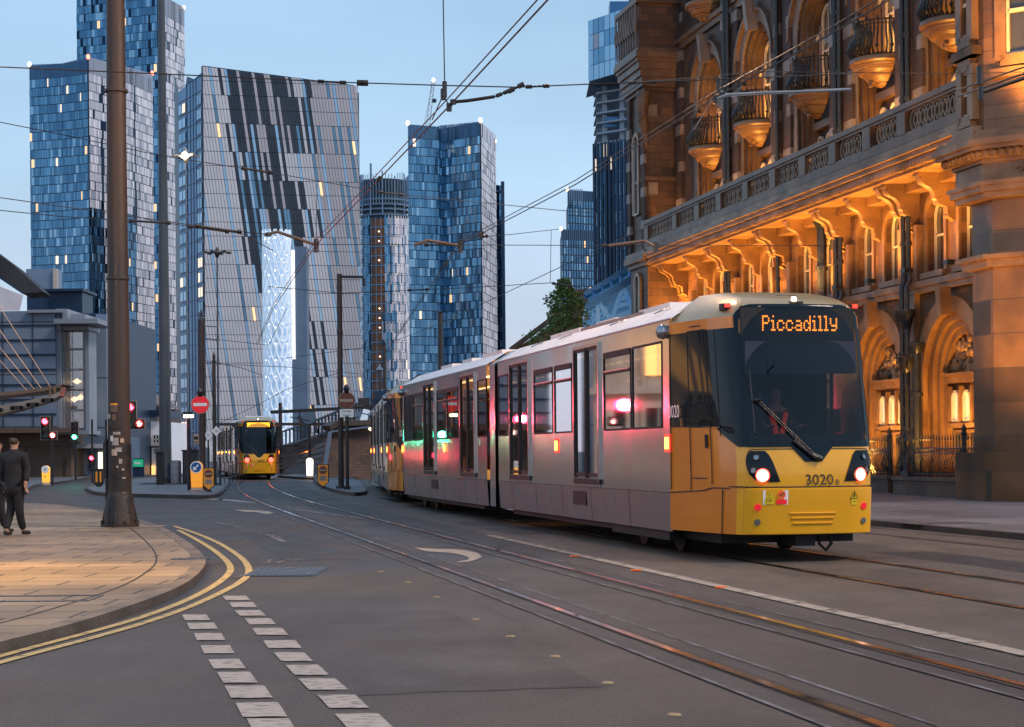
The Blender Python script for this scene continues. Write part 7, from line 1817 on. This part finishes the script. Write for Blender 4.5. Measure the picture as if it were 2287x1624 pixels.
# ---- blue steel arch bridge with ornate tracery, brick gable house, tree ----
YS=84
br_=thing('steel_truss_roof','blue-white steel truss roof with curling ironwork beside the hotel','roof structure')
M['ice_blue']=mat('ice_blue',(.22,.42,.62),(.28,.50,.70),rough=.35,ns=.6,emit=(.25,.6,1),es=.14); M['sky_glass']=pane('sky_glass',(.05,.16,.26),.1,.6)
def bar2(mb,a,b,w,dy=0): mb.bar(P(a[0],a[1],YS+dy),P(b[0],b[1],YS+dy),w,w)
mb=MB(); bar2(mb,(1306,690),(1425,620),.26); bar2(mb,(1306,738),(1425,690),.26)
for (a,b) in (((1335,673),(1365,716)),((1365,716),(1392,640)),((1392,640),(1415,700)),((1365,716),(1335,726)),((1306,690),(1306,738)),((1335,673),(1335,728)),((1382,668),(1405,664)),((1378,684),(1412,676))): bar2(mb,a,b,.2)
for (x,y,r_) in ((1318,704,9),(1328,697,7),(1340,694,8),(1320,719,6),(1331,711,6),(1345,707,6),(1352,692,6),(1356,702,5)):
    c=P(x,y,YS); rr=r_/FV*YS; mb.tube([c+Vector((math.cos(a)*rr*(1-.35*a/6.28),0,math.sin(a)*rr*(1-.35*a/6.28))) for a in lin(0,2.3*PI,16)],.035,5)
build('truss',mb,M['ice_blue'],br_)
mb=MB(); A1=[P(1306,660,YS+1),P(1352,634,YS+1),P(1425,588,YS+1)]; B1=[P(1306,688,YS),P(1352,655,YS),P(1425,616,YS)]; mb.band(A1,B1); mb.m=1
for k in lin(0,1,6): mb.bar(A1[0].lerp(A1[2],k),B1[0].lerp(B1[2],k),.12)
mb.bar(A1[0],A1[2],.3); mb.bar(B1[0],B1[2],.34); build('glazed_eave',mb,[M['sky_glass'],M['cobalt']],br_)
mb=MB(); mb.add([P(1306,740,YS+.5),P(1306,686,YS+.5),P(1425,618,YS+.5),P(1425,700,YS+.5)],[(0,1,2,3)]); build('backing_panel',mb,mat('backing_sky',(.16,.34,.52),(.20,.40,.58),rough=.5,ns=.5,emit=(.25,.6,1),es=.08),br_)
hs_=thing('brick_house','brown brick house with a sloping roof behind the tree','house'); YH=94
mb=MB(); a=P(1150,772,YH); b=P(1258,695,YH); c=P(1312,652,YH); d=P(1330,652,YH); mb.add([(a.x,YH,0),(a.x,YH,a.z-.2),(b.x,YH,b.z-.3),(c.x,YH,c.z-.4),(d.x,YH,d.z-.4),(d.x,YH,0)],[(0,1,2,3,4,5)]); mb.m=1
mb.bar(P(1140,782,YH-.4),P(1262,690,YH-.4),.5,.25); mb.box(c.x-.8,YH-.5,c.z-4.2,d.x,YH,c.z+.1); build('gable',mb,[mat('gable_brick',(.34,.17,.08),(.24,.12,.06),rough=.7,ns=1.2),M['brick_dark']],hs_)
tr=thing('tree','small green leafy tree showing above the tram roof','tree',(P(1262,760,76).x,76,0)); TX=P(1262,700,76)
rr=random.Random(4); mb=MB(); zt=P(1262,625,76).z; mb.tube([(0,0,0),(.05,0,2.5),(0,.1,5),(-.05,0,zt-1)],[.16,.12,.07,.02],7)
for i in range(46):
    z=3+rr.random()**.9*(zt-4.0); a=rr.uniform(0,2*PI); L_=(.35+1.0*min(1,(zt-z)/3.6))*rr.uniform(.6,1.05); mb.tube([(0,0,z-.3),(math.cos(a)*L_*.6,math.sin(a)*L_*.6,z),(math.cos(a)*L_,math.sin(a)*L_,z+.35)],[.03,.02,.008],4)
build('trunk',mb,mat('bark',(.06,.045,.03),(.09,.07,.05),rough=.9,ns=8),tr)
mb=MB()
for i in range(8200):
    h=rr.random(); z=4+h*(zt-4.0); R_=(.25+1.22*min(1,(zt-z)/2.6))*(1+.22*math.sin(z*4.1+1)+.15*math.sin(z*9)); a=rr.uniform(0,2*PI); q=R_*rr.random()**.45*(1+.18*math.sin(a*3+z*2))
    if math.sin(a*5+z*5.3)*math.sin(z*3.1+a*2)>.62: continue
    c=Vector((q*math.cos(a),q*math.sin(a),z+rr.uniform(-.1,.1))); n=Vector((rr.uniform(-1,1),rr.uniform(-1,1),rr.uniform(-.3,1))).normalized(); u=n.orthogonal().normalized(); v=n.cross(u); s_=rr.uniform(.045,.085)
    mb.m=0 if rr.random()<.6 else 1 if rr.random()<.8 else 2
    mb.add([c-u*s_,c+v*s_*.6,c+u*s_*1.1,c-v*s_*.6],[(0,1,2,3)])
build('crown',mb,[mat('leaf_dark',(.05,.13,.03),(.08,.18,.04),rough=.6,ns=3),mat('leaf_light',(.14,.24,.06),(.18,.28,.08),rough=.6,ns=3),mat('leaf_rust',(.13,.09,.06),rough=.7)],tr)
# ================= overhead lines ============================================================
def wire(lab,pts,r=.018,sag=0,m='wire',world=None,cl=(),ins=(),dbl=0):
    ps=world or [P(x,y,Y) for x,y,Y in pts]; r*=.82
    t=thing('overhead_wire',lab,'overhead wire'); mb=MB()
    def cat(ps,dz=0):
        o=[]
        for a,b in zip(ps,ps[1:]):
            for i in range(8): q=a.lerp(b,i/8); q.z-=sag*4*(i/8)*(1-i/8); q.z+=dz; o.append(q)
        e=ps[-1].copy(); e.z+=dz; o.append(e); return o
    mb.tube(cat(ps),r,5)
    if dbl: mb.tube(cat(ps,dbl),r*.8,5)
    build('cable',mb,M[m],t)
    for i,(k,L_,rr_) in enumerate(ins):
        rr_*=.68
        tot=[(b-a).length for a,b in zip(ps,ps[1:])]; s_=sum(tot)*k; j=0
        while s_>tot[j] and j<len(tot)-1: s_-=tot[j]; j+=1
        a=ps[j].lerp(ps[j+1],s_/tot[j]); d=(ps[j+1]-ps[j]).normalized(); q=(s_/tot[j]); a.z-=sag*4*q*(1-q)
        mb=MB(); mb.tube([a-d*L_/2,a+d*L_/2],rr_,8)
        for e_ in (-1,1): mb.tube([a+d*e_*L_*.5-d*.04,a+d*e_*L_*.5+d*.04],rr_*1.9,8)
        build('insulator',mb,M['wire'],t)
    return t
def cw(pts,z=5.8):
    return [H(x,y,z) for x,y in pts]
w1=cw([(1223,0),(1005,235),(705,548)]); a0=w1[0]+(w1[0]-w1[1])*1.2; w1=[a0]+w1+[P(610,690,52),P(575,770,70)]
wire('twin contact wire over the near track, crossing the sky diagonally',None,.0125,world=w1,dbl=.11,ins=((.30,.10,.03),(.45,.10,.03)))
w2=cw([(1858,75),(1590,222),(1286,412),(1025,548)]); a0=w2[0]+(w2[0]-w2[2])*1.0; w2=[a0]+w2+[P(905,725,58),P(861,790,75)]
wire('contact wire over the far track, crossing the hotel front',None,.0125,world=w2,dbl=.07,ins=((.42,.1,.03),(.5,.1,.03)))
wire('upper span wire across the street',[(-40,148,22.7),(420,168,22.7),(760,184,22.7),(990,191,22.7),(1155,195,22.7),(1320,188,22.7),(1440,184,22.7),(1900,165,23)],.010,ins=((.40,.28,.018),(.435,.06,.03),(.635,.22,.02),(.755,.25,.018)))
wire('span wire running down from the left edge past the mast',[(-40,265,34),(150,303,34),(360,348,36),(600,385,38),(870,432,40),(1240,469,42),(1330,476,42)],.011,ins=((.43,.7,.035),(.66,.5,.03)))
wire('lower left span wire ending at the first bracket arm',[(-40,436,36),(180,467,37),(520,516,38),(600,524,38)],.012,ins=((.82,.9,.035),))
wire('lowest left span wire behind the two masts',[(-40,466,38),(140,484,38.5),(370,498,39),(540,522,39.5),(610,560,40)],.012,ins=((.55,.8,.035),(.75,.8,.035)))
wire('level span wire linking the two bracket arms',[(695,546,38.2),(930,547,38.2),(1240,548,38.2),(1480,549,38.2),(1870,549,38.2)],.010,ins=((.25,.7,.03),(.58,.5,.03)))
wire('thin wire from the far bracket up to the stepped tower',[(1035,532,38.5),(1140,524,44),(1255,511,50)],.010,ins=((.2,.4,.03),))
wire('vertical drop wire hanging before the stepped tower',[(1231,514,48),(1229,632,48)],.010)
wire('lower span wire joining the drop wire to the left pole',[(600,640,50),(760,655,50),(1040,643,49),(1229,632,48),(1310,645,47)],.012,ins=((.45,.5,.03),(.9,.6,.03)))
wire('vertical hanger from the top of the frame to the upper span wire',[(989,-40,22.6),(993,188,22.6)],.010)
wire('long wire sloping from the hotel down to the pole behind the tram',[(1560,455,40),(1330,560,46),(1128,655,55),(985,722,62),(861,770,75),(640,800,80)],.014)
wire('wire from the left no entry pole to the far contact wire',[(455,755,62),(545,765,64),(600,771,66),(640,690,60)],.012)
wire('lower wire from the left no entry pole',[(455,805,62),(540,822,64),(585,838,66)],.014)
wire('wire curving from the except trams pole down to the left',[(765,830,70),(640,870,80),(575,905,90),(480,950,95)],.016)
wire('far low wire across the striped tower base',[(800,835,80),(640,820,90),(460,812,90)],.016)
wire('contact wire in front of the right hotel pavilion',None,.018,world=[H(2420,125,5.9),H(2287,165,5.9),H(2140,215,5.9)],dbl=.08)
wire('thin wire crossing the hotel facade at balcony height',[(1420,185,22.9),(1700,160,25),(2140,165,27),(2400,158,28)],.007)
wire('thin vertical pair near the frame in front of the striped tower',[(708,410,40),(706,545,38.5)],.010)
# registration rods & bracket arms
def rod(name,lab,pts,r,m='wire',extra=()):
    t=thing(name,lab,'bracket arm'); mb=MB(); mb.tube([P(*p) for p in pts],r,8); build('tube',mb,M[m],t)
    for q in extra:
        mb=MB(); c=P(*q[:3]); mb.tube([c-Vector((0,0,q[3])),c+Vector((0,0,q[3]))],q[4],8); build('clamp',mb,M['black_iron'],t)
rod('pull_off_rod','dark pull-off rod with insulator hung near the diagonal contact wire',[(1005,238,22.7),(1012,228,22.7),(1045,225,22.7),(1105,216,22.7)],.022,extra=((1003,240,22.7,.05,.035),(1012,228,22.7,.03,.04),(993,200,22.7,.10,.03),(990,211,22.7,.07,.035)))
wire('short twisted link from the pull-off rod up to the span wire',[(1105,216,22.7),(1120,210,22.7),(1145,200,22.7),(1155,195,22.7)],.012,ins=((.35,.10,.02),(.95,.14,.025)))
wire('slim V shaped hanger under the span wire node',[(965,268,22.8),(990,212,22.7),(1004,238,22.7)],.010)
rod('bracket_arm','pale bracket arm above the lattice tower',[(590,525,38),(620,518,38),(700,545,38),(706,549,38)],.033,'bronze',((706,549,38,.14,.05),(600,524,38,.04,.06)))
rod('bracket_arm','pale bracket arm in front of the centre tower',[(925,548,38),(955,537,38),(1022,548,38),(1028,550,38)],.033,'bronze',((1028,550,38,.14,.05),))
rod('bracket_arm','pale bracket arm against the hotel corner',[(1360,549,38),(1440,538,38),(1465,552,38)],.033,'bronze',((1465,552,38,.1,.05),))
rod('registration_arm','light grey arm across the hotel arches above the tram',[(1598,222,24),(1625,212,24),(1700,208,24),(1790,205,24),(1900,200,24)],.022,'galv',((1604,190,24,.10,.03),(1598,222,24,.05,.03)))
rod('registration_arm','dark twin arm in front of the pavilion window',[(2190,207,18),(2240,190,18),(2330,160,18)],.022,'wire',((2190,208,18,.06,.03),(2187,168,18,.09,.03)))
rod('pull_off_rod','thin rod from the far contact wire to the hotel wall',[(1550,290,28),(1604,200,25),(1640,218,25)],.008,'galv')
# street lamps out of frame light the road
for (x,y,z,e_) in ((5.0,13.5,11.5,900),(13.5,25,10.5,1100),(-8.5,22,8,1100),(1,30,9.8,1300)):
    lamp('street_lamp_glow','POINT',(x,y,z),e_,(1,.60,.34),.22)
lamp('street_lamp_glow','SPOT',(-9.5,21,4.6),3600,(1,.60,.12),.3,(-6.4,20.5,0),62,1)
